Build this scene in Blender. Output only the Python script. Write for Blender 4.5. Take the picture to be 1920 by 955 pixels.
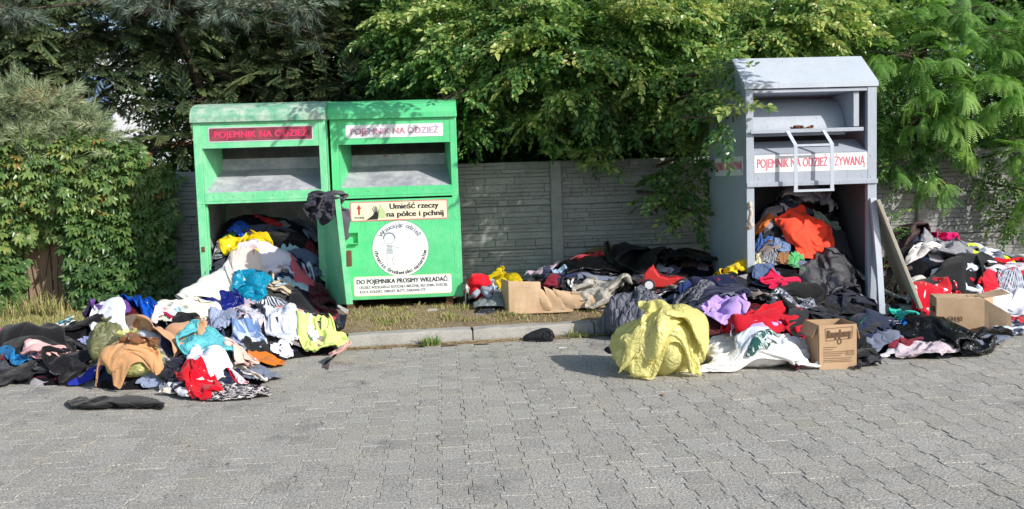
import bpy, bmesh, math, random, time
import numpy as np
from mathutils import Vector, Matrix, noise
T0 = time.time()
for o in list(bpy.data.objects):
    bpy.data.objects.remove(o, do_unlink=True)
sc = bpy.context.scene
COL = sc.collection
R = math.radians

# ---------------------------------------------------------------- camera
FPX, PITCH, ROLL, YAW, EYE = 1719.0, R(4.65), R(-1.8), R(4.35), 1.40
_fw = np.array([math.sin(YAW) * math.cos(PITCH), math.cos(YAW) * math.cos(PITCH), -math.sin(PITCH)])
_rt = np.array([math.cos(YAW), -math.sin(YAW), 0.0])
_up = np.cross(_rt, _fw)
_r2 = _rt * math.cos(ROLL) + _up * math.sin(ROLL)
_u2 = _up * math.cos(ROLL) - _rt * math.sin(ROLL)
CAM = np.array([0.0, 0.0, EYE])
cam = bpy.data.objects.new('camera', bpy.data.cameras.new('camera'))
COL.objects.link(cam)
cam.matrix_world = Matrix(((_r2[0], _u2[0], -_fw[0], 0), (_r2[1], _u2[1], -_fw[1], 0), (_r2[2], _u2[2], -_fw[2], EYE), (0, 0, 0, 1)))
cam.data.sensor_width = 36
cam.data.lens = FPX / 1920 * 36
cam.data.clip_end = 2000
sc.camera = cam

# ---------------------------------------------------------------- light
SUN_EL = R(30)
SUN_TRAVEL = Vector((-0.72, 0.69, 0)).normalized()          # the light goes left and away from the camera
w = bpy.data.worlds.new('World'); sc.world = w; w.use_nodes = True
nt = w.node_tree
sky = nt.nodes.new('ShaderNodeTexSky'); sky.sky_type = 'NISHITA'; sky.sun_disc = False
sky.sun_elevation = SUN_EL
sun_dir = Vector((-SUN_TRAVEL.x * math.cos(SUN_EL), -SUN_TRAVEL.y * math.cos(SUN_EL), math.sin(SUN_EL)))
sky.sun_rotation = math.atan2(sun_dir.x, sun_dir.y)
sky.air_density = 1.0; sky.dust_density = 1.0; sky.ozone_density = 1.0
bg = nt.nodes['Background']; bg.inputs['Strength'].default_value = 0.15
nt.links.new(sky.outputs['Color'], bg.inputs['Color'])
sun = bpy.data.objects.new('sun', bpy.data.lights.new('sun', 'SUN'))
COL.objects.link(sun)
sun.data.energy = 4.6; sun.data.angle = R(0.5); sun.data.color = (1.0, 0.955, 0.88)
sun.rotation_euler = (-sun_dir).to_track_quat('-Z', 'Y').to_euler()
sc.view_settings.view_transform = 'Standard'; sc.view_settings.look = 'None'
sc.view_settings.exposure = 0.16; sc.view_settings.gamma = 1.0; sc.view_settings.use_curve_mapping = False
sc.cycles.max_bounces = 8; sc.cycles.transparent_max_bounces = 8; sc.cycles.diffuse_bounces = 4


def ray(px, py):
    return _fw + _r2 * (px - 960) / FPX - _u2 * (py - 477.5) / FPX
def gz(px, py, z=0.0):
    d = ray(px, py); return CAM + d * ((z - EYE) / d[2])
def at(px, py, Y):
    d = ray(px, py); return CAM + d * (Y / d[1])
def zat(px, py, Y): return float(at(px, py, Y)[2])
def xat(px, py, Y): return float(at(px, py, Y)[0])

# ---------------------------------------------------------------- helpers
def lin(c):
    if isinstance(c, str):
        c = tuple(int(c[i:i + 2], 16) / 255 for i in (0, 2, 4))
    return tuple(x / 12.92 if x <= .04045 else ((x + .055) / 1.055) ** 2.4 for x in c)

class MB:
    """collects faces, then links them as ONE mesh object"""
    def __init__(s): s.v = []; s.f = []; s.m = []; s.uv = {}
    def add(s, vs, fs, mi=0):
        b = len(s.v); s.v += [tuple(map(float, v)) for v in vs]
        s.f += [tuple(b + i for i in f) for f in fs]; s.m += [mi] * len(fs); return b
    def box(s, x0, x1, y0, y1, z0, z1, mi=0):
        v = [(x, y, z) for z in (z0, z1) for y in (y0, y1) for x in (x0, x1)]
        s.add(v, [(0, 2, 3, 1), (4, 5, 7, 6), (0, 1, 5, 4), (2, 6, 7, 3), (0, 4, 6, 2), (1, 3, 7, 5)], mi)
    def cbox(s, x0, x1, y0, y1, z0, z1, c=.01, mi=0, jit=0, rnd=None):
        """box whose front face (-y) has a chamfered edge"""
        j = (lambda: rnd.uniform(-jit, jit)) if rnd else (lambda: 0)
        a = [(x0, y1, z0), (x1, y1, z0), (x1, y1, z1), (x0, y1, z1)]
        b = [(x, y0 + c, z) for x, _, z in a]
        f = [(x0 + c + j(), y0 + j(), z0 + c + j()), (x1 - c + j(), y0 + j(), z0 + c + j()), (x1 - c + j(), y0 + j(), z1 - c + j()), (x0 + c + j(), y0 + j(), z1 - c + j())]
        s.add(a + b + f, [(8, 9, 10, 11)] + [(4 + i, 4 + (i + 1) % 4, 8 + (i + 1) % 4, 8 + i) for i in range(4)] + [(i, (i + 1) % 4, 4 + (i + 1) % 4, 4 + i) for i in range(4)], mi)
    def prism(s, poly, a, b, axis='x', mi=0, cap=True):
        """poly of (u,v); extruded along axis from a to b"""
        n = len(poly)
        def P(t, u, v): return {'x': (t, u, v), 'y': (u, t, v), 'z': (u, v, t)}[axis]
        vs = [P(a, u, v) for u, v in poly] + [P(b, u, v) for u, v in poly]
        fs = [(i, (i + 1) % n, n + (i + 1) % n, n + i) for i in range(n)]
        if cap: fs += [tuple(range(n))[::-1], tuple(range(n, 2 * n))]
        s.add(vs, fs, mi)
    def tube(s, pts, r, n=8, mi=0, r1=None):
        pts = [Vector(p) for p in pts]; k = len(pts); rings = []
        for i, p in enumerate(pts):
            d = (pts[min(i + 1, k - 1)] - pts[max(i - 1, 0)]).normalized()
            a = d.orthogonal().normalized() if abs(d.z) < .9 else d.cross(Vector((1, 0, 0))).normalized()
            if abs(d.z) < .9: a = d.cross(Vector((0, 0, 1))).normalized()
            b = d.cross(a); rr = r if r1 is None else r + (r1 - r) * i / max(1, k - 1)
            rings.append([p + a * math.cos(2 * math.pi * j / n) * rr + b * math.sin(2 * math.pi * j / n) * rr for j in range(n)])
        vs = [q for ring in rings for q in ring]
        fs = [(i * n + j, i * n + (j + 1) % n, (i + 1) * n + (j + 1) % n, (i + 1) * n + j) for i in range(k - 1) for j in range(n)]
        fs += [tuple(range(n))[::-1], tuple(range((k - 1) * n, k * n))]
        s.add(vs, fs, mi)
    def disc(s, c, r, n=32, normal='-y', th=.003, mi=0):
        poly = [(c[0] + r * math.cos(2 * math.pi * i / n), c[2] + r * math.sin(2 * math.pi * i / n)) for i in range(n)]
        s.prism(poly, c[1] - th, c[1], 'y', mi)
    def build(s, name, mats, parent=None, smooth=False, bevel=0, loc=None, fixn=True):
        me = bpy.data.meshes.new(name); me.from_pydata(s.v, [], s.f)
        mats = mats if isinstance(mats, (list, tuple)) else [mats]
        for m in mats: me.materials.append(m)
        me.polygons.foreach_set('material_index', s.m)
        if fixn:
            bm = bmesh.new(); bm.from_mesh(me); bmesh.ops.recalc_face_normals(bm, faces=bm.faces); bm.to_mesh(me); bm.free()
        if smooth: me.polygons.foreach_set('use_smooth', [True] * len(me.polygons))
        me.update()
        o = bpy.data.objects.new(name, me); COL.objects.link(o)
        if parent is not None: o.parent = parent
        if loc is not None: o.location = loc
        if bevel:
            b = o.modifiers.new('edge', 'BEVEL'); b.width = bevel; b.segments = 2; b.limit_method = 'ANGLE'; b.angle_limit = R(40)
        return o

def empty(name, loc=(0, 0, 0), rz=0):
    o = bpy.data.objects.new(name, None); COL.objects.link(o); o.location = loc; o.rotation_euler = (0, 0, rz)
    o.empty_display_size = .1
    return o
def tag(o, label=None, cat=None, group=None, kind=None):
    if label: o['label'] = label
    if cat: o['category'] = cat
    if group: o['group'] = group
    if kind: o['kind'] = kind
    return o
def np_mesh(name, V, F, mats, parent=None, smooth=False, tint=None, mi=None):
    """V (n,3), F (m,k) uniform face size"""
    me = bpy.data.meshes.new(name); n = len(V); m, k = F.shape
    me.vertices.add(n); me.vertices.foreach_set('co', np.ascontiguousarray(V, dtype=np.float32).ravel())
    me.loops.add(m * k); me.loops.foreach_set('vertex_index', np.ascontiguousarray(F, dtype=np.int32).ravel())
    me.polygons.add(m); me.polygons.foreach_set('loop_start', np.arange(0, m * k, k, dtype=np.int32))
    me.polygons.foreach_set('loop_total', np.full(m, k, dtype=np.int32))
    if mi is not None: me.polygons.foreach_set('material_index', mi.astype(np.int32))
    me.polygons.foreach_set('use_smooth', np.full(m, bool(smooth)))
    for mt in (mats if isinstance(mats, (list, tuple)) else [mats]): me.materials.append(mt)
    me.update(calc_edges=True)
    if tint is not None:
        a = me.attributes.new('tint', 'FLOAT', 'POINT'); a.data.foreach_set('value', np.ascontiguousarray(tint, dtype=np.float32))
    o = bpy.data.objects.new(name, me); COL.objects.link(o)
    if parent is not None: o.parent = parent
    return o

# ---------------------------------------------------------------- materials
class NT:
    def __init__(s, name):
        s.mat = bpy.data.materials.new(name); s.mat.use_nodes = True; s.t = s.mat.node_tree
        s.b = s.t.nodes['Principled BSDF']; s.out = s.t.nodes['Material Output']
    def n(s, typ, **kw):
        x = s.t.nodes.new(typ)
        for k, v in kw.items():
            if k in x.inputs.keys() if isinstance(k, str) else False: x.inputs[k].default_value = v
            else: setattr(x, k, v)
        return x
    def l(s, a, b): s.t.links.new(a, b)
    def noise(s, scale, detail=4, rough=.55, vec=None, dist=0):
        x = s.t.nodes.new('ShaderNodeTexNoise'); x.inputs['Scale'].default_value = scale; x.inputs['Detail'].default_value = detail
        x.inputs['Roughness'].default_value = rough; x.inputs['Distortion'].default_value = dist
        s.l(vec if vec is not None else s.co(), x.inputs['Vector']); return x.outputs['Fac']
    def co(s, kind='Object'):
        if not hasattr(s, '_tc'): s._tc = s.t.nodes.new('ShaderNodeTexCoord')
        return s._tc.outputs[kind]
    def ramp(s, fac, stops, const=False):
        x = s.t.nodes.new('ShaderNodeValToRGB'); e = x.color_ramp.elements
        while len(e) < len(stops): e.new(.5)
        for i, (p, c) in enumerate(stops):
            e[i].position = p
            c = lin(c) if isinstance(c, str) else ((c, c, c) if isinstance(c, (int, float)) else c)
            e[i].color = (*c, 1)
        if const: x.color_ramp.interpolation = 'CONSTANT'
        s.l(fac, x.inputs['Fac']); return x.outputs['Color']
    def mix(s, fac, a, b, mode='MIX'):
        x = s.t.nodes.new('ShaderNodeMix'); x.data_type = 'RGBA'; x.blend_type = mode
        for k, sock, v in ((0, x.inputs[0], fac), (1, x.inputs[6], a), (2, x.inputs[7], b)):
            if isinstance(v, bpy.types.NodeSocket): s.l(v, sock)
            elif k == 0: sock.default_value = float(v)
            elif isinstance(v, str): sock.default_value = (*lin(v), 1)
            elif isinstance(v, (int, float)): sock.default_value = (v, v, v, 1)
            else: sock.default_value = (*v[:3], 1)
        return x.outputs[2]
    def math(s, op, a, b=0.0, clamp=False):
        x = s.t.nodes.new('ShaderNodeMath'); x.operation = op; x.use_clamp = clamp
        for sock, v in ((x.inputs[0], a), (x.inputs[1], b)):
            if isinstance(v, bpy.types.NodeSocket): s.l(v, sock)
            else: sock.default_value = v
        return x.outputs[0]
    def bump(s, h, strength=.3, dist=.01, prev=None):
        x = s.t.nodes.new('ShaderNodeBump'); x.inputs['Strength'].default_value = strength; x.inputs['Distance'].default_value = dist
        s.l(h, x.inputs['Height'])
        if prev is not None: s.l(prev, x.inputs['Normal'])
        return x.outputs['Normal']
    def attr(s, name):
        x = s.t.nodes.new('ShaderNodeAttribute'); x.attribute_name = name; return x.outputs['Fac']
    def mapping(s, vec, scale=(1, 1, 1), rot=(0, 0, 0)):
        x = s.t.nodes.new('ShaderNodeMapping'); x.inputs['Scale'].default_value = scale; x.inputs['Rotation'].default_value = rot
        s.l(vec, x.inputs['Vector']); return x.outputs['Vector']
    def set(s, color=None, rough=None, metal=None, normal=None, spec=None):
        for k, v in (('Base Color', color), ('Roughness', rough), ('Metallic', metal), ('Normal', normal), ('Specular IOR Level', spec)):
            if v is None: continue
            if isinstance(v, bpy.types.NodeSocket): s.l(v, s.b.inputs[k])
            elif k == 'Base Color': s.b.inputs[k].default_value = (*(lin(v) if isinstance(v, str) else v), 1)
            else: s.b.inputs[k].default_value = v
        return s.mat

def mat_plain(name, col, rough=.6, metal=0, spec=.4, bump=0, bscale=300):
    m = NT(name)
    f = m.noise(9, 3)
    c = m.mix(m.math('MULTIPLY', f, .35), col, tuple(x * .72 for x in (lin(col) if isinstance(col, str) else col)))
    nrm = m.bump(m.noise(bscale, 3), bump, .002) if bump else None
    return m.set(c, rough, metal, nrm, spec)

def mat_paint(name, col, dark, dirt, rough=.42, lowdirt=.0, chalk=None, chalkamt=0.0):
    """weathered sheet-metal paint: large fading, fine grime specks, scratches and rust flecks"""
    m = NT(name)
    n1 = m.noise(2.2, 5, .6); n2 = m.noise(38, 4, .6)
    c = m.mix(m.ramp(n1, [(.35, 0.0), (.7, 1.0)]), col, dark)
    if chalk: c = m.mix(m.math('MULTIPLY', m.ramp(m.noise(6, 6, .7), [(.42, 0.0), (.62, 1.0)]), chalkamt), c, chalk)
    c = m.mix(m.math('MULTIPLY', m.ramp(n2, [(.56, 0.0), (.78, 1.0)]), .45), c, dirt)
    streak = m.noise(9, 4, .6, m.mapping(m.co(), (6, 6, .5)))
    c = m.mix(m.math('MULTIPLY', m.ramp(streak, [(.55, 0.0), (.75, 1.0)]), .35), c, dirt)
    sp = m.ramp(m.noise(120, 2), [(.735, 0.0), (.76, 1.0)])
    c = m.mix(sp, c, '5a3a22')
    if lowdirt:
        sep = m.n('ShaderNodeSeparateXYZ'); m.l(m.co(), sep.inputs[0])
        low = m.ramp(m.math('ADD', m.math('MULTIPLY', sep.outputs[2], 2.2), m.math('MULTIPLY', m.noise(7, 4), .9)), [(.35, 1.0), (.95, 0.0)])
        c = m.mix(m.math('MULTIPLY', low, lowdirt), c, dirt)
    h = m.math('ADD', m.math('MULTIPLY', m.noise(3.0, 2), 1.0), m.math('MULTIPLY', n2, .05))
    r = m.ramp(n2, [(.3, rough - .08), (.8, rough + .18)])
    return m.set(c, r, 0, m.bump(h, .35, .02), .4)

# ---------------------------------------------------------------- crumpled cloth shapes, dropped with the cloth solver
def cloth_grid(kind, n):
    def inside(u, v):
        if kind == 'tee':
            if v > .18:
                if abs(u) < .1 and v > .42: return False
                return v < .5 - max(0, abs(u) - .15) * .35
            return abs(u) <= .27
        if kind == 'hoodie':
            if v > .1: return abs(u) <= .27 or (v > .3 - (abs(u) - .27) * .9 and v < .5 - (abs(u) - .2) * .5)
            return abs(u) <= .27
        if kind == 'trousers':
            if abs(u) > .24 + (.5 - v) * .04: return False
            return not (v < .2 and abs(u) < .03 + (.2 - v) * .10)
        if kind == 'round': return math.hypot(u, v) <= .5
        if kind == 'strip': return abs(u) <= .2
        return True
    ids = {}; V = []; F = []
    def vid(i, j):
        if (i, j) not in ids: ids[(i, j)] = len(V); V.append((i / n - .5, j / n - .5))
        return ids[(i, j)]
    for i in range(n):
        for j in range(n):
            if inside((i + .5) / n - .5, (j + .5) / n - .5): F.append((vid(i, j), vid(i + 1, j), vid(i + 1, j + 1), vid(i, j + 1)))
    V = [(u * math.sqrt(1 - 1.5 * v * v), v * math.sqrt(1 - 1.5 * u * u)) for u, v in V]          # soft corners
    return V, F
def ball_grid(nu, nv):
    V = [(0, 0, -1)]; F = []
    for j in range(1, nv):
        th = math.pi * j / nv
        for i in range(nu):
            a = 2 * math.pi * i / nu; V.append((math.sin(th) * math.cos(a), math.sin(th) * math.sin(a), -math.cos(th)))
    V.append((0, 0, 1)); T = len(V) - 1
    for i in range(nu): F.append((0, 1 + (i + 1) % nu, 1 + i))
    for j in range(nv - 2):
        for i in range(nu):
            a = 1 + j * nu + i; b = 1 + j * nu + (i + 1) % nu; F.append((a, b, b + nu, a + nu))
    for i in range(nu): F.append((T, 1 + (nv - 2) * nu + i, 1 + (nv - 2) * nu + (i + 1) % nu))
    return V, F
PROTO = {}
def make_cloth_shapes():
    jobs = [('sheet_a', 'sheet', 26, (1.1, .3), 1, 0, .2, .75), ('sheet_b', 'sheet', 26, (.5, .9), 2, 2, .15, .7), ('sheet_c', 'sheet', 24, (1.4, -.4), 3, 3, .2, .7),
            ('tee_a', 'tee', 28, (.9, .5), 4, 0, .15, .7), ('tee_b', 'tee', 28, (.4, -.9), 5, 2, .15, .75), ('hood_a', 'hoodie', 28, (.8, .8), 6, 0, .6, .7),
            ('trous_a', 'trousers', 30, (.3, 1.2), 7, 0, .3, .75), ('trous_b', 'trousers', 30, (.6, .5), 8, 2, .3, .7), ('round_a', 'round', 24, (.3, .3), 9, 3, .3, .6),
            ('strip_a', 'strip', 32, (.2, 1.3), 10, 0, .2, .8), ('flat_a', 'tee', 26, (.15, .2), 11, 0, .2, .85), ('puff_a', 'sheet', 22, (1.3, 1.0), 12, 0, 2.5, .6),
            ('sheet_d', 'sheet', 26, (1.5, .1), 13, 0, .1, .6), ('wad_a', 'sheet', 24, (.9, .9), 14, 0, .4, .45), ('sheet_e', 'sheet', 26, (.2, .2), 21, 5, .1, .6),
            ('wad_b', 'tee', 28, (1.2, 1.0), 22, 0, .3, .5), ('flat_b', 'sheet', 22, (.1, .1), 23, 4, .25, .8)]
    bags = [('bag_a', 1, 30, 20, 2.2, -.25, .75, .12), ('bag_b', 2, 30, 20, 1.0, -.35, .6, .16), ('bag_c', 5, 28, 18, .3, -.3, .5, .2)]
    coll = []; rnd = random.Random(77); made = []
    def solid(o):
        o.modifiers.new('co', 'COLLISION'); o.collision.thickness_outer = .006; o.collision.cloth_friction = 30; coll.append(o)
    S = 60; gm = bpy.data.meshes.new('sim_floor'); gm.from_pydata([(-S, -S, 0), (S, -S, 0), (S, S, 0), (-S, S, 0)], [], [(0, 1, 2, 3)])
    go = bpy.data.objects.new('sim_floor', gm); COL.objects.link(go); solid(go)
    def cloth(name, P, F, ox, stiff, mass, tens, frames):
        me = bpy.data.meshes.new(name); me.from_pydata(P, [], F); me.update()
        o = bpy.data.objects.new(name, me); COL.objects.link(o); o.location = (ox, 0, 0)
        c = o.modifiers.new('cl', 'CLOTH'); s = c.settings
        s.quality = 5; s.mass = mass; s.tension_stiffness = tens; s.compression_stiffness = tens; s.shear_stiffness = tens / 3; s.bending_stiffness = stiff; s.air_damping = 2
        cs = c.collision_settings; cs.use_collision = True; cs.distance_min = .006; cs.use_self_collision = True; cs.self_distance_min = .007; cs.collision_quality = 2; cs.self_friction = 8
        c.point_cache.frame_end = frames
        return o, s
    FR = 56
    for k, (name, kind, n, tilt, seed, bumps, stiff, squeeze) in enumerate(jobs):
        V, F = cloth_grid(kind, n); P = []
        Rm = Matrix.Rotation(tilt[0], 3, 'X') @ Matrix.Rotation(tilt[1], 3, 'Y')
        for u, v in V:
            d = noise.noise_vector(Vector((u * 3, v * 3, seed * 7.3))) * .12 + noise.noise_vector(Vector((u * 8, v * 8, seed * 3.3))) * .045
            p = Rm @ Vector((u, v, 0)) + d; p.x *= squeeze * .92; p.y *= squeeze * .92; P.append(p)
        mz = min(p.z for p in P); P = [(p.x, p.y, p.z - mz + .06 + .12 * bool(bumps)) for p in P]
        ox = (k - 8) * 4.0
        o, s = cloth(name, P, F, ox, stiff, .25, 12, FR); made.append((o, name, V, F, False))
        for b in range(bumps):
            r = rnd.uniform(.07, .13); bm = bmesh.new(); bmesh.ops.create_icosphere(bm, subdivisions=2, radius=r)
            me = bpy.data.meshes.new('sim_bump'); bm.to_mesh(me); bm.free()
            so = bpy.data.objects.new('sim_bump', me); COL.objects.link(so); so.location = (ox + rnd.uniform(-.25, .25), rnd.uniform(-.25, .25), -.01); solid(so)
    for k, (name, seed, nu, nv, press, shrink, flat, lump) in enumerate(bags):
        V, F = ball_grid(nu, nv); P = []
        for v in V:
            p = Vector(v); r = .42 * (1 + noise.noise(p * 1.3 + Vector((seed, 0, 0))) * lump * 3 + noise.noise(p * 4 + Vector((0, seed, 0))) * lump)
            q = p * r; q.z *= flat; P.append(q)
        mz = min(p.z for p in P); P = [(p.x, p.y, p.z - mz + .03) for p in P]
        o, s = cloth(name, P, F, (k - 1) * 5.0, .1, .12, 20, FR); o.location.y = 8
        s.use_pressure = True; s.uniform_pressure_force = press; s.shrink_min = shrink; made.append((o, name, V, F, True))
    sc.frame_start = 1; sc.frame_end = FR
    for f in range(1, FR + 1): sc.frame_set(f)
    dg = bpy.context.evaluated_depsgraph_get()
    for o, name, V, F, isbag in made:
        me = o.evaluated_get(dg).to_mesh(); co = np.array([v.co[:] for v in me.vertices])
        if np.isnan(co).any(): continue
        if not isbag:                                                     # tame stray corners so that every run gives calm shapes
            low, high = np.percentile(co, 1.5, axis=0), np.percentile(co, 98.5, axis=0); mid = (low + high) / 2; half = (high - low) / 2 + 1e-6
            q = (co - mid) / half; co = mid + half * np.where(np.abs(q) > .9, np.sign(q) * (.9 + .12 * np.tanh((np.abs(q) - .9) / .12)), q)
        co[:, :2] -= (co[:, :2].max(0) + co[:, :2].min(0)) / 2; co[:, 2] -= co[:, 2].min(); co /= np.ptp(co[:, :2], axis=0).max()
        if not isbag: co[:, 2] = .17 * np.tanh(co[:, 2] / .17)
        uv = np.array(V)[:, :2] if not isbag else np.array([(math.atan2(v[1], v[0]) / 6.283, v[2] * .5) for v in V])
        PROTO[name] = (co, uv, F)
    for o in [m[0] for m in made] + coll:
        me = o.data; bpy.data.objects.remove(o, do_unlink=True); bpy.data.meshes.remove(me)
    sc.frame_set(1)
make_cloth_shapes()
print('cloth shapes', len(PROTO), round(time.time() - T0, 1), flush=True)

# ---------------------------------------------------------------- the ground
def kerb_y(x): return 7.90 + 0.0607 * x
def verge_z(x, y):
    t = np.clip((y - kerb_y(x) - .2) / .8, 0, 1)
    return .112 + .07 * t * t * (3 - 2 * t)

def mat_paver():
    m = NT('concrete_paver')
    oi = m.n('ShaderNodeObjectInfo')
    geo = m.n('ShaderNodeNewGeometry')
    pos = geo.outputs['Position']
    t = m.attr('tint')
    r = m.math('ADD', m.math('MULTIPLY', oi.outputs['Random'], m.attr('single')), t)
    base = m.ramp(r, [(0.0, (.310, .294, .264)), (.5, (.358, .340, .307)), (1.0, (.392, .373, .338))])
    big = m.noise(.9, 5, .6, pos)
    base = m.mix(m.ramp(big, [(.35, 0.0), (.7, .5)]), base, (.32, .308, .288))
    oil = m.ramp(m.noise(1.9, 6, .66, pos), [(.575, 0.0), (.68, 1.0)])
    base = m.mix(m.math('MULTIPLY', oil, .72), base, (.17, .165, .16))
    warm = m.ramp(m.noise(2.6, 4, .6, pos), [(.45, 0.0), (.65, 1.0)])
    base = m.mix(m.math('MULTIPLY', warm, .35), base, (.40, .36, .28))
    g1 = m.noise(95, 3, .75, pos); g2 = m.noise(210, 2, .8, pos)
    base = m.mix(1.0, base, m.ramp(g1, [(.36, .42), (.47, .95), (.53, 1.05), (.64, 1.75)]), 'MULTIPLY')
    base = m.mix(1.0, base, m.ramp(g2, [(.36, .6), (.5, 1.0), (.64, 1.35)]), 'MULTIPLY')
    h = m.math('ADD', g1, m.math('MULTIPLY', g2, .7))
    return m.set(base, .93, 0, m.bump(h, .55, .004), .25)
M_PAVER = mat_paver()
def mat_soil(name, a, b, c, scale=30):
    m = NT(name); n = m.noise(scale, 6, .7); n2 = m.noise(scale * .12, 4)
    col = m.ramp(n, [(.3, a), (.5, b), (.72, c)])
    col = m.mix(m.math('MULTIPLY', m.ramp(n2, [(.4, 0.0), (.65, 1.0)]), .5), col, a)
    return m.set(col, .97, 0, m.bump(n, .9, .012), .1)
M_SAND = mat_soil('joint_sand', (.05, .045, .037), (.09, .08, .065), (.14, .125, .10), 60)
M_SOIL = mat_soil('verge_soil', (.13, .092, .06), (.26, .19, .125), (.42, .33, .22), 26)
M_GROUND = mat_soil('yard_soil', (.04, .045, .025), (.07, .075, .04), (.12, .11, .07), 5)

# far ground: one sheet to the horizon
mb = MB(); S = 400
mb.add([(-S, -S, -.06), (S, -S, -.06), (S, S, -.06), (-S, S, -.06)], [(0, 1, 2, 3)])
tag(mb.build('ground', M_GROUND), kind='structure')
# bedding sand below the pavers
mb = MB(); mb.add([(-14, -6, -.012), (16, -6, -.012), (16, kerb_y(16) + .02, -.012), (-14, kerb_y(-14) + .02, -.012)], [(0, 1, 2, 3)])
pave = tag(mb.build('pavement', M_SAND), kind='structure')
# interlocking I-shaped pavers
PW, PL, TO = .14, .20, .022
def paver_outline(g=.0009):
    a, b, l = PW / 2 + TO / 2 - g, PW / 2 - TO / 2 - g, PL / 2 - g
    y1, y2 = .057, .043
    return [(-a, -l), (a, -l), (a, -y1), (b, -y2), (b, y2), (a, y1), (a, l), (-a, l), (-a, y1), (-b, y2), (-b, -y2), (-a, -y1)]
OUT = paver_outline(); N12 = 12; ch = .0022
pv = [(x - math.copysign(ch, x), y - math.copysign(min(ch, abs(y)), y), 0.0) for x, y in OUT] + [(x, y, -ch) for x, y in OUT] + [(x, y, -.05) for x, y in OUT]
PV = np.array(pv)
top_f = [(0, 1, 2, 11), (11, 2, 3, 10), (10, 3, 4, 9), (9, 4, 5, 8), (8, 5, 6, 7)]
pf4 = top_f + [(12 + i, 12 + (i + 1) % 12, (i + 1) % 12, i) for i in range(12)] + [(24 + i, 24 + (i + 1) % 12, 12 + (i + 1) % 12, 12 + i) for i in range(12)]
PF = np.array(pf4)
rnd = random.Random(4)
spots = []
for i in range(-75, 95):
    for j in range(-45, 60):
        x = -.0525 + (i + .5) * PW; y = 3.87 + j * PL + (.1 if i % 2 else 0)
        if y > kerb_y(x) - .055 or y < -3.5 or x < -9 or x > 11.5: continue
        spots.append((x, y))
def in_view(x, y):
    d = np.array([x, y, 0]) - CAM; z = d @ _fw
    if z < .3: return None
    px = 960 + FPX * (d @ _r2) / z; py = 477.5 - FPX * (d @ _u2) / z
    return (px, py) if -30 < px < 1950 and py < 985 else None
vis = sorted([s for s in spots if in_view(*s)], key=lambda s: s[1])[:300]
visset = set(vis)
me = bpy.data.meshes.new('paver'); me.from_pydata(PV.tolist(), [], pf4); me.materials.append(M_PAVER)
a = me.attributes.new('single', 'FLOAT', 'POINT'); a.data.foreach_set('value', np.ones(len(PV), dtype=np.float32))
for x, y in vis:
    o = bpy.data.objects.new('paver', me); COL.objects.link(o); o.parent = pave
    o.location = (x, y, rnd.gauss(0, .0011)); o.rotation_euler = (rnd.gauss(0, .005), rnd.gauss(0, .006), rnd.gauss(0, .004))
rest = np.array([s for s in spots if s not in visset]); n = len(rest); rg = np.random.default_rng(3)
V = np.repeat(PV[None], n, 0) * np.array([1, 1, 1.0])
rx, ry, rz = rg.normal(0, .005, (3, n, 1)); rz = rz * .8
X, Yv, Z = V[..., 0] - rz * V[..., 1], V[..., 1] + rz * V[..., 0], V[..., 2] + rx * V[..., 1] + ry * V[..., 0] + rg.normal(0, .0011, (n, 1))
V = np.stack([X + rest[:, 0:1] + rg.normal(0, .0006, (n, 1)), Yv + rest[:, 1:2], Z], -1).reshape(-1, 3)
F = (PF[None] + (np.arange(n) * len(PV))[:, None, None]).reshape(-1, 4)
tag(np_mesh('paver_field', V, F, M_PAVER, pave, tint=np.repeat(rg.random(n), len(PV))), kind='stuff')

# ---------------------------------------------------------------- kerb
def mat_kerb():
    m = NT('kerb_concrete')
    geo = m.n('ShaderNodeNewGeometry'); pos = geo.outputs['Position']
    n1 = m.noise(4, 5, .6, pos); n2 = m.noise(160, 3, .75, pos); n3 = m.noise(18, 5, .65, pos)
    c = m.ramp(n1, [(.3, (.33, .315, .29)), (.7, (.42, .40, .37))])
    c = m.mix(m.ramp(n3, [(.55, 0.0), (.75, .6)]), c, (.20, .18, .15))
    c = m.mix(m.ramp(n2, [(.38, .6), (.46, 0.0)]), c, (.13, .12, .11))
    sep = m.n('ShaderNodeSeparateXYZ'); m.l(pos, sep.inputs[0])
    low = m.ramp(m.math('ADD', m.math('MULTIPLY', sep.outputs[2], 12), m.math('MULTIPLY', n3, 1.2)), [(.6, 1.0), (1.3, 0.0)])
    c = m.mix(m.math('MULTIPLY', low, .75), c, (.13, .10, .07))
    return m.set(c, .95, 0, m.bump(m.math('ADD', n2, m.math('MULTIPLY', n3, 1.5)), .5, .006), .2)
M_KERB = mat_kerb()
kerb = empty('kerb', (0, kerb_y(0), 0), math.atan(.0607)); tag(kerb, kind='structure')
prof = [(0, -.05), (.0, .02), (.012, .098), (.022, .110), (.034, .115), (.145, .118), (.15, .11), (.15, -.05)]
joints = [-.845 + 1.085 * k for k in range(-8, 10)]
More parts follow.
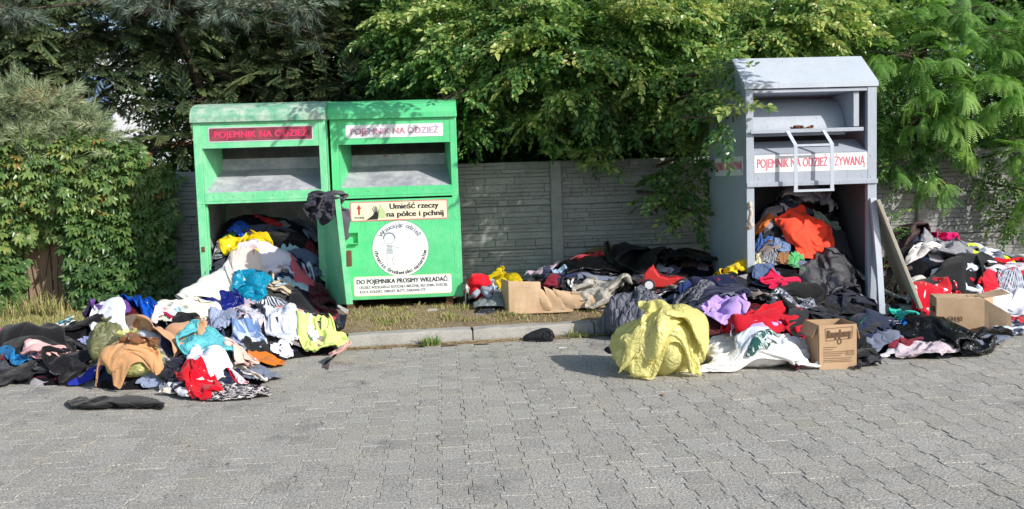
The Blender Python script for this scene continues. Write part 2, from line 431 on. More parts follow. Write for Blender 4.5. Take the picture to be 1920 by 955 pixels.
for k in range(len(joints) - 1):
    x0, x1 = joints[k] + .006, joints[k + 1] - .006
    n = 10; mbk = MB(); vs = []
    dz = rnd.gauss(0, .002); dy = rnd.gauss(0, .003)
    for i in range(n + 1):
        t = i / n; x = x0 + (x1 - x0) * t; e = 1 if i in (0, n) else 0
        for (u, v) in prof:
            jx = rnd.gauss(0, .0026) if v > .09 else 0
            vs.append((x + (.006 if i == 0 else -.006 if i == n else 0) * (v > .105), u + dy + jx + e * .004 * (v > .09), v + dz + jx - e * .003 * (v > .09)))
    q = len(prof); fs = [(i * q + j, (i + 1) * q + j, (i + 1) * q + (j + 1) % q, i * q + (j + 1) % q) for i in range(n) for j in range(q)]
    fs += [tuple(range(q)), tuple(range(n * q, n * q + q))[::-1]]
    mbk.add(vs, fs); mbk.build('kerb_stone', M_KERB, kerb)

# dirt that gathers in the gutter
mb = MB(); vs = []; fs = []; nx = 260
for i in range(nx):
    x = -7 + i * .06
    wv = .05 + .035 * noise.noise(Vector((x * 1.3, 3, 0))) + .02 * noise.noise(Vector((x * 7, 1, 0)))
    vs += [(x, kerb_y(x) - wv - .03, -.004), (x, kerb_y(x) - wv * .5, .004 + .004 * noise.noise(Vector((x * 9, 5, 0)))), (x, kerb_y(x) + .004, .014 + .008 * noise.noise(Vector((x * 5, 9, 0))))]
for i in range(nx - 1):
    for j in range(2): fs.append((i * 3 + j, (i + 1) * 3 + j, (i + 1) * 3 + j + 1, i * 3 + j + 1))
mb.add(vs, fs); tag(mb.build('gutter_dirt', M_SOIL, smooth=True), kind='structure')

# ---------------------------------------------------------------- verge
nx, ny = 240, 46
vs = []; fs = []
for j in range(ny):
    for i in range(nx):
        x = -9 + i * .088; ky = kerb_y(x) + .148
        y = ky + (j / (ny - 1)) ** 1.2 * (16 - ky)
        z = float(verge_z(x, y)) + .012 * noise.noise(Vector((x * 3, y * 3, 0))) + .008 * noise.noise(Vector((x * 11, y * 11, 2)))
        if j == 0: z = .105
        vs.append((x, y, z))
for j in range(ny - 1):
    for i in range(nx - 1):
        a = j * nx + i; fs.append((a, a + 1, a + 1 + nx, a + nx))
mb = MB(); mb.add(vs, fs); verge = tag(mb.build('verge', M_SOIL, smooth=True), kind='structure')

def mat_leaf(name, stops, trans=.45, rough=.45, spec=.45, gloss=True):
    m = NT(name)
    t = m.attr('tint')
    c = m.ramp(t, stops)
    geo = m.n('ShaderNodeNewGeometry')
    c = m.mix(m.math('MULTIPLY', geo.outputs['Backfacing'], .35), c, m.mix(.5, c, (.25, .30, .2)))
    m.set(c, rough, 0, None, spec)
    tr = m.n('ShaderNodeBsdfTranslucent'); m.l(m.mix(1.0, c, (.95, 1.0, .55), 'MULTIPLY'), tr.inputs['Color'])
    mx = m.n('ShaderNodeMixShader'); mx.inputs[0].default_value = trans
    m.l(m.b.outputs[0], mx.inputs[1]); m.l(tr.outputs[0], mx.inputs[2]); m.l(mx.outputs[0], m.out.inputs['Surface'])
    return m.mat
M_GRASS = mat_leaf('grass_blades', [(0, (.46, .35, .19)), (.35, (.42, .36, .15)), (.6, (.28, .32, .09)), (1, (.13, .24, .045))], .12, .6, .2)
def blades(name, xr, yr, n, hgt, wid, greens, seed, zfun=verge_z, clump=None, lay=.5, parent=None, mask=None):
    g = np.random.default_rng(seed)
    x = g.uniform(*xr, n); y = g.uniform(*yr, n)
    if clump:
        cx = g.uniform(*xr, clump); cy = g.uniform(*yr, clump); k = g.integers(0, clump, n)
        x = cx[k] + g.normal(0, .035, n); y = cy[k] + g.normal(0, .03, n)
    keep = (y > kerb_y(x) + .16) if zfun is verge_z else np.ones(n, bool)
    if mask is not None: keep &= mask(x, y)
    x, y = x[keep], y[keep]; n = len(x)
    z = (zfun(x, y) if callable(zfun) else np.full(n, zfun)) - .004
    h = hgt * g.uniform(.35, 1.2, n); a = g.uniform(0, 6.283, n); ln = g.uniform(.1, 1.0, n) * lay
    dx, dy = np.cos(a), np.sin(a); w2 = wid * g.uniform(.6, 1.3, n) * .5
    P0 = np.stack([x - dy * w2, y + dx * w2, z], -1); P1 = np.stack([x + dy * w2, y - dx * w2, z], -1)
    mx, my, mz = x + dx * h * ln * .5, y + dy * h * ln * .5, z + h * .62 * (1 - ln * .4)
    P2 = np.stack([mx + dy * w2 * .7, my - dx * w2 * .7, mz], -1); P3 = np.stack([mx - dy * w2 * .7, my + dx * w2 * .7, mz], -1)
    tx, ty, tz = x + dx * h * ln * 1.3, y + dy * h * ln * 1.3, z + h * (1 - ln * .75)
    P4 = np.stack([tx + dy * w2 * .1, ty - dx * w2 * .1, tz], -1); P5 = np.stack([tx - dy * w2 * .1, ty + dx * w2 * .1, tz], -1)
    V = np.stack([P0, P1, P2, P3, P4, P5], 1).reshape(-1, 3); b = (np.arange(n) * 6)[:, None, None]
    F = (np.array([[0, 1, 2, 3], [3, 2, 4, 5]])[None] + b).reshape(-1, 4)
    t = np.repeat(np.clip(g.normal(greens, .28, n), 0, 1), 6)
    return np_mesh(name, V, F, M_GRASS, parent, tint=t)
tag(blades('lawn_grass', (-6.5, -2.25), (7.6, 10.0), 38000, .05, .006, .42, 1), 'short sunlit grass with dry patches left of the green containers', 'grass', kind='stuff')
tag(blades('verge_grass', (-2.0, 3.4), (8.0, 9.0), 4200, .065, .008, .42, 2, clump=110, lay=.9, mask=lambda x, y: y > kerb_y(x) + .34), 'sparse dry grass along the kerb below the green containers', 'grass', kind='stuff')
tag(blades('dry_litter', (-2.0, 3.4), (8.0, 9.2), 20000, .05, .006, .05, 5, lay=2.6, mask=lambda x, y: y > kerb_y(x) + .24 + .12 * np.sin(x * 5) + .08 * np.sin(x * 13)), 'straw coloured dry litter strewn over the bare verge', 'litter', kind='stuff')
blg = blades('weed_tuft', (xat(790, 630, 7.83), xat(824, 630, 7.83)), (7.80, 7.87), 150, .10, .009, .95, 7, zfun=lambda x, y: x * 0 + .01, lay=1.0)
tag(blg, 'small bright green weed tuft growing at the kerb foot', 'weed')
blg = blades('weed_tuft', (xat(1064, 630, 7.93), xat(1102, 630, 7.93)), (7.88, 7.95), 110, .09, .007, .6, 8, zfun=lambda x, y: x * 0 + .01, lay=1.2)
tag(blg, 'yellowish grass tuft at the kerb beside the grey quilted jacket', 'weed')
g = np.random.default_rng(11)
# twigs and crumbs in the gutter
n = 1500; x = g.uniform(-2.5, 3.2, n); y = kerb_y(x) - np.abs(g.normal(0, .04, n)) - .005
a = g.uniform(0, 3.14, n); L = g.uniform(.005, .022, n); ww = g.uniform(.0015, .004, n)
c, s = np.cos(a), np.sin(a); z = np.full(n, .008) + g.uniform(0, .006, n)
V = np.stack([np.stack([x - c * L - s * ww, y - s * L + c * ww, z], -1), np.stack([x + c * L - s * ww, y + s * L + c * ww, z], -1), np.stack([x + c * L + s * ww, y + s * L - c * ww, z + .003], -1), np.stack([x - c * L + s * ww, y - s * L - c * ww, z + .002], -1)], 1).reshape(-1, 3)
F = np.arange(n * 4).reshape(-1, 4)
tag(np_mesh('gutter_litter', V, F, M_GRASS, tint=np.repeat(g.uniform(0, .25, n), 4)), 'dry leaf crumbs gathered in the gutter along the kerb', 'litter', kind='stuff')

# ---------------------------------------------------------------- concrete fence
def mat_wall():
    m = NT('cast_stone_wall')
    geo = m.n('ShaderNodeNewGeometry'); pos = geo.outputs['Position']; oi = m.n('ShaderNodeObjectInfo')
    n1 = m.noise(2.0, 5, .65, pos); n2 = m.noise(24, 5, .7, pos); n3 = m.noise(140, 3, .7, pos)
    c = m.ramp(n1, [(.3, (.29, .295, .295)), (.7, (.42, .425, .42))])
    c = m.mix(m.math('MULTIPLY', m.math('SUBTRACT', 1, oi.outputs['Random']), .3), c, (.16, .165, .16))
    c = m.mix(m.ramp(n2, [(.55, 0.0), (.72, .55)]), c, (.10, .10, .09))
    c = m.mix(m.ramp(m.noise(7, 5, .7, m.mapping(pos, (3, 3, .6))), [(.58, 0.0), (.8, .5)]), c, (.36, .36, .35))
    h = m.math('ADD', m.math('MULTIPLY', n2, 1.6), m.math('MULTIPLY', n3, .5))
    return m.set(c, .94, 0, m.bump(h, .8, .009), .2)
M_WALL = mat_wall()
WY, WX0, WSP = 10.2, -2.95, 2.12
fence = empty('concrete_fence', (WX0, WY, 0)); tag(fence, 'grey concrete fence of stone-pattern panels behind the containers', 'fence')
rnd = random.Random(9)
def wall_sees(x):
    px = in_view(x, WY); p = np.array([x, WY, 1.0]) - CAM; z = p @ _fw; px = 960 + FPX * (p @ _r2) / z
    return (308 < px < 366) or (866 < px < 1345) or (1645 < px < 1930)
n_single = 0
for b in range(6):
    X0 = b * WSP
    pm = MB(); pm.cbox(-.065, .065, -.05, .07, .02, 1.60, .012)
    po = pm.build('post', M_WALL, fence, loc=(X0, 0, 0))
    for r_ in range(3):
        z0 = .13 + r_ * .49
        pl = MB(); pl.box(.055, WSP - .055, .012, .05, 0, .486)
        po = pl.build('panel', M_WALL, fence, loc=(X0, 0, z0))
        zz = .004
        left = MB()
        while zz < .47:
            h = rnd.choice([.036, .045, .052, .064, .078, .09]); h = min(h, .482 - zz)
            if .482 - zz - h < .03: h = .482 - zz
            xx = .066 - rnd.uniform(0, .2)
            while xx < WSP - .07:
                L = rnd.choice([.12, .2, .28, .36, .5]) * rnd.uniform(.8, 1.25)
                a, e = max(xx, .064), min(xx + L, WSP - .064)
                if WSP - .064 - e < .05: e = WSP - .064
                if e - a > .03:
                    split = rnd.random() < .18 and h > .06
                    for (za, zb) in (((zz, zz + h * .5), (zz + h * .5, zz + h)) if split else ((zz, zz + h),)):
                        d = rnd.uniform(.002, .021)
                        s_ = MB(); g_ = .0015
                        s_.cbox(a + g_, e - g_, -d, .014, za + g_, zb - g_, .0045, jit=.003, rnd=rnd)
                        if n_single < 290 and wall_sees(WX0 + X0 + (a + e) / 2):
                            s_.build('stone', M_WALL, po); n_single += 1
                        else: left.add(s_.v, s_.f)
                xx += L
                if e >= WSP - .065: break
            zz += h
        if left.v: tag(left.build('stone_relief', M_WALL, po), kind='stuff')

# ---------------------------------------------------------------- wooden fence, far left
def mat_wood():
    m = NT('weathered_board'); oi = m.n('ShaderNodeObjectInfo')
    g_ = m.noise(14, 6, .65, m.mapping(m.co(), (6, 6, .35)))
    c = m.ramp(g_, [(.3, (.15, .10, .075)), (.5, (.29, .20, .15)), (.72, (.44, .32, .25))])
    c = m.mix(m.math('MULTIPLY', oi.outputs['Random'], .7), c, (.33, .24, .17))
    return m.set(c, .85, 0, m.bump(g_, .6, .006), .25)
M_WOOD = mat_wood()
wf = empty('board_fence', (-7.2, 10.05, .14)); tag(wf, 'brown wooden board fence half hidden by the creeper at the left edge', 'fence')
x = 0; rnd = random.Random(3)
while x < 4.1:
    wd = rnd.choice([.11, .12, .13]); h = 1.45 + rnd.uniform(-.04, .04); t = rnd.uniform(-.012, .012)
    p = MB(); p.prism([(0, 0), (wd, 0), (wd + t, h - .02), (wd / 2 + t, h), (t, h - .02)], -.012, .012, 'y')
    p.build('board', M_WOOD, wf, loc=(x, rnd.uniform(-.006, .006), 0), bevel=.003)
    x += wd + rnd.choice([.012, .018, .05])
for z in (.35, 1.1):
    p = MB(); p.box(0, 4.1, .014, .05, z, z + .09); p.build('rail', M_WOOD, wf)
for k in range(3):
    p = MB(); p.box(0, .09, .052, .14, -.1, 1.4); p.build('post', M_WOOD, wf, loc=(.3 + k * 1.8, 0, 0))

# ---------------------------------------------------------------- lettering
def text_obj(txt, size, mat, parent, loc, rot=(R(90), 0, 0), bold=0.0, sx=1.0, align='CENTER', name='lettering', width=None, spacing=1.0):
    cu = bpy.data.curves.new(name, 'FONT'); cu.body = txt; cu.size = size; cu.align_x = align; cu.align_y = 'CENTER'
    cu.extrude = .0006; cu.space_character = spacing; cu.resolution_u = 3
    o = bpy.data.objects.new(name, cu); COL.objects.link(o)
    dg = bpy.context.evaluated_depsgraph_get(); dg.update()
    me = bpy.data.meshes.new_from_object(o.evaluated_get(dg)); bpy.data.objects.remove(o, do_unlink=True)
    n = len(me.vertices); co = np.empty(n * 3, np.float32); me.vertices.foreach_get('co', co); co = co.reshape(-1, 3)
    if width and n: sx = width / max(1e-6, np.ptp(co[:, 0]))
    co[:, 0] *= sx; me.vertices.foreach_set('co', co.ravel()); me.update()
    if bold and n:
        F = [tuple(p.vertices) for p in me.polygons]; b_ = bold * size * 1.7
        V = np.concatenate([co, co + [b_, 0, .0002], co + [-b_, 0, .0004], co + [0, b_ * .6, .0006]]); F = [tuple(i + k * n for i in f) for k in range(4) for f in F]
        me = bpy.data.meshes.new(name); me.from_pydata(V.tolist(), [], F)
    me.materials.clear(); me.materials.append(mat)
    o = bpy.data.objects.new(name, me); COL.objects.link(o); o.parent = parent; o.location = loc; o.rotation_euler = rot
    return o
def arc_text(txt, size, mat, parent, c, rad, a0, a1, inward, y, bold=.02):
    """letters along an arc in the XZ plane; a0..a1 in degrees"""
    parts = []
    n = len(txt)
    for i, chh in enumerate(txt):
        if chh == ' ': continue
        a = R(a0 + (a1 - a0) * (i + .5) / n)
        x, z = c[0] + rad * math.cos(a), c[1] + rad * math.sin(a)
        rot = a - math.pi / 2 if not inward else a + math.pi / 2
        o = text_obj(chh, size, mat, None, (x, y, z), (R(90), -rot, 0), bold)
        parts.append(o)
    V = []; F = []
    for o in parts:
        M = Matrix.Translation(o.location) @ o.rotation_euler.to_matrix().to_4x4(); b = len(V)
        V += [tuple(M @ v.co) for v in o.data.vertices]; F += [tuple(b + k for k in p.vertices) for p in o.data.polygons]
        bpy.data.objects.remove(o, do_unlink=True)
    me = bpy.data.meshes.new('lettering'); me.from_pydata(V, [], F); me.materials.append(mat)
    o = bpy.data.objects.new('lettering', me); COL.objects.link(o); o.parent = parent
    return o
def rrect(x0, x1, z0, z1, r, n=5):
    P = []
    for cx, cz, a in ((x1 - r, z0 + r, -90), (x1 - r, z1 - r, 0), (x0 + r, z1 - r, 90), (x0 + r, z0 + r, 180)):
        for i in range(n + 1):
            t = R(a + 90 * i / n); P.append((cx + r * math.cos(t), cz + r * math.sin(t)))
    return P
def sticker(x0, x1, z0, z1, y, mat, parent, r=.02, border=None, th=.003):
    if border:
        m = MB(); m.prism(rrect(x0 - .01, x1 + .01, z0 - .01, z1 + .01, r + .008), y - th * .6, y + .0, 'y'); bo = m.build('sticker', border, parent)
        m = MB(); m.prism(rrect(x0, x1, z0, z1, r), y - th, y - th * .6 + .0002, 'y'); m.build('sticker_face', mat, bo)
        return bo
    m = MB(); m.prism(rrect(x0, x1, z0, z1, r), y - th, y, 'y'); return m.build('sticker', mat, parent)

def mat_faded(name, a, b, scale=7):
    m = NT(name); f = m.ramp(m.noise(scale, 5, .65), [(.4, 0.0), (.62, 1.0)])
    return m.set(m.mix(f, a, b), .55, 0, None, .3)
M_GREEN = mat_paint('green_bin_paint', (.10, .60, .255), (.075, .52, .21), (.12, .26, .12), lowdirt=.2, chalk=(.28, .72, .40), chalkamt=.22)
M_GREENP = mat_paint('faded_green_bin_paint', (.16, .62, .31), (.125, .55, .255), (.16, .28, .16), lowdirt=.2, chalk=(.45, .76, .52), chalkamt=.4)
M_LIDP = mat_paint('chalky_green_lid_paint', (.16, .42, .27), (.13, .36, .25), (.09, .14, .10), .5, chalk=(.50, .58, .48), chalkamt=.95)
M_GALV = mat_paint('galvanised_sheet', (.36, .38, .425), (.27, .285, .33), (.13, .13, .13), .45, chalk=(.55, .56, .58), chalkamt=.8)
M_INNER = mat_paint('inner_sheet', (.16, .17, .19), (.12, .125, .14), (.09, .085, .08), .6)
M_GREY = mat_paint('blue_grey_bin_paint', (.40, .445, .52), (.35, .385, .455), (.22, .22, .23), .45, lowdirt=.3)
M_GREYR = mat_paint('pale_grey_roof_paint', (.49, .545, .63), (.43, .48, .56), (.30, .30, .30), .42, chalk=(.55, .58, .62), chalkamt=.4)
M_WHITE = mat_plain('white_vinyl', (.82, .82, .84), .4)
M_CREAM = mat_faded('cream_vinyl', (.78, .70, .54), (.82, .66, .50), 4)
M_MAROON = mat_faded('dark_red_vinyl', (.17, .035, .05), (.28, .07, .09), 9)
M_REDTXT = mat_faded('faded_red_print', (.62, .10, .14), (.62, .22, .28), 6)
M_PINKTXT = mat_faded('pink_red_print', (.80, .03, .12), (.62, .06, .14), 10)
M_FADE2 = mat_faded('red_print_faded_to_blue', (.60, .18, .22), (.42, .36, .52), 5)
M_RED = mat_plain('red_print', (.55, .03, .035), .5)
M_BLACK = mat_plain('black_print', (.02, .02, .022), .5)
M_BLUEG = mat_plain('grey_blue_print', (.16, .18, .26), .5)
M_LTGREY = mat_plain('pale_grey_print', (.55, .55, .58), .5)
M_PINKP = mat_plain('pale_pink_print', (.72, .42, .42), .5)
M_BAGG = mat_plain('pale_green_print', (.50, .58, .30), .5)
M_RUST = mat_plain('rusty_steel', (.16, .08, .045), .8, .3)
M_DARK = mat_plain('dark_gap', (.015, .015, .017), .9)

def rivet(parent, x, y, z, mat, r=.007):
    m = MB(); m.prism([(x + r * math.cos(i * math.pi / 4), z + r * math.sin(i * math.pi / 4)) for i in range(8)], y - .004, y, 'y')
    return m.build('rivet', mat, parent)

def green_bin(x0, Y, W, z0, D, pal, label, open_door, sign):
    """local frame: x right, y depth, z up, origin at the front left bottom corner"""
    G, LID = pal
    t = empty('clothing_bin', (x0, Y, z0)); tag(t, label, 'clothing bank', 'green clothing banks')
    ZD, ZB, ZC, ZO, ZL = 1.0, 1.035, 1.105, 1.52, 1.765       # door top, bar, chute lip, opening top, lid seam
    TH = .0035
    # side and back walls
    m = MB(); m.box(0, .004, .02, D, .0, ZL); m.build('side_wall', G, t)
    m = MB(); m.box(W - .004, W, .02, D, .0, ZL); m.build('side_wall', G, t)
    m = MB(); m.box(.004, W - .004, D - .004, D, .0, ZL); m.build('back_wall', G, t)
    m = MB(); m.box(.004, W - .004, .03, D - .004, .0, .006); m.build('floor_plate', M_INNER, t)
    m = MB(); m.box(.0045, .007, .08, D - .01, .007, ZC - .12); m.box(W - .007, W - .0045, .08, D - .01, .007, ZC - .12); m.box(.02, W - .02, D - .009, D - .0045, .007, ZL - .02)
    m.box(.02, W - .02, D - .016, D - .0092, .60, .625); m.box(.02, W - .02, D - .016, D - .0092, .54, .548)
    m.build('inner_lining', M_GALV, t)
    # skids under the box
    for xs in (.08, W - .16):
        m = MB(); m.box(xs, xs + .07, .05, D - .05, -.10, -.0005); m.build('skid', M_RUST, t)
    # posts
    for a, b in ((0, .072), (W - .066, W)):
        m = MB(); m.box(a, b, -.004, .045, 0, ZL - .002); m.build('post', G, t, bevel=.004)
    # header with sign
    m = MB(); m.box(.073, W - .067, -.001, .012, ZO, ZL - .002); m.box(.073, W - .067, .0121, .05, ZO, ZO + .004); m.build('header_panel', G, t, bevel=.002)
    # lip under the chute
    m = MB(); m.box(.0725, W - .0665, -.006, .028, ZB - .012, ZC); m.build('chute_lip', G, t, bevel=.003)
    m = MB(); m.box(.0, W, -.007, .0, ZD - .0, ZB - .013); m.build('door_rail', G, t, bevel=.002)
    for i in range(6): rivet(t, .16 + i * (W - .32) / 5, -.0062, ZB + .03, M_RUST, .004)
    # chute: green cheeks, sloping galvanised tray, upright board
    for xa, xb in ((.073, .150), (W - .067, W - .115)):
        m = MB()
        m.add([(xa, .004, ZC), (xa, .004, ZO), (xb, .47, ZO + .02), (xb, .47, ZC + .24), (xb, .47, ZC + .0)], [(0, 1, 2, 3, 4)])
        m.add([(xa + (.002 if xb > xa else -.002), .006, ZC), (xa + (.002 if xb > xa else -.002), .006, ZO), (xb + .002, .472, ZO + .02), (xb + .002, .472, ZC + .0)], [(0, 1, 2, 3)])
        m.build('chute_cheek', G, t, fixn=False)
    m = MB(); a, b, c_, d = .076, W - .07, .150, W - .116
    m.add([(a, .006, ZC - .004), (b, .006, ZC - .004), (d, .45, ZC + .215), (c_, .45, ZC + .215)], [(0, 1, 2, 3)])
    m.add([(c_, .45, ZC + .215), (d, .45, ZC + .215), (d, .47, ZC + .325), (c_, .47, ZC + .325)], [(0, 1, 2, 3)])
    m.add([(c_, .47, ZC + .325), (d, .47, ZC + .325), (d, .50, ZC + .32), (c_, .50, ZC + .32)], [(0, 1, 2, 3)])
    m.build('chute_tray', M_GALV, t, fixn=False)
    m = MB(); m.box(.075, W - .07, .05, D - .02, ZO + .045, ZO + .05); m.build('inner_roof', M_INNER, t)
    # lid: a barrel over the depth of the box
    prof = [(-.030, ZL), (-.030, ZL + .052)]
    for i in range(1, 14):
        a = math.pi * (i / 14); prof.append((D / 2 - (D / 2 + .026) * math.cos(a) , ZL + .052 + .155 * math.sin(a) ** .8))
    prof += [(D + .02, ZL + .052), (D + .02, ZL)]
    m = MB(); m.prism(prof, -.014, W + .006, 'x'); lid = m.build('lid', LID, t)
    m = MB(); m.box(-.016, W + .008, -.036, -.0302, ZL - .004, ZL + .05); m.build('lid_rim', LID, t, bevel=.002)
    # sign
    if sign == 1: sx0, sx1, sz0, sz1 = .15, W - .125, ZO + .065, ZO + .185
    else: sx0, sx1, sz0, sz1 = .15, W - .13, ZO + .06, ZO + .185
    st = sticker(sx0, sx1, sz0, sz1, -.0012, M_MAROON if sign == 1 else M_WHITE, t, .012, M_LTGREY if sign == 1 else None)
    text_obj('POJEMNIK NA ODZIEŻ', .085, M_PINKTXT if sign == 1 else M_FADE2, st, ((sx0 + sx1) / 2, -.0052, (sz0 + sz1) / 2 - .004), bold=.022, width=(sx1 - sx0) * .9)
    # lower part
    if open_door:
        for k, (xa, xb, ya) in enumerate(((W - .10, W - .0675, .03), (W - .125, W - .101, .05), (.0725, .085, .03))):
            m = MB(); m.box(xa, xb, ya, ya + .05, .0, ZD - .004); m.build('jamb', G, t, bevel=.003)
        m = MB(); m.box(.073, W - .068, .0, .04, -.0, .05); m.build('sill', G, t, bevel=.003)
        # the bent door, opened towards the camera and seen nearly edge on
        tp = at(629, 366, Y - .80) - np.array([x0, Y, z0]); bt = at(653, 571, Y - .78) - np.array([x0, Y, z0])
        hz0, hz1 = .0, ZD - .02; hx = W - .055
        V = []; nu = 8
        for j in range(9):
            v = j / 8
            P0 = np.array([hx, -.01, hz0 + (hz1 - hz0) * v]); P1 = bt + (tp - bt) * v
            for i in range(nu + 1):
                u = i / nu; p = P0 + (P1 - P0) * u; p = p + np.array([.025 * math.sin(u * math.pi) * (1 - v), 0, 0]); V.append(p)
        d = MB(); off = np.array([.022, 0, 0])
        n1 = len(V); fs = []
        for j in range(8):
            for i in range(nu):
                a = j * (nu + 1) + i; fs.append((a, a + 1, a + nu + 2, a + nu + 1))
        d.add(V, fs); d.add([p + off for p in V], [f[::-1] for f in fs])
        rim = [i for i in range(nu + 1)] + [j * (nu + 1) + nu for j in range(1, 9)] + [8 * (nu + 1) + i for i in range(nu - 1, -1, -1)] + [j * (nu + 1) for j in range(7, 0, -1)]
        vs = [V[i] for i in rim] + [V[i] + off for i in rim]; k = len(rim)
        d.add(vs, [(i, (i + 1) % k, k + (i + 1) % k, k + i) for i in range(k)])
        do = d.build('door', G, t); do['label'] = 'bent open door seen edge on'
        # folded free edge flange
        f = MB(); f.add([bt + (-.014, -.004, 0), bt + (.040, -.004, 0), tp + (.034, -.004, 0), tp + (-.010, -.004, 0), bt + (-.014, .012, 0), bt + (.040, .012, 0), tp + (.034, .012, 0), tp + (-.010, .012, 0)],
                        [(0, 1, 2, 3), (7, 6, 5, 4), (0, 3, 7, 4), (1, 5, 6, 2), (3, 2, 6, 7), (0, 4, 5, 1)]); f.build('door_flange', G, do)
        lk = bt + (tp - bt) * .42
        f = MB(); f.box(lk[0] + .03, lk[0] + .075, lk[1] - .01, lk[1] + .03, lk[2] - .07, lk[2] + .07); f.build('lock', M_RUST, do, bevel=.008)
        t['_door'] = 1; DOOR1.extend([tp + (x0, Y, z0), bt + (x0, Y, z0)])
        f = MB(); f.box(.02, .05, -.012, -.0045, .55, .60); f.build('latch_plate', M_RUST, t, bevel=.003)
    else:
        m = MB(); m.box(.02, W - .0665, -.016, -.0045, .01, ZD - .018); dr = m.build('door', G, t, bevel=.003)
        m = MB(); m.box(W - .0655, W + .001, -.012, -.0045, .01, ZD - .018); m.build('hinge_post', G, t, bevel=.002)
        m = MB(); m.box(W + .0012, W + .009, -.012, .05, .01, ZD - .02); m.build('hinge_flange', M_GREENP, t, bevel=.002)
        for z in (.12, .18, .30, .62, .78, .9): rivet(t, W - .03, -.0122, z, M_GREENP, .009)
        yf = -.0162
        # pull bracket
        m = MB(); hx, hz = .19, .62
        m.box(hx - .05, hx + .045, yf - .05, yf, hz + .05, hz + .058); m.box(hx + .037, hx + .045, yf - .05, yf, hz - .05, hz + .05); m.box(hx - .05, hx + .045, yf - .05, yf, hz - .058, hz - .05)
        m.build('pull_handle', G, dr, bevel=.001)
        # instruction sticker
        a, b, za, zb = .17, 1.095, .785, .955
        st = sticker(a, b, za, zb, yf, M_CREAM, t, .012, M_REDTXT)
        ys = yf - .0032
        text_obj('Umieść rzeczy', .075, M_BLACK, st, (.775, ys, .910), bold=.03, width=.47)
        text_obj('na półce i pchnij', .075, M_BLACK, st, (.785, ys, .835), bold=.03, width=.55)
        text_obj('PCHNIJ', .028, M_BLACK, st, (.245, ys, .81), bold=.02)
        m = MB(); m.prism([(.236, .84), (.254, .84), (.254, .895), (.27, .895), (.245, .94), (.22, .895), (.236, .895)], ys - .001, ys, 'y'); m.build('arrow', M_RED, st)
        # hand with five fingers pushing a tied bag
        sh = lambda L: [(.31 + (x - .33) * .66, z) for x, z in L]
        m = MB(); m.prism(sh([(.42, .79), (.50, .79), (.515, .83), (.50, .86), (.45, .86), (.43, .83)]), ys - .001, ys, 'y')
        m.prism(sh([(.33, .787), (.42, .79), (.445, .84)]), ys - .0012, ys - .0002, 'y')
        hb = (.475, .855)
        for k, (dx, dz) in enumerate(((-.05, .045), (-.028, .062), (-.004, .066), (.018, .058), (.045, .02))):
            m.prism(sh([(hb[0] - .02 + k * .012, hb[1] - .012), (hb[0] - .008 + k * .012, hb[1] - .012), (hb[0] + dx + .004, hb[1] + dz), (hb[0] + dx - .005, hb[1] + dz)]), ys - .0016 - k * .0001, ys, 'y')
        m.build('hand_print', M_BLACK, st)
        m = MB(); m.prism(sh([(.47, .80), (.60, .80), (.625, .84), (.59, .89), (.555, .915), (.565, .945), (.54, .93), (.525, .945), (.53, .912), (.50, .88), (.475, .83)]), ys - .0008, ys, 'y'); m.build('bag_print', M_BAGG, st)
        # round sticker
        c = (.63, .50); rr = .272
        m = MB(); m.disc((c[0], yf, c[1]), rr + .0025, 48, th=.0016); ci = m.build('sticker', M_BLACK, t)
        m = MB(); m.disc((c[0], yf - .0017, c[1]), rr, 48, th=.0016); m.build('sticker_face', M_WHITE, ci)
        ys = yf - .0036
        arc_text('Wrzucając odzież', .062, M_BLUEG, ci, c, rr - .045, 143, 33, False, ys)
        arc_text('chronisz środowisko naturalne', .055, M_BLACK, ci, c, rr - .035, 183, 355, True, ys)
        # two drawn children holding hands: plain line figures
        def line(pts, wd, mat, nm):
            q = MB()
            for (p, r_) in zip(pts[:-1], pts[1:]):
                d = Vector((r_[0] - p[0], r_[1] - p[1])); L = d.length or 1; nx, nz = -d.y / L * wd / 2, d.x / L * wd / 2
                q.prism([(p[0] - nx, p[1] - nz), (r_[0] - nx, r_[1] - nz), (r_[0] + nx, r_[1] + nz), (p[0] + nx, p[1] + nz)], ys - .001, ys, 'y')
            return q.build(nm, mat, ci)
        circ = lambda cx, cz, r_, a=0, b=360, n=16: [(cx + r_ * math.cos(R(a + (b - a) * i / n)), cz + r_ * math.sin(R(a + (b - a) * i / n))) for i in range(n + 1)]
        bx = .525
        line(circ(bx, .60, .052), .004, M_BLUEG, 'boy_head_print')
        line(circ(bx, .60, .057, 0, 180), .009, M_BLUEG, 'boy_hair_print')
        line(circ(bx - .018, .605, .002, n=6), .004, M_BLUEG, 'eye_print'); line(circ(bx + .018, .605, .002, n=6), .004, M_BLUEG, 'eye_print')
        line(circ(bx, .598, .024, 210, 330, 8), .003, M_PINKP, 'smile_print')
        for k in range(7):
            z = .535 - k * .013; wv = .022 + k * .0022
            line([(bx - wv, z), (bx + wv, z)], .006, M_BLUEG, 'stripe_print')
        line([(bx - .038, .44), (bx + .038, .44), (bx + .034, .405), (bx, .415), (bx - .034, .405), (bx - .038, .44)], .004, M_PINKP, 'shorts_print')
        line([(bx - .02, .405), (bx - .026, .34), (bx - .04, .335)], .0035, M_BLUEG, 'leg_print'); line([(bx + .02, .405), (bx + .034, .34), (bx + .05, .34)], .0035, M_BLUEG, 'leg_print')
        line([(bx - .022, .53), (bx - .085, .565)], .0035, M_BLUEG, 'arm_print'); line([(bx + .022, .53), (bx + .07, .51), (bx + .13, .515)], .0035, M_BLUEG, 'arm_print')
        gx = .73
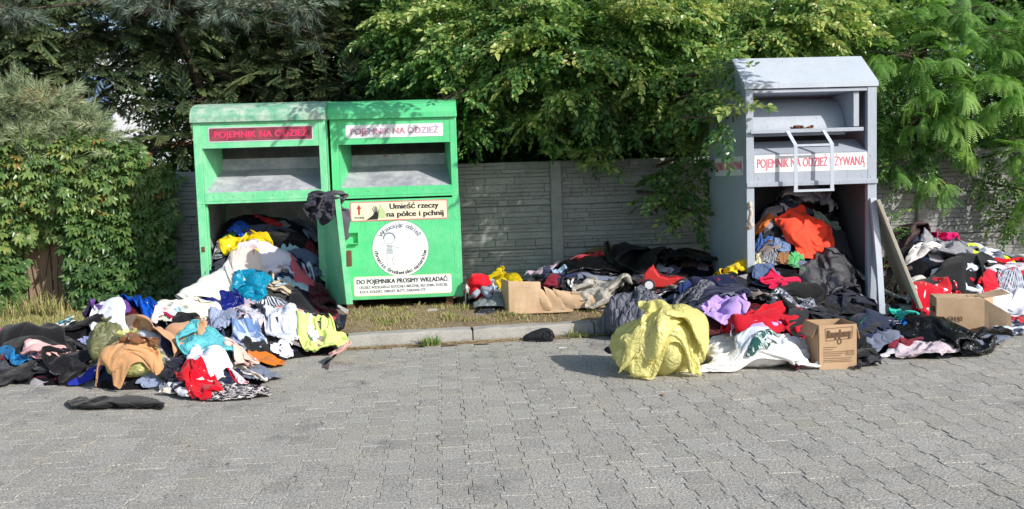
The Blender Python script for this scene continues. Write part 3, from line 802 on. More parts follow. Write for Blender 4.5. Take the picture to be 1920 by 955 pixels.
        line(circ(gx, .59, .05), .0025, M_LTGREY, 'girl_head_print'); line(circ(gx, .585, .075, -40, 220), .0025, M_LTGREY, 'girl_hair_print')
        line([(gx - .02, .53), (gx - .05, .42), (gx + .05, .42), (gx + .02, .53), (gx - .02, .53)], .0025, M_LTGREY, 'dress_print')
        line([(gx - .02, .42), (gx - .03, .35)], .0025, M_LTGREY, 'leg_print'); line([(gx + .02, .42), (gx + .03, .35)], .0025, M_LTGREY, 'leg_print')
        line([(gx - .02, .525), (gx - .075, .515)], .0025, M_LTGREY, 'arm_print'); line([(gx + .02, .525), (gx + .08, .49)], .0025, M_LTGREY, 'arm_print')
        # text board near the bottom
        st = sticker(.172, 1.105, .055, .225, yf, M_WHITE, t, .014, M_CREAM)
        text_obj('DO POJEMNIKA PROSIMY WKŁADAĆ:', .062, M_BLACK, st, (.637, ys, .183), bold=.02, width=.89)
        text_obj('- ODZIEŻ WSZELKIEGO RODZAJU, BIELIZNĘ, RĘCZNIKI, POŚCIEL', .036, M_BLACK, st, (.637, ys, .128), bold=.008, width=.88)
        text_obj('- KOCE, KOŁDRY, OBRUSY, BUTY, ZABAWKI ITP.', .036, M_BLACK, st, (.20, ys, .085), bold=.008, width=.66, align='LEFT')
    return t
DOOR1 = []
BIN1 = green_bin(-2.285, 8.85, 1.225, .262, 1.12, (M_GREENP, M_LIDP), 'left green clothing bank with dark red sign and open lower door, clothes pouring out', True, 1)
BIN2 = green_bin(-1.035, 9.0, 1.215, .268, 1.1, (M_GREEN, M_GREEN), 'right green clothing bank with closed door and round white sticker', False, 2)

# ---------------------------------------------------------------- grey bin
def grey_bin():
    X, Y, Z, W, D = 2.79, 8.20, .12, 1.225, 1.15
    t = empty('clothing_bin', (X, Y, Z)); tag(t, 'tall blue-grey clothing bank with peaked roof, white sign and overflowing bottom opening', 'clothing bank')
    zp = lambda py, px=1525: zat(px, py, Y) - Z
    ZT = zp(162); ZR = zat(1500, 114, Y + .33) - Z; ZP = zp(345); ZS = zp(243); ZG = zp(284)
    rp = [(0, 0), (0, ZT), (.33, ZR), (.85, ZR), (D, ZT + .02), (D, 0)]
    for xa, xb in ((0, .004), (W - .004, W)):
        m = MB(); m.prism([(y, z) for y, z in rp], xa, xb, 'x'); m.build('side_wall', M_GREY, t)
    m = MB(); m.box(.004, W - .004, D - .004, D, 0, ZT); m.build('back_wall', M_GREY, t)
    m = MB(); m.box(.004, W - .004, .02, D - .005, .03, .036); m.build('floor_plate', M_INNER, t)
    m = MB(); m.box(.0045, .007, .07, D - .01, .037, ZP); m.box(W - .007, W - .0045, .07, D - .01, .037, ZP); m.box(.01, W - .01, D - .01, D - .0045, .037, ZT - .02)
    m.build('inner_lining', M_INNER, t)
    # roof sheet with folded lip
    th = .006
    outer = [(-.02, ZT - .012), (-.02, ZT + .028), (.33, ZR + .03), (.86, ZR + .03), (D + .02, ZT + .04), (D + .02, ZT)]
    inner = [(D + .014, ZT), (D + .014, ZT + .034), (.856, ZR + .023), (.333, ZR + .023), (-.013, ZT + .022), (-.013, ZT - .012)]
    m = MB(); m.prism(outer + inner, -.012, W + .012, 'x'); roof = m.build('roof', M_GREYR, t)
    for a in (-.014, W + .0125):
        m = MB(); m.prism(outer[:4] + [(.86, ZR), (.33, ZR)] + [(-.0, ZT - .012)], a, a + .0015, 'x'); m.build('roof_end', M_GREYR, t)
    # posts
    m = MB(); m.box(-.002, .07, -.006, .05, 0, ZT - .014); m.build('post', M_GREY, t, bevel=.004)
    m = MB(); m.box(W - .085, W + .002, -.006, .05, 0, ZT - .014); m.build('post', M_GREY, t, bevel=.004)
    for z in (ZT - .02,):
        m = MB(); m.box(.07, W - .085, .0, .03, z - .03, z); m.build('head_rail', M_GREY, t, bevel=.002)
    # right inner divider beside the drum
    m = MB(); m.box(W - .20, W - .194, .03, .6, ZS + .02, ZT - .055); m.box(W - .194, W - .15, .03, .035, ZS + .02, ZT - .055); m.build('divider', M_GREY, t)
    # curved drum behind the tray
    prof = []
    for i in range(13):
        a = R(-4 + 72 * i / 12); prof.append((.62 - .42 * math.cos(a) * 1.0, ZS - .02 + .36 * math.sin(a)))
    V = [(.07, y, z) for y, z in prof] + [(W - .205, y, z) for y, z in prof]; n = len(prof)
    m = MB(); m.add(V, [(i, i + 1, n + i + 1, n + i) for i in range(n - 1)]); m.build('drum', M_GREY, t, smooth=True)
    m = MB(); m.box(.07, W - .2, .60, .606, ZS, ZT - .03); m.box(.07, W - .086, .05, .6, ZT - .05, ZT - .045); m.build('inner_board', M_GREY, t)
    # tray with rolled front edge
    m = MB(); m.box(.03, W - .14, -.035, .30, ZS - .022, ZS - .012); m.box(.03, W - .14, -.045, -.030, ZS - .026, ZS + .008); tray = m.build('tray', M_GREY, t, bevel=.003)
    # dark slot and sloping top of the front panel
    m = MB()
    a, b = .071, W - .086
    m.add([(a, -.004, ZG - .012), (b, -.004, ZG - .012), (b, .26, ZS - .09), (a, .26, ZS - .09)], [(0, 1, 2, 3)])
    m.add([(a, -.004, ZG - .014), (b, -.004, ZG - .014), (b, .26, ZS - .092), (a, .26, ZS - .092)], [(3, 2, 1, 0)])
    m.build('panel_top', M_GREY, t, fixn=False)
    m = MB(); m.box(a, b, -.004, .004, ZP + .03, ZG - .0145); pnl = m.build('front_panel', M_GREY, t)
    m = MB(); m.box(-.004, W + .004, -.026, .0, ZP - .012, ZP + .0295); m.build('lower_rail', M_GREY, t, bevel=.003)
    # sign
    z0, z1 = zp(321), zp(289)
    m = MB(); m.box(.073, W - .089, -.0065, -.0042, z0, z1); st = m.build('sticker', M_WHITE, t)
    text_obj('POJEMNIK NA ODZIEŻ UŻYWANĄ', .115, M_REDTXT, st, ((.073 + W - .089) / 2, -.0072, (z0 + z1) / 2), bold=.012, width=W - .21)
    m = MB(); m.box(-.0024, -.0002, .09, .95, z0 - .02, z1 + .0); st = m.build('sticker', M_WHITE, t)
    text_obj('POJEMNIK NA ODZIEŻ UŻYWANĄ', .11, M_REDTXT, st, (-.0030, .52, (z0 + z1) / 2 - .01), rot=(R(90), 0, R(-90)), bold=.012, width=.8)
    # pull frame: bent flat bars
    hx0, hx1 = xat(1488, 310, Y - .12) - X, xat(1556, 310, Y - .12) - X
    fy = -.13; zt, zb, zk = ZS - .03, zat(1520, 355, Y - .13) - Z, zat(1520, 271, Y - .13) - Z
    fr = empty('pull_frame'); fr.parent = t
    for k, (xa, dx) in enumerate(((hx0, -.045), (hx1, -.045))):
        m = MB(); wd = .034
        m.add([(xa + dx, -.04, zt + .03), (xa + dx + wd, -.04, zt + .03), (xa + wd, fy, zk), (xa, fy, zk), (xa + dx, -.032, zt + .03), (xa + dx + wd, -.032, zt + .03), (xa + wd, fy + .008, zk + .004), (xa, fy + .008, zk + .004)],
              [(0, 1, 2, 3), (7, 6, 5, 4), (0, 3, 7, 4), (1, 5, 6, 2), (0, 4, 5, 1)])
        m.box(xa, xa + wd, fy, fy + .008, zb, zk); m.build('bar', M_GREYR, fr)
    m = MB(); m.box(hx0 + .0345, hx1 - .0005, fy + .0005, fy + .0075, zk - .016, zk + .004); m.build('bar', M_GREYR, fr)
    m = MB(); m.box(hx0 - .002, hx1 + .036, fy - .002, fy + .012, zb - .022, zb - .0005); m.build('bar', M_GREYR, fr)
    for i in range(5): rivet(t, .10 + i * (W - .2) / 4, -.0262, ZP + .01, M_GREYR, .006)
    for (x, z) in ((.12, ZP + .06), (W - .13, ZP + .06), (W - .05, ZP + .05), (W - .05, ZG - .05)): rivet(t, x, -.0045 if x < W - .09 else -.0062, z, M_GREYR, .007)
    # bent frame strip hanging off the right post, in front of it
    tp = at(1632, 372, Y - .06) - (X, Y, Z); bt = at(1649, 591, Y - .13) - (X, Y, Z); 
    m = MB(); wd = .058; q = []
    for j in range(7):
        v = j / 6; p = bt + (tp - bt) * v; bow = .010 * math.sin(v * 3.14)
        q += [p + (bow, 0, 0), p + (bow + wd, 0, 0), p + (bow + wd, .035, 0), p + (bow, .035, 0)]
    fs = [(j * 4 + i, j * 4 + (i + 1) % 4, (j + 1) * 4 + (i + 1) % 4, (j + 1) * 4 + i) for j in range(6) for i in range(4)] + [(3, 2, 1, 0), (24, 25, 26, 27)]
    m.add(q, fs); s_ = m.build('bent_door_edge', M_GREYR, t, bevel=.003); s_['label'] = 'pale bent sheet edge hanging beside the right post'
    return t
BIN3 = grey_bin()

# cream board leaning on the right side of the grey bin
M_BOARD = mat_paint('cream_board_paint', (.52, .48, .40), (.45, .40, .33), (.22, .18, .13), .6)
def leaning_board():
    a = at(1650, 374, 8.05); b = at(1731, 574, 8.0)            # front edge, top and foot
    b[2] = .115
    dpt = np.array([.16, .60, 0.0])                              # depth direction
    t = empty('leaning_board', tuple(b)); tag(t, 'cream sheet-metal door leaning against the right side of the grey clothing bank', 'panel')
    A = a - b; nrm = np.cross(A, dpt); nrm /= np.linalg.norm(nrm); nrm *= .030
    P = [np.zeros(3), A, A + dpt, dpt]
    m = MB(); vs = [p for p in P] + [p + nrm for p in P]
    m.add(vs, [(0, 1, 2, 3), (7, 6, 5, 4)] + [(i, (i + 1) % 4, 4 + (i + 1) % 4, 4 + i) for i in range(4)])
    m.build('board', M_BOARD, t, bevel=.004)
    for k in (.18, .80):
        o_ = A * k - nrm * .35; q = [o_ + dpt * .05, o_ + dpt * .95, o_ + A * .03 + dpt * .95, o_ + A * .03 + dpt * .05]
        m = MB(); m.add([p for p in q] + [p + nrm * .33 for p in q], [(0, 1, 2, 3), (7, 6, 5, 4)] + [(i, (i + 1) % 4, 4 + (i + 1) % 4, 4 + i) for i in range(4)]); m.build('stiffener', M_BOARD, t)
leaning_board()

# ---------------------------------------------------------------- the shape of the heaps
def ground_z(x, y):
    x = np.asarray(x, float); y = np.asarray(y, float); ky = kerb_y(x)
    return np.where(y < ky, 0.0, np.where(y < ky + .15, .117, verge_z(x, y)))
IN_BOX = [(-2.285, 8.85, 1.225, 1.12, .27), (2.79, 8.20, 1.225, 1.15, .156)]   # x0, y front, width, depth, floor
def anchors(lst):
    P = []
    for a in lst:
        if a[0] == 'Y': P.append(at(a[1], a[2], a[3]))
        elif a[0] == 'z': P.append(gz(a[1], a[2], a[3]))
        elif a[0] == 'g':
            p = gz(a[1], a[2], 0.0)
            if p[1] > kerb_y(p[0]): p = gz(a[1], a[2], .14)
            P.append(p)
        else: P.append(np.array(a[1:4], float))
    return np.array(P)
A_IN = [anchors([('Y', 400, 452, 9.6), ('Y', 440, 420, 9.6), ('Y', 500, 418, 9.7), ('Y', 560, 432, 9.6), ('Y', 600, 465, 9.5), ('Y', 390, 485, 9.2), ('Y', 470, 458, 9.25), ('Y', 540, 462, 9.2), ('Y', 600, 500, 9.1),
                 ('Y', 395, 520, 8.85), ('Y', 450, 505, 8.8), ('Y', 520, 512, 8.78), ('Y', 600, 545, 8.8)]),
        anchors([('Y', 1430, 395, 9.0), ('Y', 1500, 374, 9.1), ('Y', 1560, 390, 9.05), ('Y', 1600, 425, 8.9), ('Y', 1425, 440, 8.65), ('Y', 1500, 430, 8.6), ('Y', 1590, 475, 8.6),
                 ('Y', 1420, 500, 8.25), ('Y', 1500, 500, 8.2), ('Y', 1590, 532, 8.2)])]
A_OUT = anchors([('Y', 395, 522, 8.84), ('Y', 450, 507, 8.78), ('Y', 520, 514, 8.76), ('Y', 600, 548, 8.76),
                 ('Y', 360, 560, 8.4), ('Y', 430, 560, 8.5), ('Y', 520, 560, 8.5), ('Y', 610, 580, 8.45), ('Y', 300, 572, 8.35), ('Y', 240, 572, 8.3), ('Y', 190, 585, 8.2),
                 ('Y', 430, 600, 8.2), ('Y', 520, 600, 8.2), ('Y', 600, 610, 8.15), ('z', 290, 610, .24), ('z', 340, 612, .22), ('z', 400, 625, .18), ('z', 470, 630, .16), ('z', 540, 640, .11), ('z', 600, 640, .10),
                 ('z', 210, 625, .20), ('z', 245, 645, .28), ('z', 300, 650, .26), ('z', 235, 690, .15), ('z', 380, 660, .20), ('z', 430, 660, .13), ('z', 330, 700, .10), ('z', 400, 715, .07),
                 ('z', 60, 635, .13), ('z', 20, 670, .11), ('z', 100, 660, .12), ('z', 120, 690, .10), ('z', 40, 700, .06), ('z', 165, 655, .10),
                 ('g', -40, 722), ('g', 30, 726), ('g', 110, 726), ('g', 180, 728), ('g', 250, 730), ('g', 330, 750), ('g', 420, 754), ('g', 500, 745), ('g', 525, 692), ('g', 560, 676), ('g', 620, 668), ('g', 660, 640),
                 ('g', 660, 590), ('g', 40, 602), ('g', 110, 606), ('w', -3.4, 8.9, .14), ('w', -2.9, 9.1, .15), ('w', -2.5, 9.2, .16), ('w', -4.1, 8.5, .14),
                 # along the wall between the containers
                 ('Y', 890, 528, 9.2), ('Y', 950, 520, 9.2), ('Y', 1020, 515, 9.4), ('Y', 1100, 490, 9.6), ('Y', 1180, 488, 9.6), ('Y', 1280, 480, 9.5), ('Y', 1325, 490, 9.3),
                 ('Y', 1000, 545, 8.95), ('Y', 1100, 530, 9.0), ('Y', 1200, 530, 8.85), ('Y', 1290, 528, 8.7), ('Y', 940, 562, 8.75), ('Y', 1030, 566, 8.65), ('Y', 1120, 562, 8.55), ('Y', 1200, 565, 8.4),
                 ('g', 880, 576), ('g', 960, 584), ('g', 1060, 584), ('g', 1130, 582),
                 # in front of the grey container
                 ('Y', 1420, 502, 8.2), ('Y', 1500, 502, 8.15), ('Y', 1590, 534, 8.15), ('Y', 1350, 520, 8.15), ('Y', 1300, 555, 7.9), ('Y', 1430, 545, 7.9), ('Y', 1500, 560, 7.85), ('Y', 1580, 580, 7.75),
                 ('Y', 1240, 600, 7.3), ('Y', 1300, 600, 7.3), ('Y', 1380, 565, 7.35), ('Y', 1440, 570, 7.35), ('Y', 1380, 610, 6.98), ('Y', 1440, 610, 7.0), ('Y', 1500, 600, 7.3), ('Y', 1380, 650, 6.75), ('Y', 1460, 650, 6.75), ('Y', 1560, 620, 7.2), ('z', 1620, 615, .17),
                 ('g', 1330, 695), ('g', 1420, 700), ('g', 1530, 696), ('g', 1610, 672), ('g', 1700, 672), ('g', 1800, 672), ('g', 1870, 664), ('z', 1690, 620, .14), ('z', 1760, 625, .13), ('z', 1740, 650, .08), ('g', 1190, 680), ('g', 1150, 640),
                 # right of the grey container
                 ('Y', 1700, 445, 9.4), ('Y', 1780, 455, 9.5), ('Y', 1850, 478, 9.4), ('Y', 1930, 488, 9.4), ('Y', 1720, 500, 8.9), ('Y', 1800, 500, 8.8), ('Y', 1900, 530, 8.7), ('Y', 1760, 550, 8.4), ('Y', 1850, 565, 8.35), ('Y', 1930, 575, 8.3), ('Y', 2000, 540, 8.9),
                 ('g', 1900, 640), ('g', 1960, 632)])
def make_field(P, spread=.27, ridge=.06):
    h = P[:, 2] - ground_z(P[:, 0], P[:, 1]); h = np.maximum(h, 0)
    D = ((P[:, None, :2] - P[None, :, :2]) ** 2).sum(-1); K = np.exp(-D / (2 * spread * spread))
    coef = np.linalg.solve(K + ridge * np.eye(len(P)), h)
    def f(x, y):
        x = np.asarray(x, float); y = np.asarray(y, float)
        d = (x[..., None] - P[:, 0]) ** 2 + (y[..., None] - P[:, 1]) ** 2
        return np.maximum((np.exp(-d / (2 * spread * spread)) * coef).sum(-1), 0)
    return f
F_OUT = make_field(A_OUT); F_INS = [make_field(a, .30) for a in A_IN]
GRIDX, GRIDY, CELL, GRIDNX, GRIDNY = -6.0, 5.6, .02, 660, 250
_gx = GRIDX + np.arange(GRIDNX) * CELL; _gy = GRIDY + np.arange(GRIDNY) * CELL
GXX, GYY = np.meshgrid(_gx, _gy)
GH = np.zeros_like(GXX)
for r0 in range(0, GRIDNY, 25): GH[r0:r0 + 25] = F_OUT(GXX[r0:r0 + 25], GYY[r0:r0 + 25])
GG = ground_z(GXX, GYY)
for k, (bx, by, bw, bd, bf) in enumerate(IN_BOX):
    inside = (GXX > bx) & (GXX < bx + bw) & (GYY > by) & (GYY < by + bd)
    GH[inside] = F_INS[k](GXX[inside], GYY[inside]); GG[inside] = bf
GH[(GXX > -1.035) & (GXX < .19) & (GYY > 8.97)] = 0                      # nothing below the closed container
GBASE = GG + GH                                                          # top of the packed heap
ACC = GBASE.copy()                                                       # grows as garments are laid on it
def sample(G, x, y):
    fx = np.clip((np.asarray(x) - GRIDX) / CELL, 0, GRIDNX - 1.001); fy = np.clip((np.asarray(y) - GRIDY) / CELL, 0, GRIDNY - 1.001)
    i = fx.astype(int); j = fy.astype(int); a = fx - i; b = fy - j
    return G[j, i] * (1 - a) * (1 - b) + G[j, i + 1] * a * (1 - b) + G[j + 1, i] * (1 - a) * b + G[j + 1, i + 1] * a * b
def hit(px, py, lift=0.0, ymin=5.7):
    d = ray(px, py); ys = np.arange(ymin, 10.1, .01); P = CAM[None] + d[None] * (ys / d[1])[:, None]
    b = P[:, 2] <= sample(GBASE, P[:, 0], P[:, 1]) + lift
    k = int(np.argmax(b)) if b.any() else len(ys) - 1
    return P[k]
def blur(A, n):
    for _ in range(n):
        A = (A + np.roll(A, 1, 0) + np.roll(A, -1, 0) + np.roll(A, 1, 1) + np.roll(A, -1, 1)) / 5
    return A

# ---------------------------------------------------------------- fabrics
FAB = {}
def fabric(col, finish='cloth', pattern=None, col2=None, scale=1.0):
    key = (col, finish, pattern, col2, scale)
    if key in FAB: return FAB[key]
    m = NT('fabric_' + finish); c = lin(col); uv = m.co('UV'); ob = m.co()
    soft = m.noise(11, 4, .6, ob)
    cc = m.mix(m.math('MULTIPLY', soft, .5), tuple(min(1, x * 1.08) for x in c), tuple(x * .74 for x in c))
    if pattern:
        c2 = lin(col2)
        if pattern in ('stripes', 'check'):
            mp = m.mapping(uv, (1, 1, 1)); wv = m.n('ShaderNodeTexWave'); wv.wave_type = 'BANDS'; wv.bands_direction = 'X'; wv.inputs['Scale'].default_value = 9 * scale; m.l(mp, wv.inputs['Vector'])
            f = m.ramp(wv.outputs['Fac'], [(.48, 0.0), (.56, 1.0)])
            cc = m.mix(f, cc, c2)
            if pattern == 'check':
                w2 = m.n('ShaderNodeTexWave'); w2.wave_type = 'BANDS'; w2.bands_direction = 'Y'; w2.inputs['Scale'].default_value = 9 * scale; m.l(mp, w2.inputs['Vector'])
                cc = m.mix(m.math('MULTIPLY', m.ramp(w2.outputs['Fac'], [(.48, 0.0), (.56, 1.0)]), .5), cc, c2)
        elif pattern == 'dots':
            v = m.n('ShaderNodeTexVoronoi'); v.inputs['Scale'].default_value = 14 * scale; v.inputs['Randomness'].default_value = .8; m.l(uv, v.inputs['Vector'])
            cc = m.mix(m.ramp(v.outputs['Distance'], [(.27, 1.0), (.33, 0.0)]), cc, c2)
        elif pattern == 'floral':
            n_ = m.noise(16 * scale, 5, .65, uv, 1.8)
            cc = m.mix(m.ramp(n_, [(.50, 0.0), (.54, 1.0), (.58, 1.0), (.61, 0.0)]), cc, c2)
        elif pattern == 'patches':
            cc = m.mix(m.ramp(m.noise(5 * scale, 3, .5, uv, 1), [(.5, 0.0), (.53, 1.0)]), cc, c2)
    f1 = m.noise(26, 4, .6, ob); f2 = m.noise(70, 3, .6, ob, 1.2)
    if finish == 'cloth':
        nb = m.bump(m.noise(420, 2, .6, ob), .35, .0015, m.bump(m.math('ADD', f1, m.math('MULTIPLY', f2, .3)), .55, .014)); m.set(cc, .92, 0, nb, .15)
        m.b.inputs['Sheen Weight'].default_value = .12
    elif finish == 'knit':
        nb = m.bump(m.noise(160, 2, .6, ob), .8, .004, m.bump(f1, .4, .012)); m.set(cc, .97, 0, nb, .08); m.b.inputs['Sheen Weight'].default_value = .3
    elif finish == 'velvet':
        nb = m.bump(m.noise(300, 2, .6, ob), .5, .002, m.bump(f1, .5, .014)); m.set(cc, .75, 0, nb, .2); m.b.inputs['Sheen Weight'].default_value = .7
        m.b.inputs['Sheen Tint'].default_value = (*[min(1, x * 1.6 + .1) for x in c], 1)
    elif finish == 'nylon':
        nb = m.bump(m.math('ADD', f1, f2), .8, .010); m.set(cc, .38, 0, nb, .5)
    elif finish == 'quilt':
        mp = m.mapping(ob, (1, 1, 1), (0, 0, R(45))); sx = []
        for d in 'XY':
            wv = m.n('ShaderNodeTexWave'); wv.wave_type = 'BANDS'; wv.bands_direction = d; wv.inputs['Scale'].default_value = 5.5 * scale; wv.inputs['Distortion'].default_value = 1.2; wv.inputs['Detail Scale'].default_value = .6; m.l(mp, wv.inputs['Vector']); sx.append(m.ramp(wv.outputs['Fac'], [(.0, 0.0), (.22, .8), (.6, 1.0)]))
        nb = m.bump(m.mix(1.0, sx[0], sx[1], 'MULTIPLY'), 1.0, .02, m.bump(f2, .5, .006)); m.set(cc, .45, 0, nb, .4)
    elif finish == 'plush':
        nb = m.bump(m.noise(85, 3, .8, ob, 1.5), 1.0, .012); m.set(cc, 1, 0, nb, .05)
    elif finish in ('plastic', 'film'):
        r1 = m.math('ABSOLUTE', m.math('SUBTRACT', m.noise(9, 3, .55, ob, 1.6), .5)); r2 = m.math('ABSOLUTE', m.math('SUBTRACT', m.noise(24, 3, .6, ob, 1.2), .5))
        h = m.math('ADD', m.math('MULTIPLY', r1, -2.4), m.math('MULTIPLY', r2, -.55))
        nb = m.bump(h, .8, .02); m.set(cc, .2, 0, nb, .6)
        tr = m.n('ShaderNodeBsdfTranslucent'); m.l(cc, tr.inputs['Color']); m.l(nb, tr.inputs['Normal'])
        mx = m.n('ShaderNodeMixShader'); mx.inputs[0].default_value = .35; m.l(m.b.outputs[0], mx.inputs[1]); m.l(tr.outputs[0], mx.inputs[2]); last = mx.outputs[0]
        if finish == 'film':
            tp = m.n('ShaderNodeBsdfTransparent'); m2 = m.n('ShaderNodeMixShader'); m2.inputs[0].default_value = .16; m.l(last, m2.inputs[1]); m.l(tp.outputs[0], m2.inputs[2]); last = m2.outputs[0]
        m.l(last, m.out.inputs['Surface'])
    FAB[key] = m.mat
    return m.mat

def in_walls(x, y):
    for bx, by, bw, bd, bf in IN_BOX:
        ins = (y > by + .05) & (x > bx - .25) & (x < bx + bw + .25)
        x = np.where(ins, np.clip(x, bx + .075 + .012, bx + bw - .10), x)
    y = np.where((x > -1.06) & (x < .22), np.minimum(y, 8.955), y)
    return x, np.minimum(y, 10.12)
ITEM_N = [0]
def lay_shape(proto, box, rot, thick=1.0, lift=0.0, mirror=False, settle=.85, wrinkle=.0075):
    """bends one crumpled shape over the heap so that it covers the given patch of the surface"""
    co, uv, F = PROTO[proto]; x0, y0, x1, y1 = box
    ITEM_N[0] += 1
    c, s = math.cos(R(rot)), math.sin(R(rot)); u = co[:, 0] * c - co[:, 1] * s; v = co[:, 0] * s + co[:, 1] * c
    if mirror: u = -u
    u = (u - u.min()) / np.ptp(u) - .5; v = (v - v.min()) / np.ptp(v); z = co[:, 2].copy()
    xc = (x0 + x1) / 2; hpx = (x1 - x0) * .10 * thick
    Pb = hit(xc, y1, .0); Pt = hit(xc, min(y1 - 3, y0 + hpx), .0)
    W = (x1 - x0) / FPX * (Pb[1] + Pt[1]) / 2
    far = np.linalg.norm((Pt - Pb)[:2]) / (1.5 * max(W, (y1 - y0) / FPX * Pb[1]))
    if far > 1: Pt = Pb + (Pt - Pb) / far
    ts = np.linspace(0, 1, 12); line_xy = Pb[None, :2] + (Pt - Pb)[None, :2] * ts[:, None]; zz = sample(GBASE, line_xy[:, 0], line_xy[:, 1])
    arc = float(np.sqrt((np.diff(line_xy, axis=0) ** 2).sum(1) + np.diff(zz) ** 2).sum()); arc = max(arc, .05)
    th = .5 * (W + arc) * thick * .8
    X = Pb[0] + (Pt[0] - Pb[0]) * v + u * W; Y = Pb[1] + (Pt[1] - Pb[1]) * v - u * W * .03
    X, Y = in_walls(X, Y)
    H = sample(ACC, X, Y); e = .03
    gx = (sample(GBASE, X + e, Y) - sample(GBASE, X - e, Y)) / (2 * e); gy = (sample(GBASE, X, Y + e) - sample(GBASE, X, Y - e)) / (2 * e)
    gx = np.clip(gx, -1.2, 1.2); gy = np.clip(gy, -1.2, 1.2); L = np.sqrt(1 + gx * gx + gy * gy)
    if wrinkle:
        q = ITEM_N[0] * 3.7
        wr = np.array([(1 - abs(noise.noise(Vector((a * W * 9 + q, b * arc * 9, q)))) * 4) + .6 * (1 - abs(noise.noise(Vector((a * W * 21, b * arc * 21 + q, q)))) * 4) for a, b in uv]) * wrinkle
    else: wr = 0
    hz = z * th + wr * np.minimum(1, min(W, arc) / .35)
    X2, Y2 = in_walls(X - gx / L * hz * .8, Y - gy / L * hz * .8)
    Z2 = H + hz / L + .012 + lift
    # let later garments rest on this one
    ii = np.clip(((X2 - GRIDX) / CELL).round().astype(int), 0, GRIDNX - 1); jj = np.clip(((Y2 - GRIDY) / CELL).round().astype(int), 0, GRIDNY - 1)
    T = np.zeros_like(ACC); np.maximum.at(T, (jj, ii), np.maximum(Z2 - sample(ACC, X2, Y2), 0))
    i0, i1, j0, j1 = max(ii.min() - 6, 1), min(ii.max() + 7, GRIDNX - 1), max(jj.min() - 6, 1), min(jj.max() + 7, GRIDNY - 1)
    sub = T[j0:j1, i0:i1]; sub = blur(sub, 5); ACC[j0:j1, i0:i1] += np.minimum(sub * settle, .16)
    return np.stack([X2, Y2, Z2], -1), uv, F, max(W, arc)
def lay(proto, box, rot, mat, name, cat, label, thick=1.0, lift=0.0, mirror=False, wrinkle=.0075):
    V, uv, F, su = lay_shape(proto, box, rot, thick, lift, mirror, wrinkle=wrinkle)
    org = np.array([float(V[:, 0].mean()), float(V[:, 1].mean()), float(sample(GG, V[:, 0].mean(), V[:, 1].mean()))])
    me = bpy.data.meshes.new(name); me.from_pydata((V - org).tolist(), [], F); me.polygons.foreach_set('use_smooth', [True] * len(me.polygons))
    ul = me.uv_layers.new(name='uv'); li = np.empty(len(me.loops), np.int32); me.loops.foreach_get('vertex_index', li)
    ul.data.foreach_set('uv', ((uv[li] + .5) * su * 1.3).astype(np.float32).ravel())
    me.materials.append(mat); me.update()
    o = bpy.data.objects.new(name, me); COL.objects.link(o); o.location = org
    sb = o.modifiers.new('fine', 'SUBSURF'); sb.levels = 1; sb.render_levels = 1
    sd = o.modifiers.new('thick', 'SOLIDIFY'); sd.thickness = .004; sd.offset = 0
    return tag(o, label, cat)
def buried(regions, n, seed, label, size=(75, 140), pal=None):
    """the uncountable garments between the ones one can pick out: ONE object"""
    r_ = random.Random(seed); VV = []; FF = []; MI = []; off = 0; cols = pal or ['17171b', '1e2230', '2a2c34', 'b8b8c4', '3c3e48', '16161a', '5a2028', '6c7488', 'd0ccd0', '1c2644', '40424c', '8a7c78', '222226', '9aa4c0', '7a2434', '2c2c30']
    mats = [fabric(c, 'cloth') for c in cols]; names = [k for k in PROTO if 'bag' not in k and k != 'round_a']
    for _ in range(n):
        rg = r_.choice(regions); cx = r_.uniform(rg[0], rg[2]); cy = r_.uniform(rg[1], rg[3]); w_ = r_.uniform(*size) * rg[4]; h_ = w_ * r_.uniform(.4, .6)
        V, uv, F, su = lay_shape(r_.choice(names), (cx - w_ / 2, cy - h_ / 2, cx + w_ / 2, cy + h_ / 2), r_.uniform(0, 360), r_.uniform(.7, 1.1), settle=.4)
        VV.append(V); FF += [tuple(i + off for i in f) for f in F]; MI += [r_.randrange(len(cols))] * len(F); off += len(V)
    me = bpy.data.meshes.new('buried_clothes'); me.from_pydata(np.concatenate(VV).tolist(), [], FF); me.polygons.foreach_set('use_smooth', [True] * len(FF)); me.polygons.foreach_set('material_index', MI)
    for m_ in mats: me.materials.append(m_)
    o = bpy.data.objects.new('buried_clothes', me); COL.objects.link(o); sb = o.modifiers.new('fine', 'SUBSURF'); sb.levels = sb.render_levels = 1
    return tag(o, label, 'clothes', kind='stuff')

# packed core of every heap: many folded layers nobody could count
def mat_core():
    m = NT('mixed_clothes'); v = m.n('ShaderNodeTexVoronoi'); v.inputs['Scale'].default_value = 8; v.inputs['Randomness'].default_value = 1
    nz = m.n('ShaderNodeTexNoise'); nz.inputs['Scale'].default_value = 5; m.l(m.co(), nz.inputs['Vector'])
    m.l(m.mix(.10, m.co(), nz.outputs['Color']), v.inputs['Vector'])
    sep = m.n('ShaderNodeSeparateColor'); m.l(v.outputs['Color'], sep.inputs[0])
    c = m.ramp(sep.outputs[0], [(0, '16161a'), (.18, '22242e'), (.34, '3a3c46'), (.44, '8a8c98'), (.52, '1c1c20'), (.62, '5c1c24'), (.68, 'b4b0b4'), (.76, '24304a'), (.86, '1a1a1c'), (.94, '7a6a60')], True)
    f1 = m.noise(22, 4, .6); f2 = m.noise(60, 3, .6, None, 1.5)
    return m.set(c, .9, 0, m.bump(m.math('ADD', f1, f2), 1.0, .02), .15)
M_CORE = mat_core()
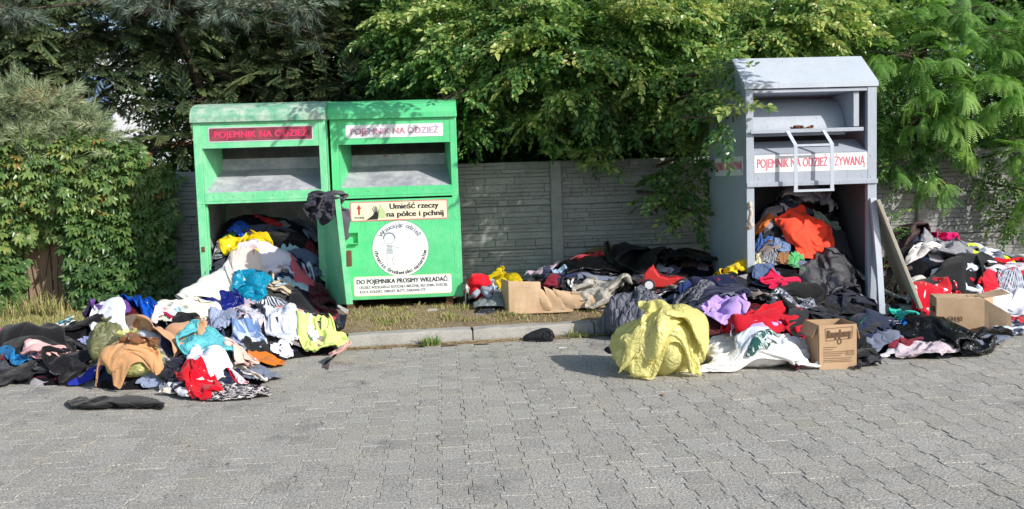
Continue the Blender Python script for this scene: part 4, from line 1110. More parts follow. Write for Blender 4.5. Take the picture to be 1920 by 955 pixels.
def core(name, x0, x1, y0, y1, label, hmin=.022):
    st = .025; nx = int((x1 - x0) / st); ny = int((y1 - y0) / st)
    xs = x0 + np.arange(nx) * (x1 - x0) / (nx - 1); ys = y0 + np.arange(ny) * (y1 - y0) / (ny - 1); XX, YY = np.meshgrid(xs, ys)
    H = sample(GH, XX, YY); Z = sample(GBASE, XX, YY)
    fold = np.array([[noise.noise(Vector((a * 6, b * 6, 1))) * .5 + abs(noise.noise(Vector((a * 11, b * 11, 4)))) for a in xs] for b in ys])
    Z = Z - .03 + fold * .035 * np.minimum(H / .08, 1)
    Z = np.where(H < .03, Z - .05, Z)
    idx = np.arange(nx * ny).reshape(ny, nx)
    F = np.stack([idx[:-1, :-1], idx[:-1, 1:], idx[1:, 1:], idx[1:, :-1]], -1).reshape(-1, 4)
    Hc = (H[:-1, :-1] + H[1:, 1:]) / 2; F = F[(Hc > hmin).ravel()]
    o = np_mesh(name, np.stack([XX, YY, Z], -1).reshape(-1, 3), F, M_CORE, smooth=True)
    return tag(o, label, 'clothes', kind='stuff')
core('clothes_heap', -5.6, -.9, 5.8, 8.87, 'packed mixed clothes spilling from the left green container onto the pavement')
core('clothes_heap', -2.20, -1.14, 8.9, 9.95, 'packed clothes filling the bottom of the left green container')
core('clothes_heap', .22, 2.77, 7.0, 10.1, 'packed dark clothes heaped along the wall between the containers')
core('clothes_heap', 2.2, 7.0, 5.9, 8.19, 'packed clothes heaped on the ground before the grey container')
core('clothes_heap', 2.86, 3.89, 8.22, 9.33, 'packed clothes filling the bottom of the grey container')
core('clothes_heap', 4.05, 7.0, 8.2, 10.1, 'packed clothes heaped by the wall right of the grey container')
buried([(400, 430, 600, 540, .6), (380, 560, 620, 640, .9), (190, 590, 420, 690, 1), (290, 650, 500, 725, .8)], 40, 5, 'many crumpled garments buried in the left heap', pal=['e0dee4', '1a1a20', 'c8d0e0', '2c3450', 'd8d0c4', 'b8a8b8', '8c98b4', 'e4e0dc', '3c3e48', 'c4a8b0', '1c2644', 'd4d8e4', '6c7488', '8a7c78', 'a8c4d0', '2c2c30'])
buried([(-20, 630, 180, 705, .8)], 9, 15, 'crumpled dark garments buried at the left end of the left heap')
buried([(900, 515, 1130, 570, .7), (1050, 480, 1320, 560, .9)], 26, 6, 'many crumpled dark garments buried in the heap along the wall')
buried([(1420, 385, 1600, 520, .6), (1290, 530, 1600, 620, .9), (1340, 610, 1640, 685, .9), (1560, 590, 1860, 665, .9)], 54, 7, 'many crumpled garments buried in the heap of the grey container')
buried([(1700, 450, 1920, 600, .9)], 20, 8, 'many crumpled garments buried in the heap at the right edge', pal=['e0dee4', '1a1a20', 'b41828', 'd0d4e0', '6c7488', 'c41c30', '2c3450', 'd8d4d0'])
print('heaps', round(time.time() - T0, 1), flush=True)

# ---------------------------------------------------------------- every garment one can pick out
# shape, box in the photo (x0, y0, x1, y1), turn, colour, finish, pattern, second colour, name, category, label, thickness
ITEMS = [
 # --- inside the left green container
 ('sheet_a', (452, 412, 580, 458), 20, '4a5068', 'cloth', None, None, 'shirt', 'shirt', 'slate blue shirt at the back of the left green container', 1),
 ('wad_a', (480, 402, 528, 432), 0, 'a81820', 'knit', None, None, 'sweater', 'sweater', 'folded red sweater on top of the heap inside the left green container', 1.6),
 ('sheet_b', (500, 432, 592, 478), 10, '14141a', 'cloth', None, None, 'coat', 'coat', 'black coat lying below the red sweater in the green container', 1),
 ('wad_b', (415, 438, 442, 462), 0, '2a8a48', 'cloth', None, None, 'cloth', 'cloth', 'small green cloth beside the blue bundle in the green container', 1),
 ('wad_a', (428, 410, 468, 455), 60, '1c5cd0', 'nylon', None, None, 'jacket', 'jacket', 'bright blue nylon bundle at the left of the open green container', 2.2),
 ('sheet_d', (388, 452, 432, 486), 0, 'cfcdd8', 'cloth', 'dots', '8c8ca0', 'blouse', 'blouse', 'small white patterned blouse by the left post of the green container', 1.2),
 ('trous_b', (384, 470, 424, 516), 60, '30343a', 'cloth', 'stripes', '8a8c90', 'scarf', 'scarf', 'dark striped scarf squeezed behind the left post of the green container', 1.2),
 ('sheet_e', (416, 440, 506, 502), 15, 'ecca18', 'nylon', None, None, 'raincoat', 'jacket', 'yellow rain jacket in the mouth of the left green container', 1.6),
 ('strip_a', (528, 466, 572, 484), 90, 'a0c4d0', 'cloth', None, None, 'towel', 'towel', 'pale blue-green cloth at the inner right of the left green container', 1),
 ('tee_b', (572, 464, 606, 498), 0, '6a1f28', 'cloth', None, None, 'shirt', 'shirt', 'dark wine shirt at the right jamb inside the green container', 1.2),
 ('hood_a', (540, 480, 608, 524), 30, '5a6680', 'cloth', None, None, 'jeans', 'jeans', 'grey-blue denim garment at the right of the green container mouth', 1),
 ('sheet_d', (456, 462, 548, 522), 10, 'd8d2de', 'cloth', None, None, 'blouse', 'blouse', 'lilac-white blouse below the yellow rain jacket', 1.3),
 ('tee_a', (536, 496, 608, 542), 20, 'c4cce4', 'cloth', 'patches', '1c2440', 'shirt', 'shirt', 'white and navy sports shirt on the slope below the green container', 1),
 ('sheet_b', (550, 518, 604, 548), 0, 'c25a68', 'knit', None, None, 'sweater', 'sweater', 'dusty red knit on the slope below the white and navy shirt', 1.2),
 # --- slope below the opening
 ('strip_a', (340, 500, 466, 582), -52, 'dcdcd2', 'cloth', None, None, 'sheet', 'sheet', 'long pale sheet running down left from the green container mouth', .9),
 ('sheet_c', (436, 503, 494, 540), 0, 'dccbc2', 'cloth', 'dots', 'b89890', 'blouse', 'blouse', 'pinkish lace blouse between the pale sheet and the lilac blouse', 1.2),
 ('trous_a', (476, 538, 552, 584), 70, '3a3836', 'cloth', None, None, 'trousers', 'trousers', 'charcoal trousers under the striped knit scarf', 1),
 ('strip_a', (500, 522, 560, 574), 60, '48403a', 'knit', 'stripes', 'cbb89c', 'scarf', 'scarf', 'brown and cream striped knit scarf on the slope', 1),
 ('sheet_d', (438, 516, 510, 580), 30, '12a4cc', 'plastic', None, None, 'plastic_bag', 'bag', 'turquoise plastic bag in the middle of the slope', 1.7),
 ('sheet_b', (384, 546, 454, 602), 50, '1c2888', 'plastic', None, None, 'plastic_bag', 'bag', 'dark blue plastic bag left of the turquoise bag', 1.4),
 ('sheet_b', (540, 538, 632, 618), -20, '1a1a20', 'cloth', None, None, 'dress', 'dress', 'large black dress hanging down the right of the slope', 1),
 ('tee_a', (582, 542, 632, 604), 0, '501e2a', 'cloth', None, None, 'shirt', 'shirt', 'maroon shirt over the black dress beside the open green door', 1),
 ('strip_a', (610, 574, 634, 610), 10, 'd23850', 'cloth', None, None, 'ribbon', 'cloth', 'narrow crimson cloth below the maroon shirt', 1),
 ('sheet_e', (276, 556, 408, 620), 5, 'e4decc', 'cloth', None, None, 'sheet', 'sheet', 'wide cream bed sheet draped over the left part of the slope', 1),
 ('wad_b', (430, 572, 494, 604), 0, 'ceb0b8', 'cloth', 'dots', 'f0e0e4', 'blouse', 'blouse', 'pale pink spotted blouse below the turquoise bag', 1.2),
 ('sheet_c', (474, 568, 532, 600), 30, '1e2438', 'cloth', 'stripes', 'c8ccd8', 'shirt', 'shirt', 'navy and white striped shirt below the charcoal trousers', 1),
 ('sheet_d', (508, 568, 566, 614), 0, 'dca09a', 'cloth', None, None, 'blouse', 'blouse', 'salmon pink blouse at the middle of the slope', 1.3),
 # --- left part of the heap
 ('sheet_a', (166, 556, 238, 610), 40, '8a60b8', 'plastic', None, None, 'plastic_bag', 'bag', 'purple plastic bag at the back left of the heap', 1.8),
 ('tee_b', (330, 598, 378, 634), 0, 'c4dad2', 'cloth', None, None, 'cloth', 'cloth', 'mint white cloth under the edge of the cream bed sheet', 1),
 ('wad_a', (306, 596, 346, 626), 0, 'a02038', 'velvet', None, None, 'cloth', 'cloth', 'dark red velvet piece below the cream bed sheet', 1.4),
 ('sheet_b', (328, 606, 400, 646), 20, '18181c', 'cloth', None, None, 'cardigan', 'cardigan', 'black cardigan in the middle of the heap right of the dark red velvet', 1),
 ('sheet_d', (176, 570, 240, 654), 60, 'dee2ea', 'cloth', None, None, 'trousers', 'trousers', 'white trousers hanging down below the purple bag', 1.1),
 ('wad_a', (224, 552, 290, 610), 40, '1668dc', 'plastic', None, None, 'plastic_bag', 'bag', 'bright blue plastic bag on the crest left of the cream sheet', 2.0),
 ('sheet_a', (216, 598, 346, 664), -10, 'ccd4e2', 'cloth', None, None, 'bed_cover', 'cloth', 'pale blue-white cover arching over the left heap', 1.1),
 ('strip_a', (284, 576, 316, 618), -30, 'ecccd6', 'velvet', None, None, 'slipper', 'slipper', 'pale pink slipper on the cream sheet beside the blue bag', 1.4),
 ('sheet_c', (398, 592, 450, 634), 0, 'a8b2cc', 'cloth', 'check', '8490b0', 'shirt', 'shirt', 'light blue checked shirt below the dark blue bag', 1.1),
 ('round_a', (446, 596, 500, 632), 0, 'd4d2da', 'cloth', 'floral', '8890a8', 'blouse', 'blouse', 'white blouse with faint flowers under the pink spotted blouse', 1),
 ('wad_a', (474, 590, 520, 624), 0, '1e2438', 'cloth', None, None, 'cap', 'cap', 'rolled navy cloth at the foot of the slope', 1.8),
 ('sheet_e', (500, 600, 562, 650), 0, 'd8dae4', 'cloth', 'floral', '9ca4b8', 'blouse', 'blouse', 'white lace blouse at the foot of the slope by the yellow-green cloth', 1),
 ('tee_a', (362, 612, 424, 668), 30, '8a7a90', 'cloth', None, None, 'shirt', 'shirt', 'purple-grey shirt right of the tan coat', 1),
 ('trous_a', (400, 616, 452, 654), 60, '34425e', 'cloth', None, None, 'jeans', 'jeans', 'dark blue jeans below the checked shirt', 1),
 ('sheet_b', (440, 612, 506, 660), 0, 'c0cce0', 'cloth', 'patches', '6684b0', 'jeans', 'jeans', 'bleached denim piece left of the lace blouse', 1),
 ('hood_a', (410, 632, 470, 684), 20, '4a4c52', 'knit', None, None, 'sweater', 'sweater', 'dark grey sweater right of the purple-grey shirt', 1),
 ('trous_b', (450, 640, 532, 684), 80, '1c1c1e', 'cloth', None, None, 'trousers', 'trousers', 'black trousers at the right foot of the left heap', 1),
 ('flat_b', (470, 666, 530, 686), 0, 'c46c1c', 'cloth', None, None, 'cloth', 'cloth', 'flat orange cloth on the pavement at the right foot of the heap', .6),
 ('flat_b', (508, 646, 550, 674), 0, 'dcdce2', 'cloth', 'dots', '505a70', 'handkerchief', 'cloth', 'small white spotted cloth at the kerb end of the heap', .8),
 ('sheet_e', (562, 600, 648, 668), 15, 'd6ea84', 'cloth', None, None, 'cloth', 'cloth', 'lime yellow cloth hanging over the kerb right of the heap', 1.3),
 ('strip_a', (576, 620, 598, 658), 12, 'e2e6f0', 'cloth', None, None, 'sock', 'sock', 'white sock tucked into the lime yellow cloth', 1),
 ('flat_b', (618, 642, 660, 664), 0, 'e8b4a4', 'cloth', 'dots', 'd88878', 'bib', 'cloth', 'small pink bib lying in the gutter beside the lime yellow cloth', .7),
 ('sheet_a', (-20, 610, 98, 656), 12, 'de2878', 'cloth', None, None, 'shirt', 'shirt', 'hot pink shirt at the left edge of the picture', 1),
 ('sheet_b', (0, 618, 140, 686), 15, '1a1a1d', 'cloth', None, None, 'coat', 'coat', 'black wool coat below the hot pink shirt at the left edge', 1),
 ('strip_a', (112, 597, 196, 622), 85, '16161a', 'cloth', None, None, 'trousers', 'trousers', 'black leggings lying on the grass left of the purple bag', 1),
 ('wad_b', (86, 596, 140, 622), 0, 'd8dce0', 'cloth', 'patches', '38a8b8', 'cloth', 'cloth', 'white and teal cloth on the grass above the black coat', 1),
 ('tee_b', (146, 634, 190, 664), 0, '8a92b8', 'cloth', None, None, 'shirt', 'shirt', 'lavender blue shirt behind the tan coat', 1),
 ('sheet_c', (142, 644, 190, 688), 0, 'c48c70', 'cloth', None, None, 'blouse', 'blouse', 'copper coloured blouse at the left of the tan coat', 1),
 ('trous_a', (-20, 676, 96, 724), 80, '19191c', 'cloth', None, None, 'trousers', 'trousers', 'black trousers on the pavement at the left edge', .9),
 ('wad_a', (-14, 638, 66, 694), 0, '36a0e0', 'plastic', None, None, 'plastic_bag', 'bag', 'sky blue plastic bag at the left edge', 1.2),
 ('sheet_c', (50, 642, 132, 700), -25, 'f0b8b6', 'cloth', None, None, 'blanket', 'blanket', 'baby pink fleece between the sky blue bag and the black bundle', 1.3),
 ('flat_b', (132, 698, 190, 722), 0, '1c2c9c', 'cloth', None, None, 'cloth', 'cloth', 'royal blue cloth peeping out at the foot of the black bundle', .8),
 ('sheet_d', (92, 668, 196, 722), 0, '15151b', 'cloth', None, None, 'jacket', 'jacket', 'black bundle of a jacket left of the yellow bag', 1.2),
 ('sheet_a', (286, 672, 362, 726), 30, '6a7466', 'cloth', None, None, 'shirt', 'shirt', 'grey-green shirt right of the pale yellow bag', 1),
 ('tee_a', (306, 686, 376, 742), 0, '1e2230', 'cloth', None, None, 'jacket', 'jacket', 'navy jacket below the cyan bag', 1),
 ('bag_b', (162, 628, 216, 694), 60, '8a8c60', 'film', None, None, 'plastic_bag', 'bag', 'olive see-through plastic bag behind the tan coat', .9),
 ('bag_a', (188, 664, 296, 724), 0, 'dede90', 'film', None, None, 'plastic_bag', 'bag', 'pale yellow see-through bag under the tan coat', .75),
 ('sheet_e', (256, 624, 374, 684), -18, 'c89a76', 'cloth', None, None, 'coat_sleeve', 'cloth', 'light brown blanket right of the tan coat', 1.3),
 ('sheet_b', (182, 626, 296, 716), 25, 'c6966a', 'cloth', None, None, 'coat', 'coat', 'tan coat spread over the pale yellow bag', 1.2),
 ('wad_b', (230, 626, 292, 668), 0, '7a5034', 'cloth', 'dots', 'e0c8a8', 'blouse', 'blouse', 'brown blouse with pale spots on top of the tan coat', 1.3),
 ('sheet_d', (334, 638, 440, 708), 10, '7adce6', 'plastic', None, None, 'plastic_bag', 'bag', 'light cyan plastic bag right of the tan coat', 1.9),
 ('wad_b', (424, 658, 480, 702), 0, 'dabcb0', 'cloth', None, None, 'blouse', 'blouse', 'pale beige lace blouse right of the cyan bag', 1.5),
 ('sheet_d', (356, 678, 432, 726), 20, 'dee0ea', 'cloth', None, None, 'blouse', 'blouse', 'white blouse draped over the front of the cyan bag', 1),
 ('flat_b', (396, 718, 502, 752), 0, '1a1a2a', 'cloth', 'floral', 'e4dcd8', 'dress', 'dress', 'dark dress with white flowers at the front tip of the left heap', .9),
 ('wad_a', (424, 692, 460, 728), 0, 'd0142c', 'cloth', None, None, 'cloth', 'cloth', 'small red cloth behind the white ball of lace', 1),
 ('wad_a', (430, 704, 466, 730), 0, 'ead6de', 'cloth', 'dots', 'c03048', 'sock', 'sock', 'white and red balled sock between the red shirt and dark dress', 1.8),
 ('sheet_a', (336, 698, 414, 754), 40, 'cc0e24', 'cloth', None, None, 'shirt', 'shirt', 'red shirt at the front tip of the left heap', 1.5),
 ('strip_a', (136, 738, 296, 776), 76, '19191b', 'cloth', None, None, 'leggings', 'trousers', 'lone pair of black leggings on the bare pavement in front of the heap', .55),
 ('wad_a', (118, 572, 140, 586), 0, 'e84038', 'cloth', None, None, 'cloth', 'cloth', 'tiny red cloth on the grass by the creeper', 1),
 # --- along the wall between the containers
 ('sheet_c', (1056, 484, 1176, 538), 0, '18181c', 'plastic', None, None, 'refuse_bag', 'bag', 'black plastic bag in front of the brown paper bag', 1.3),
 ('sheet_e', (1224, 462, 1336, 516), 0, '16161a', 'plastic', None, None, 'refuse_bag', 'bag', 'black plastic bag against the wall beside the grey container', 1.8),
 ('sheet_d', (1092, 456, 1182, 496), 0, '7c6448', 'nylon', None, None, 'paper_bag', 'bag', 'crumpled brown paper bag at the foot of the wall', 2.0),
 ('flat_b', (1172, 466, 1230, 486), 0, 'c8d0dc', 'nylon', None, None, 'cloth', 'cloth', 'pale bluish sheet by the wall right of the brown paper bag', 1),
 ('sheet_c', (1052, 488, 1128, 514), 0, 'c21c2c', 'cloth', None, None, 'scarf', 'scarf', 'red scarf in front of the brown paper bag', 1),
 ('puff_a', (1138, 474, 1256, 532), 0, '1a1b20', 'nylon', None, None, 'puffer_jacket', 'jacket', 'black padded jacket between the two black plastic bags', 1.4),
 ('round_a', (1008, 492, 1062, 518), 0, '15151a', 'cloth', None, None, 'cloth', 'cloth', 'round black cloth at the left of the heap by the wall', 1),
 ('tee_b', (988, 502, 1048, 528), 0, 'b6a0b2', 'cloth', None, None, 'shirt', 'shirt', 'mauve shirt below the round black cloth', 1),
 ('sheet_a', (1020, 510, 1094, 540), 0, '2c3452', 'cloth', None, None, 'shirt', 'shirt', 'navy blue shirt behind the torn cardboard', 1.1),
 ('strip_a', (1034, 516, 1064, 534), 80, 'a4bce0', 'knit', None, None, 'sock', 'sock', 'pale blue sock on the navy blue shirt', 1.2),
 ('round_a', (866, 516, 910, 560), 0, 'c8c4c0', 'cloth', None, None, 'cloth', 'cloth', 'greyish white cloth beside the right green container', 1),
 ('sheet_d', (924, 508, 976, 562), 0, 'e8d020', 'plastic', None, None, 'plastic_bag', 'bag', 'yellow plastic bag left of the cardboard carton', 1.9),
 ('flat_b', (902, 536, 934, 560), 0, '88a4c4', 'cloth', 'patches', 'e0e4ea', 'cloth', 'cloth', 'blue and white cloth under the red stuffed toy', 1),
 ('flat_b', (892, 550, 964, 577), 0, '9aa4a8', 'film', None, None, 'plastic_bag', 'bag', 'clear plastic bag of grey socks at the edge of the verge', 1),
 ('wad_b', (1158, 528, 1206, 566), 0, '17171b', 'plastic', None, None, 'refuse_bag', 'bag', 'small black bag right of the clear plastic bag', 1.4),
 ('wad_a', (1296, 498, 1340, 524), 0, '8a4450', 'cloth', None, None, 'cloth', 'cloth', 'dusky pink cloth left of the yellow hood by the grey container', 1),
 ('wad_b', (1272, 518, 1306, 562), 0, '2c3a6c', 'cloth', None, None, 'cloth', 'cloth', 'dark blue cloth right of the red toy car', 1),
 ('sheet_d', (1076, 518, 1182, 580), 0, 'd6d0c6', 'film', None, None, 'plastic_bag', 'bag', 'clear whitish plastic bag right of the torn cardboard', 2.2),
 # --- inside the grey container
 ('sheet_a', (1414, 384, 1480, 424), 0, '1c1c22', 'cloth', None, None, 'coat', 'coat', 'black garment at the back left inside the grey container', 1),
 ('sheet_d', (1540, 384, 1612, 440), 0, '15151a', 'nylon', None, None, 'jacket', 'jacket', 'black shiny jacket at the back right inside the grey container', 1.2),
 ('sheet_c', (1462, 362, 1544, 400), 0, 'a6a4b2', 'cloth', None, None, 'shirt', 'shirt', 'pale grey shirt on the very top inside the grey container', 1.4),
 ('tee_b', (1440, 382, 1500, 414), 0, '38405c', 'cloth', None, None, 'shirt', 'shirt', 'dull blue shirt below the pale grey one', 1),
 ('wad_b', (1420, 406, 1468, 444), 0, '8c8690', 'knit', None, None, 'sweater', 'sweater', 'grey knitted sweater at the left inside the grey container', 1.5),
 ('wad_a', (1462, 400, 1502, 434), 0, 'b8bccc', 'cloth', 'dots', '7080a0', 'blouse', 'blouse', 'white blouse with blue print left of the orange-red dress', 1.4),
 ('sheet_d', (1414, 424, 1454, 450), 0, 'da783a', 'cloth', None, None, 'scarf', 'scarf', 'orange scarf at the left edge of the grey container mouth', 1.2),
 ('trous_b', (1414, 444, 1460, 478), 60, '466cb0', 'cloth', None, None, 'jeans', 'jeans', 'blue jeans below the orange scarf', 1.1),
 ('sheet_e', (1450, 448, 1482, 482), 0, '6c80a4', 'cloth', None, None, 'shirt', 'shirt', 'faded blue shirt between the jeans and the orange-red dress', 1),
 ('strip_a', (1464, 416, 1506, 456), -45, 'c8c8d2', 'cloth', None, None, 'cloth', 'cloth', 'white cloth showing at the left shoulder of the orange-red dress', 1),
 ('sheet_b', (1526, 418, 1588, 464), 0, 'a2b09e', 'cloth', 'floral', '70806c', 'dress', 'dress', 'grey-green flowered dress right of the orange-red dress', 1.1),
 ('wad_b', (1544, 376, 1572, 414), 0, 'c8c8d0', 'cloth', None, None, 'cloth', 'cloth', 'small white cloth at the back of the grey container', 1.4),
 ('sheet_c', (1528, 440, 1600, 484), 0, '34343a', 'cloth', None, None, 'jacket', 'jacket', 'dark grey jacket below the flowered dress', 1.1),
 ('wad_a', (1582, 450, 1610, 486), 0, '7a1826', 'cloth', None, None, 'cloth', 'cloth', 'dark red cloth at the right inside the grey container', 1.2),
 ('sheet_b', (1456, 396, 1558, 492), 35, 'f04c34', 'cloth', None, None, 'dress', 'dress', 'orange-red dress in the middle of the grey container mouth', 1.6),
 ('tee_b', (1412, 474, 1440, 506), 0, 'd8d0a8', 'cloth', None, None, 'cloth', 'cloth', 'cream cloth at the left post of the grey container', 1.1),
 ('sheet_e', (1430, 472, 1462, 506), 0, 'a8acb8', 'cloth', 'check', '585c68', 'shirt', 'shirt', 'grey checked shirt beside the cream cloth', 1),
 ('tee_a', (1474, 478, 1512, 512), 0, '58a868', 'cloth', None, None, 'shirt', 'shirt', 'small green shirt below the orange-red dress', 1),
 ('wad_b', (1454, 480, 1480, 506), 0, '8c6444', 'cloth', None, None, 'cloth', 'cloth', 'brown cloth left of the small green shirt', 1.1),
 ('sheet_a', (1412, 500, 1466, 530), 0, '56688c', 'cloth', None, None, 'jeans', 'jeans', 'blue denim piece at the foot of the left post', 1),
 # --- heap before the grey container
 ('sheet_b', (1300, 516, 1420, 568), 0, '1c2240', 'cloth', None, None, 'coat', 'coat', 'navy coat beside the left wall of the grey container', 1),
 ('round_a', (1334, 500, 1396, 528), 0, 'dcba20', 'cloth', None, None, 'hood', 'cloth', 'yellow hood on the navy coat', 1.6),
 ('strip_a', (1306, 530, 1350, 562), 50, '6e5c50', 'cloth', None, None, 'scarf', 'scarf', 'brown cloth strip left of the navy coat', 1),
 ('sheet_e', (1500, 476, 1606, 560), 60, '3c3c42', 'nylon', None, None, 'puffer_jacket', 'jacket', 'charcoal padded jacket in front of the right post', 1.6),
 ('sheet_a', (1426, 506, 1566, 606), -20, '141416', 'cloth', None, None, 'dress', 'dress', 'long black dress running down from the grey container mouth', 1.1),
 ('trous_b', (1500, 562, 1628, 612), 75, '1a1a1c', 'cloth', None, None, 'trousers', 'trousers', 'black trousers lying right of the long black dress', 1.1),
 ('sheet_d', (1426, 516, 1498, 548), 0, 'd81c4c', 'cloth', None, None, 'shirt', 'shirt', 'raspberry red shirt at the top of the heap before the grey container', 1.2),
 ('wad_b', (1292, 556, 1346, 606), 0, 'a8a0a6', 'cloth', 'patches', 'd83850', 'blouse', 'blouse', 'grey and red blouse behind the big yellow bag', 1.2),
 ('sheet_b', (1444, 540, 1542, 600), -10, '2a3044', 'cloth', 'floral', 'ccd0d8', 'dress', 'dress', 'navy dress with white flower print right of the red velvet', 1),
 ('wad_a', (1490, 580, 1534, 624), 0, 'c01830', 'velvet', None, None, 'cloth', 'cloth', 'dark red cloth behind the tall cardboard box', 1.3),
 ('tee_a', (1516, 604, 1590, 632), 0, '20242c', 'cloth', None, None, 'cloth', 'cloth', 'blackish cloth behind the tall cardboard box', 1.1),
 ('puff_a', (1252, 548, 1338, 580), 0, '686a74', 'quilt', None, None, 'jacket_sleeve', 'jacket', 'grey padded sleeve reaching right behind the yellow bag', 1.2),
 ('sheet_e', (1316, 540, 1400, 622), -30, 'b898dc', 'cloth', None, None, 'blouse', 'blouse', 'lilac satin blouse right of the big yellow bag', 1.3),
 ('sheet_b', (1312, 618, 1542, 682), 0, 'e8e6e4', 'cloth', None, None, 'duvet', 'duvet', 'big white duvet cover at the front of the right heap', 1.0),
 ('tee_b', (1376, 596, 1466, 636), 0, 'b49cdc', 'cloth', 'dots', 'd8c8f0', 'blouse', 'blouse', 'lilac lace top below the red velvet skirt', 1.2),
 ('sheet_a', (1362, 526, 1504, 640), -38, 'b40c22', 'velvet', None, None, 'skirt', 'skirt', 'crimson velvet skirt in the middle of the right heap', 1.5),
 ('sheet_c', (1380, 624, 1470, 670), 0, 'ccd4e4', 'cloth', None, None, 'blouse', 'blouse', 'bluish white blouse on the duvet cover', 1.3),
 ('strip_a', (1400, 644, 1462, 692), -50, '24504e', 'cloth', 'floral', 'd0dcd8', 'scarf', 'scarf', 'dark teal leaf print scarf hanging over the duvet cover', .8),
 ('sheet_c', (1594, 572, 1648, 632), 30, '1c6452', 'plastic', None, None, 'plastic_bag', 'bag', 'dark green plastic bag behind the tall cardboard box', 1.2),
 ('trous_a', (1600, 594, 1704, 646), 80, '222a40', 'cloth', None, None, 'jeans', 'jeans', 'dark navy jeans right of the dark green bag', 1),
 ('sheet_d', (1664, 576, 1722, 606), 0, '2abca4', 'cloth', None, None, 'shirt', 'shirt', 'teal green shirt left of the blue bag', 1.3),
 ('sheet_a', (1692, 582, 1768, 628), 0, '1a84dc', 'plastic', None, None, 'plastic_bag', 'bag', 'blue plastic bag left of the open carton', 1.2),
 ('sheet_e', (1680, 634, 1796, 674), 0, 'c4b4bc', 'nylon', None, None, 'jacket', 'jacket', 'silvery pink jacket on the pavement below the black glossy coat', .9),
 ('sheet_b', (1688, 592, 1866, 670), -22, '16171a', 'plastic', None, None, 'coat', 'coat', 'black glossy coat reaching out over the pavement on the right', .9),
 # --- by the wall right of the grey container
 ('sheet_d', (1670, 398, 1744, 464), 0, '3c2a2c', 'nylon', None, None, 'handbag', 'bag', 'dark brown soft bag on top of the heap behind the leaning board', 2.2),
 ('round_a', (1736, 434, 1802, 458), 0, 'd21462', 'cloth', None, None, 'hat', 'hat', 'magenta cloth on top of the right heap', 2.0),
 ('sheet_e', (1728, 448, 1818, 488), 0, 'b8b8c0', 'film', None, None, 'plastic_bag', 'bag', 'grey see-through plastic bag below the magenta cloth', 1.4),
 ('flat_b', (1700, 458, 1764, 486), 0, 'ded8d4', 'cloth', None, None, 'cloth', 'cloth', 'flat off-white cloth right of the leaning board', 1),
 ('round_a', (1800, 456, 1842, 492), 0, 'd0e244', 'cloth', None, None, 'hat', 'hat', 'yellow-green cloth right of the grey plastic bag', 1.4),
 ('wad_a', (1872, 482, 1910, 502), 0, 'e8e818', 'cloth', None, None, 'cloth', 'cloth', 'neon yellow cloth at the far right by the wall', 1.6),
 ('wad_b', (1902, 496, 1940, 528), 0, 'e04070', 'cloth', None, None, 'cloth', 'cloth', 'rose pink cloth at the right edge by the wall', 1.2),
 ('sheet_d', (1828, 482, 1928, 548), 20, 'd8d4dc', 'cloth', 'floral', '9ca0b0', 'blouse', 'blouse', 'white lace blouse at the far right', 1.2),
 ('sheet_c', (1866, 526, 1930, 566), 0, '303850', 'cloth', 'check', 'b8bcc8', 'shirt', 'shirt', 'navy checked shirt below the red trousers', 1),
 ('sheet_b', (1850, 546, 1944, 596), 0, 'd4d6de', 'cloth', None, None, 'cloth', 'cloth', 'white cloth under the navy checked shirt', 1),
 ('trous_b', (1816, 494, 1944, 578), -50, 'd01422', 'cloth', None, None, 'trousers', 'trousers', 'bright red trousers at the far right', 1.2),
 ('tee_a', (1766, 502, 1858, 562), -20, 'd0d8ea', 'cloth', None, None, 'shirt', 'shirt', 'bluish white shirt above the open carton', 1.3),
 ('strip_a', (1702, 470, 1884, 580), -62, '18181b', 'cloth', None, None, 'coat', 'coat', 'long black coat stretched across the red dress', .8),
 ('sheet_b', (1696, 496, 1796, 600), 30, 'c4162a', 'cloth', 'dots', 'e8d8dc', 'dress', 'dress', 'red dress with white print behind the open carton', 1.4),
 ('sheet_e', (1858, 574, 1944, 632), -30, 'd0d6e0', 'cloth', 'patches', '3c4258', 'shirt', 'shirt', 'white shirt with dark trim on the kerb at the right edge', 1),
]
def raise_heap(V):
    """a big body becomes part of what later things rest on"""
    q = np.zeros_like(GBASE); ii = np.clip(((V[:, 0] - GRIDX) / CELL).round().astype(int), 1, GRIDNX - 2); jj = np.clip(((V[:, 1] - GRIDY) / CELL).round().astype(int), 1, GRIDNY - 2)
    for a in (-1, 0, 1):
        for b in (-1, 0, 1): np.maximum.at(q, (jj + a, ii + b), V[:, 2])
    global_max = np.maximum(GBASE, q); GBASE[:] = blur(global_max, 1); ACC[:] = np.maximum(ACC, GBASE)
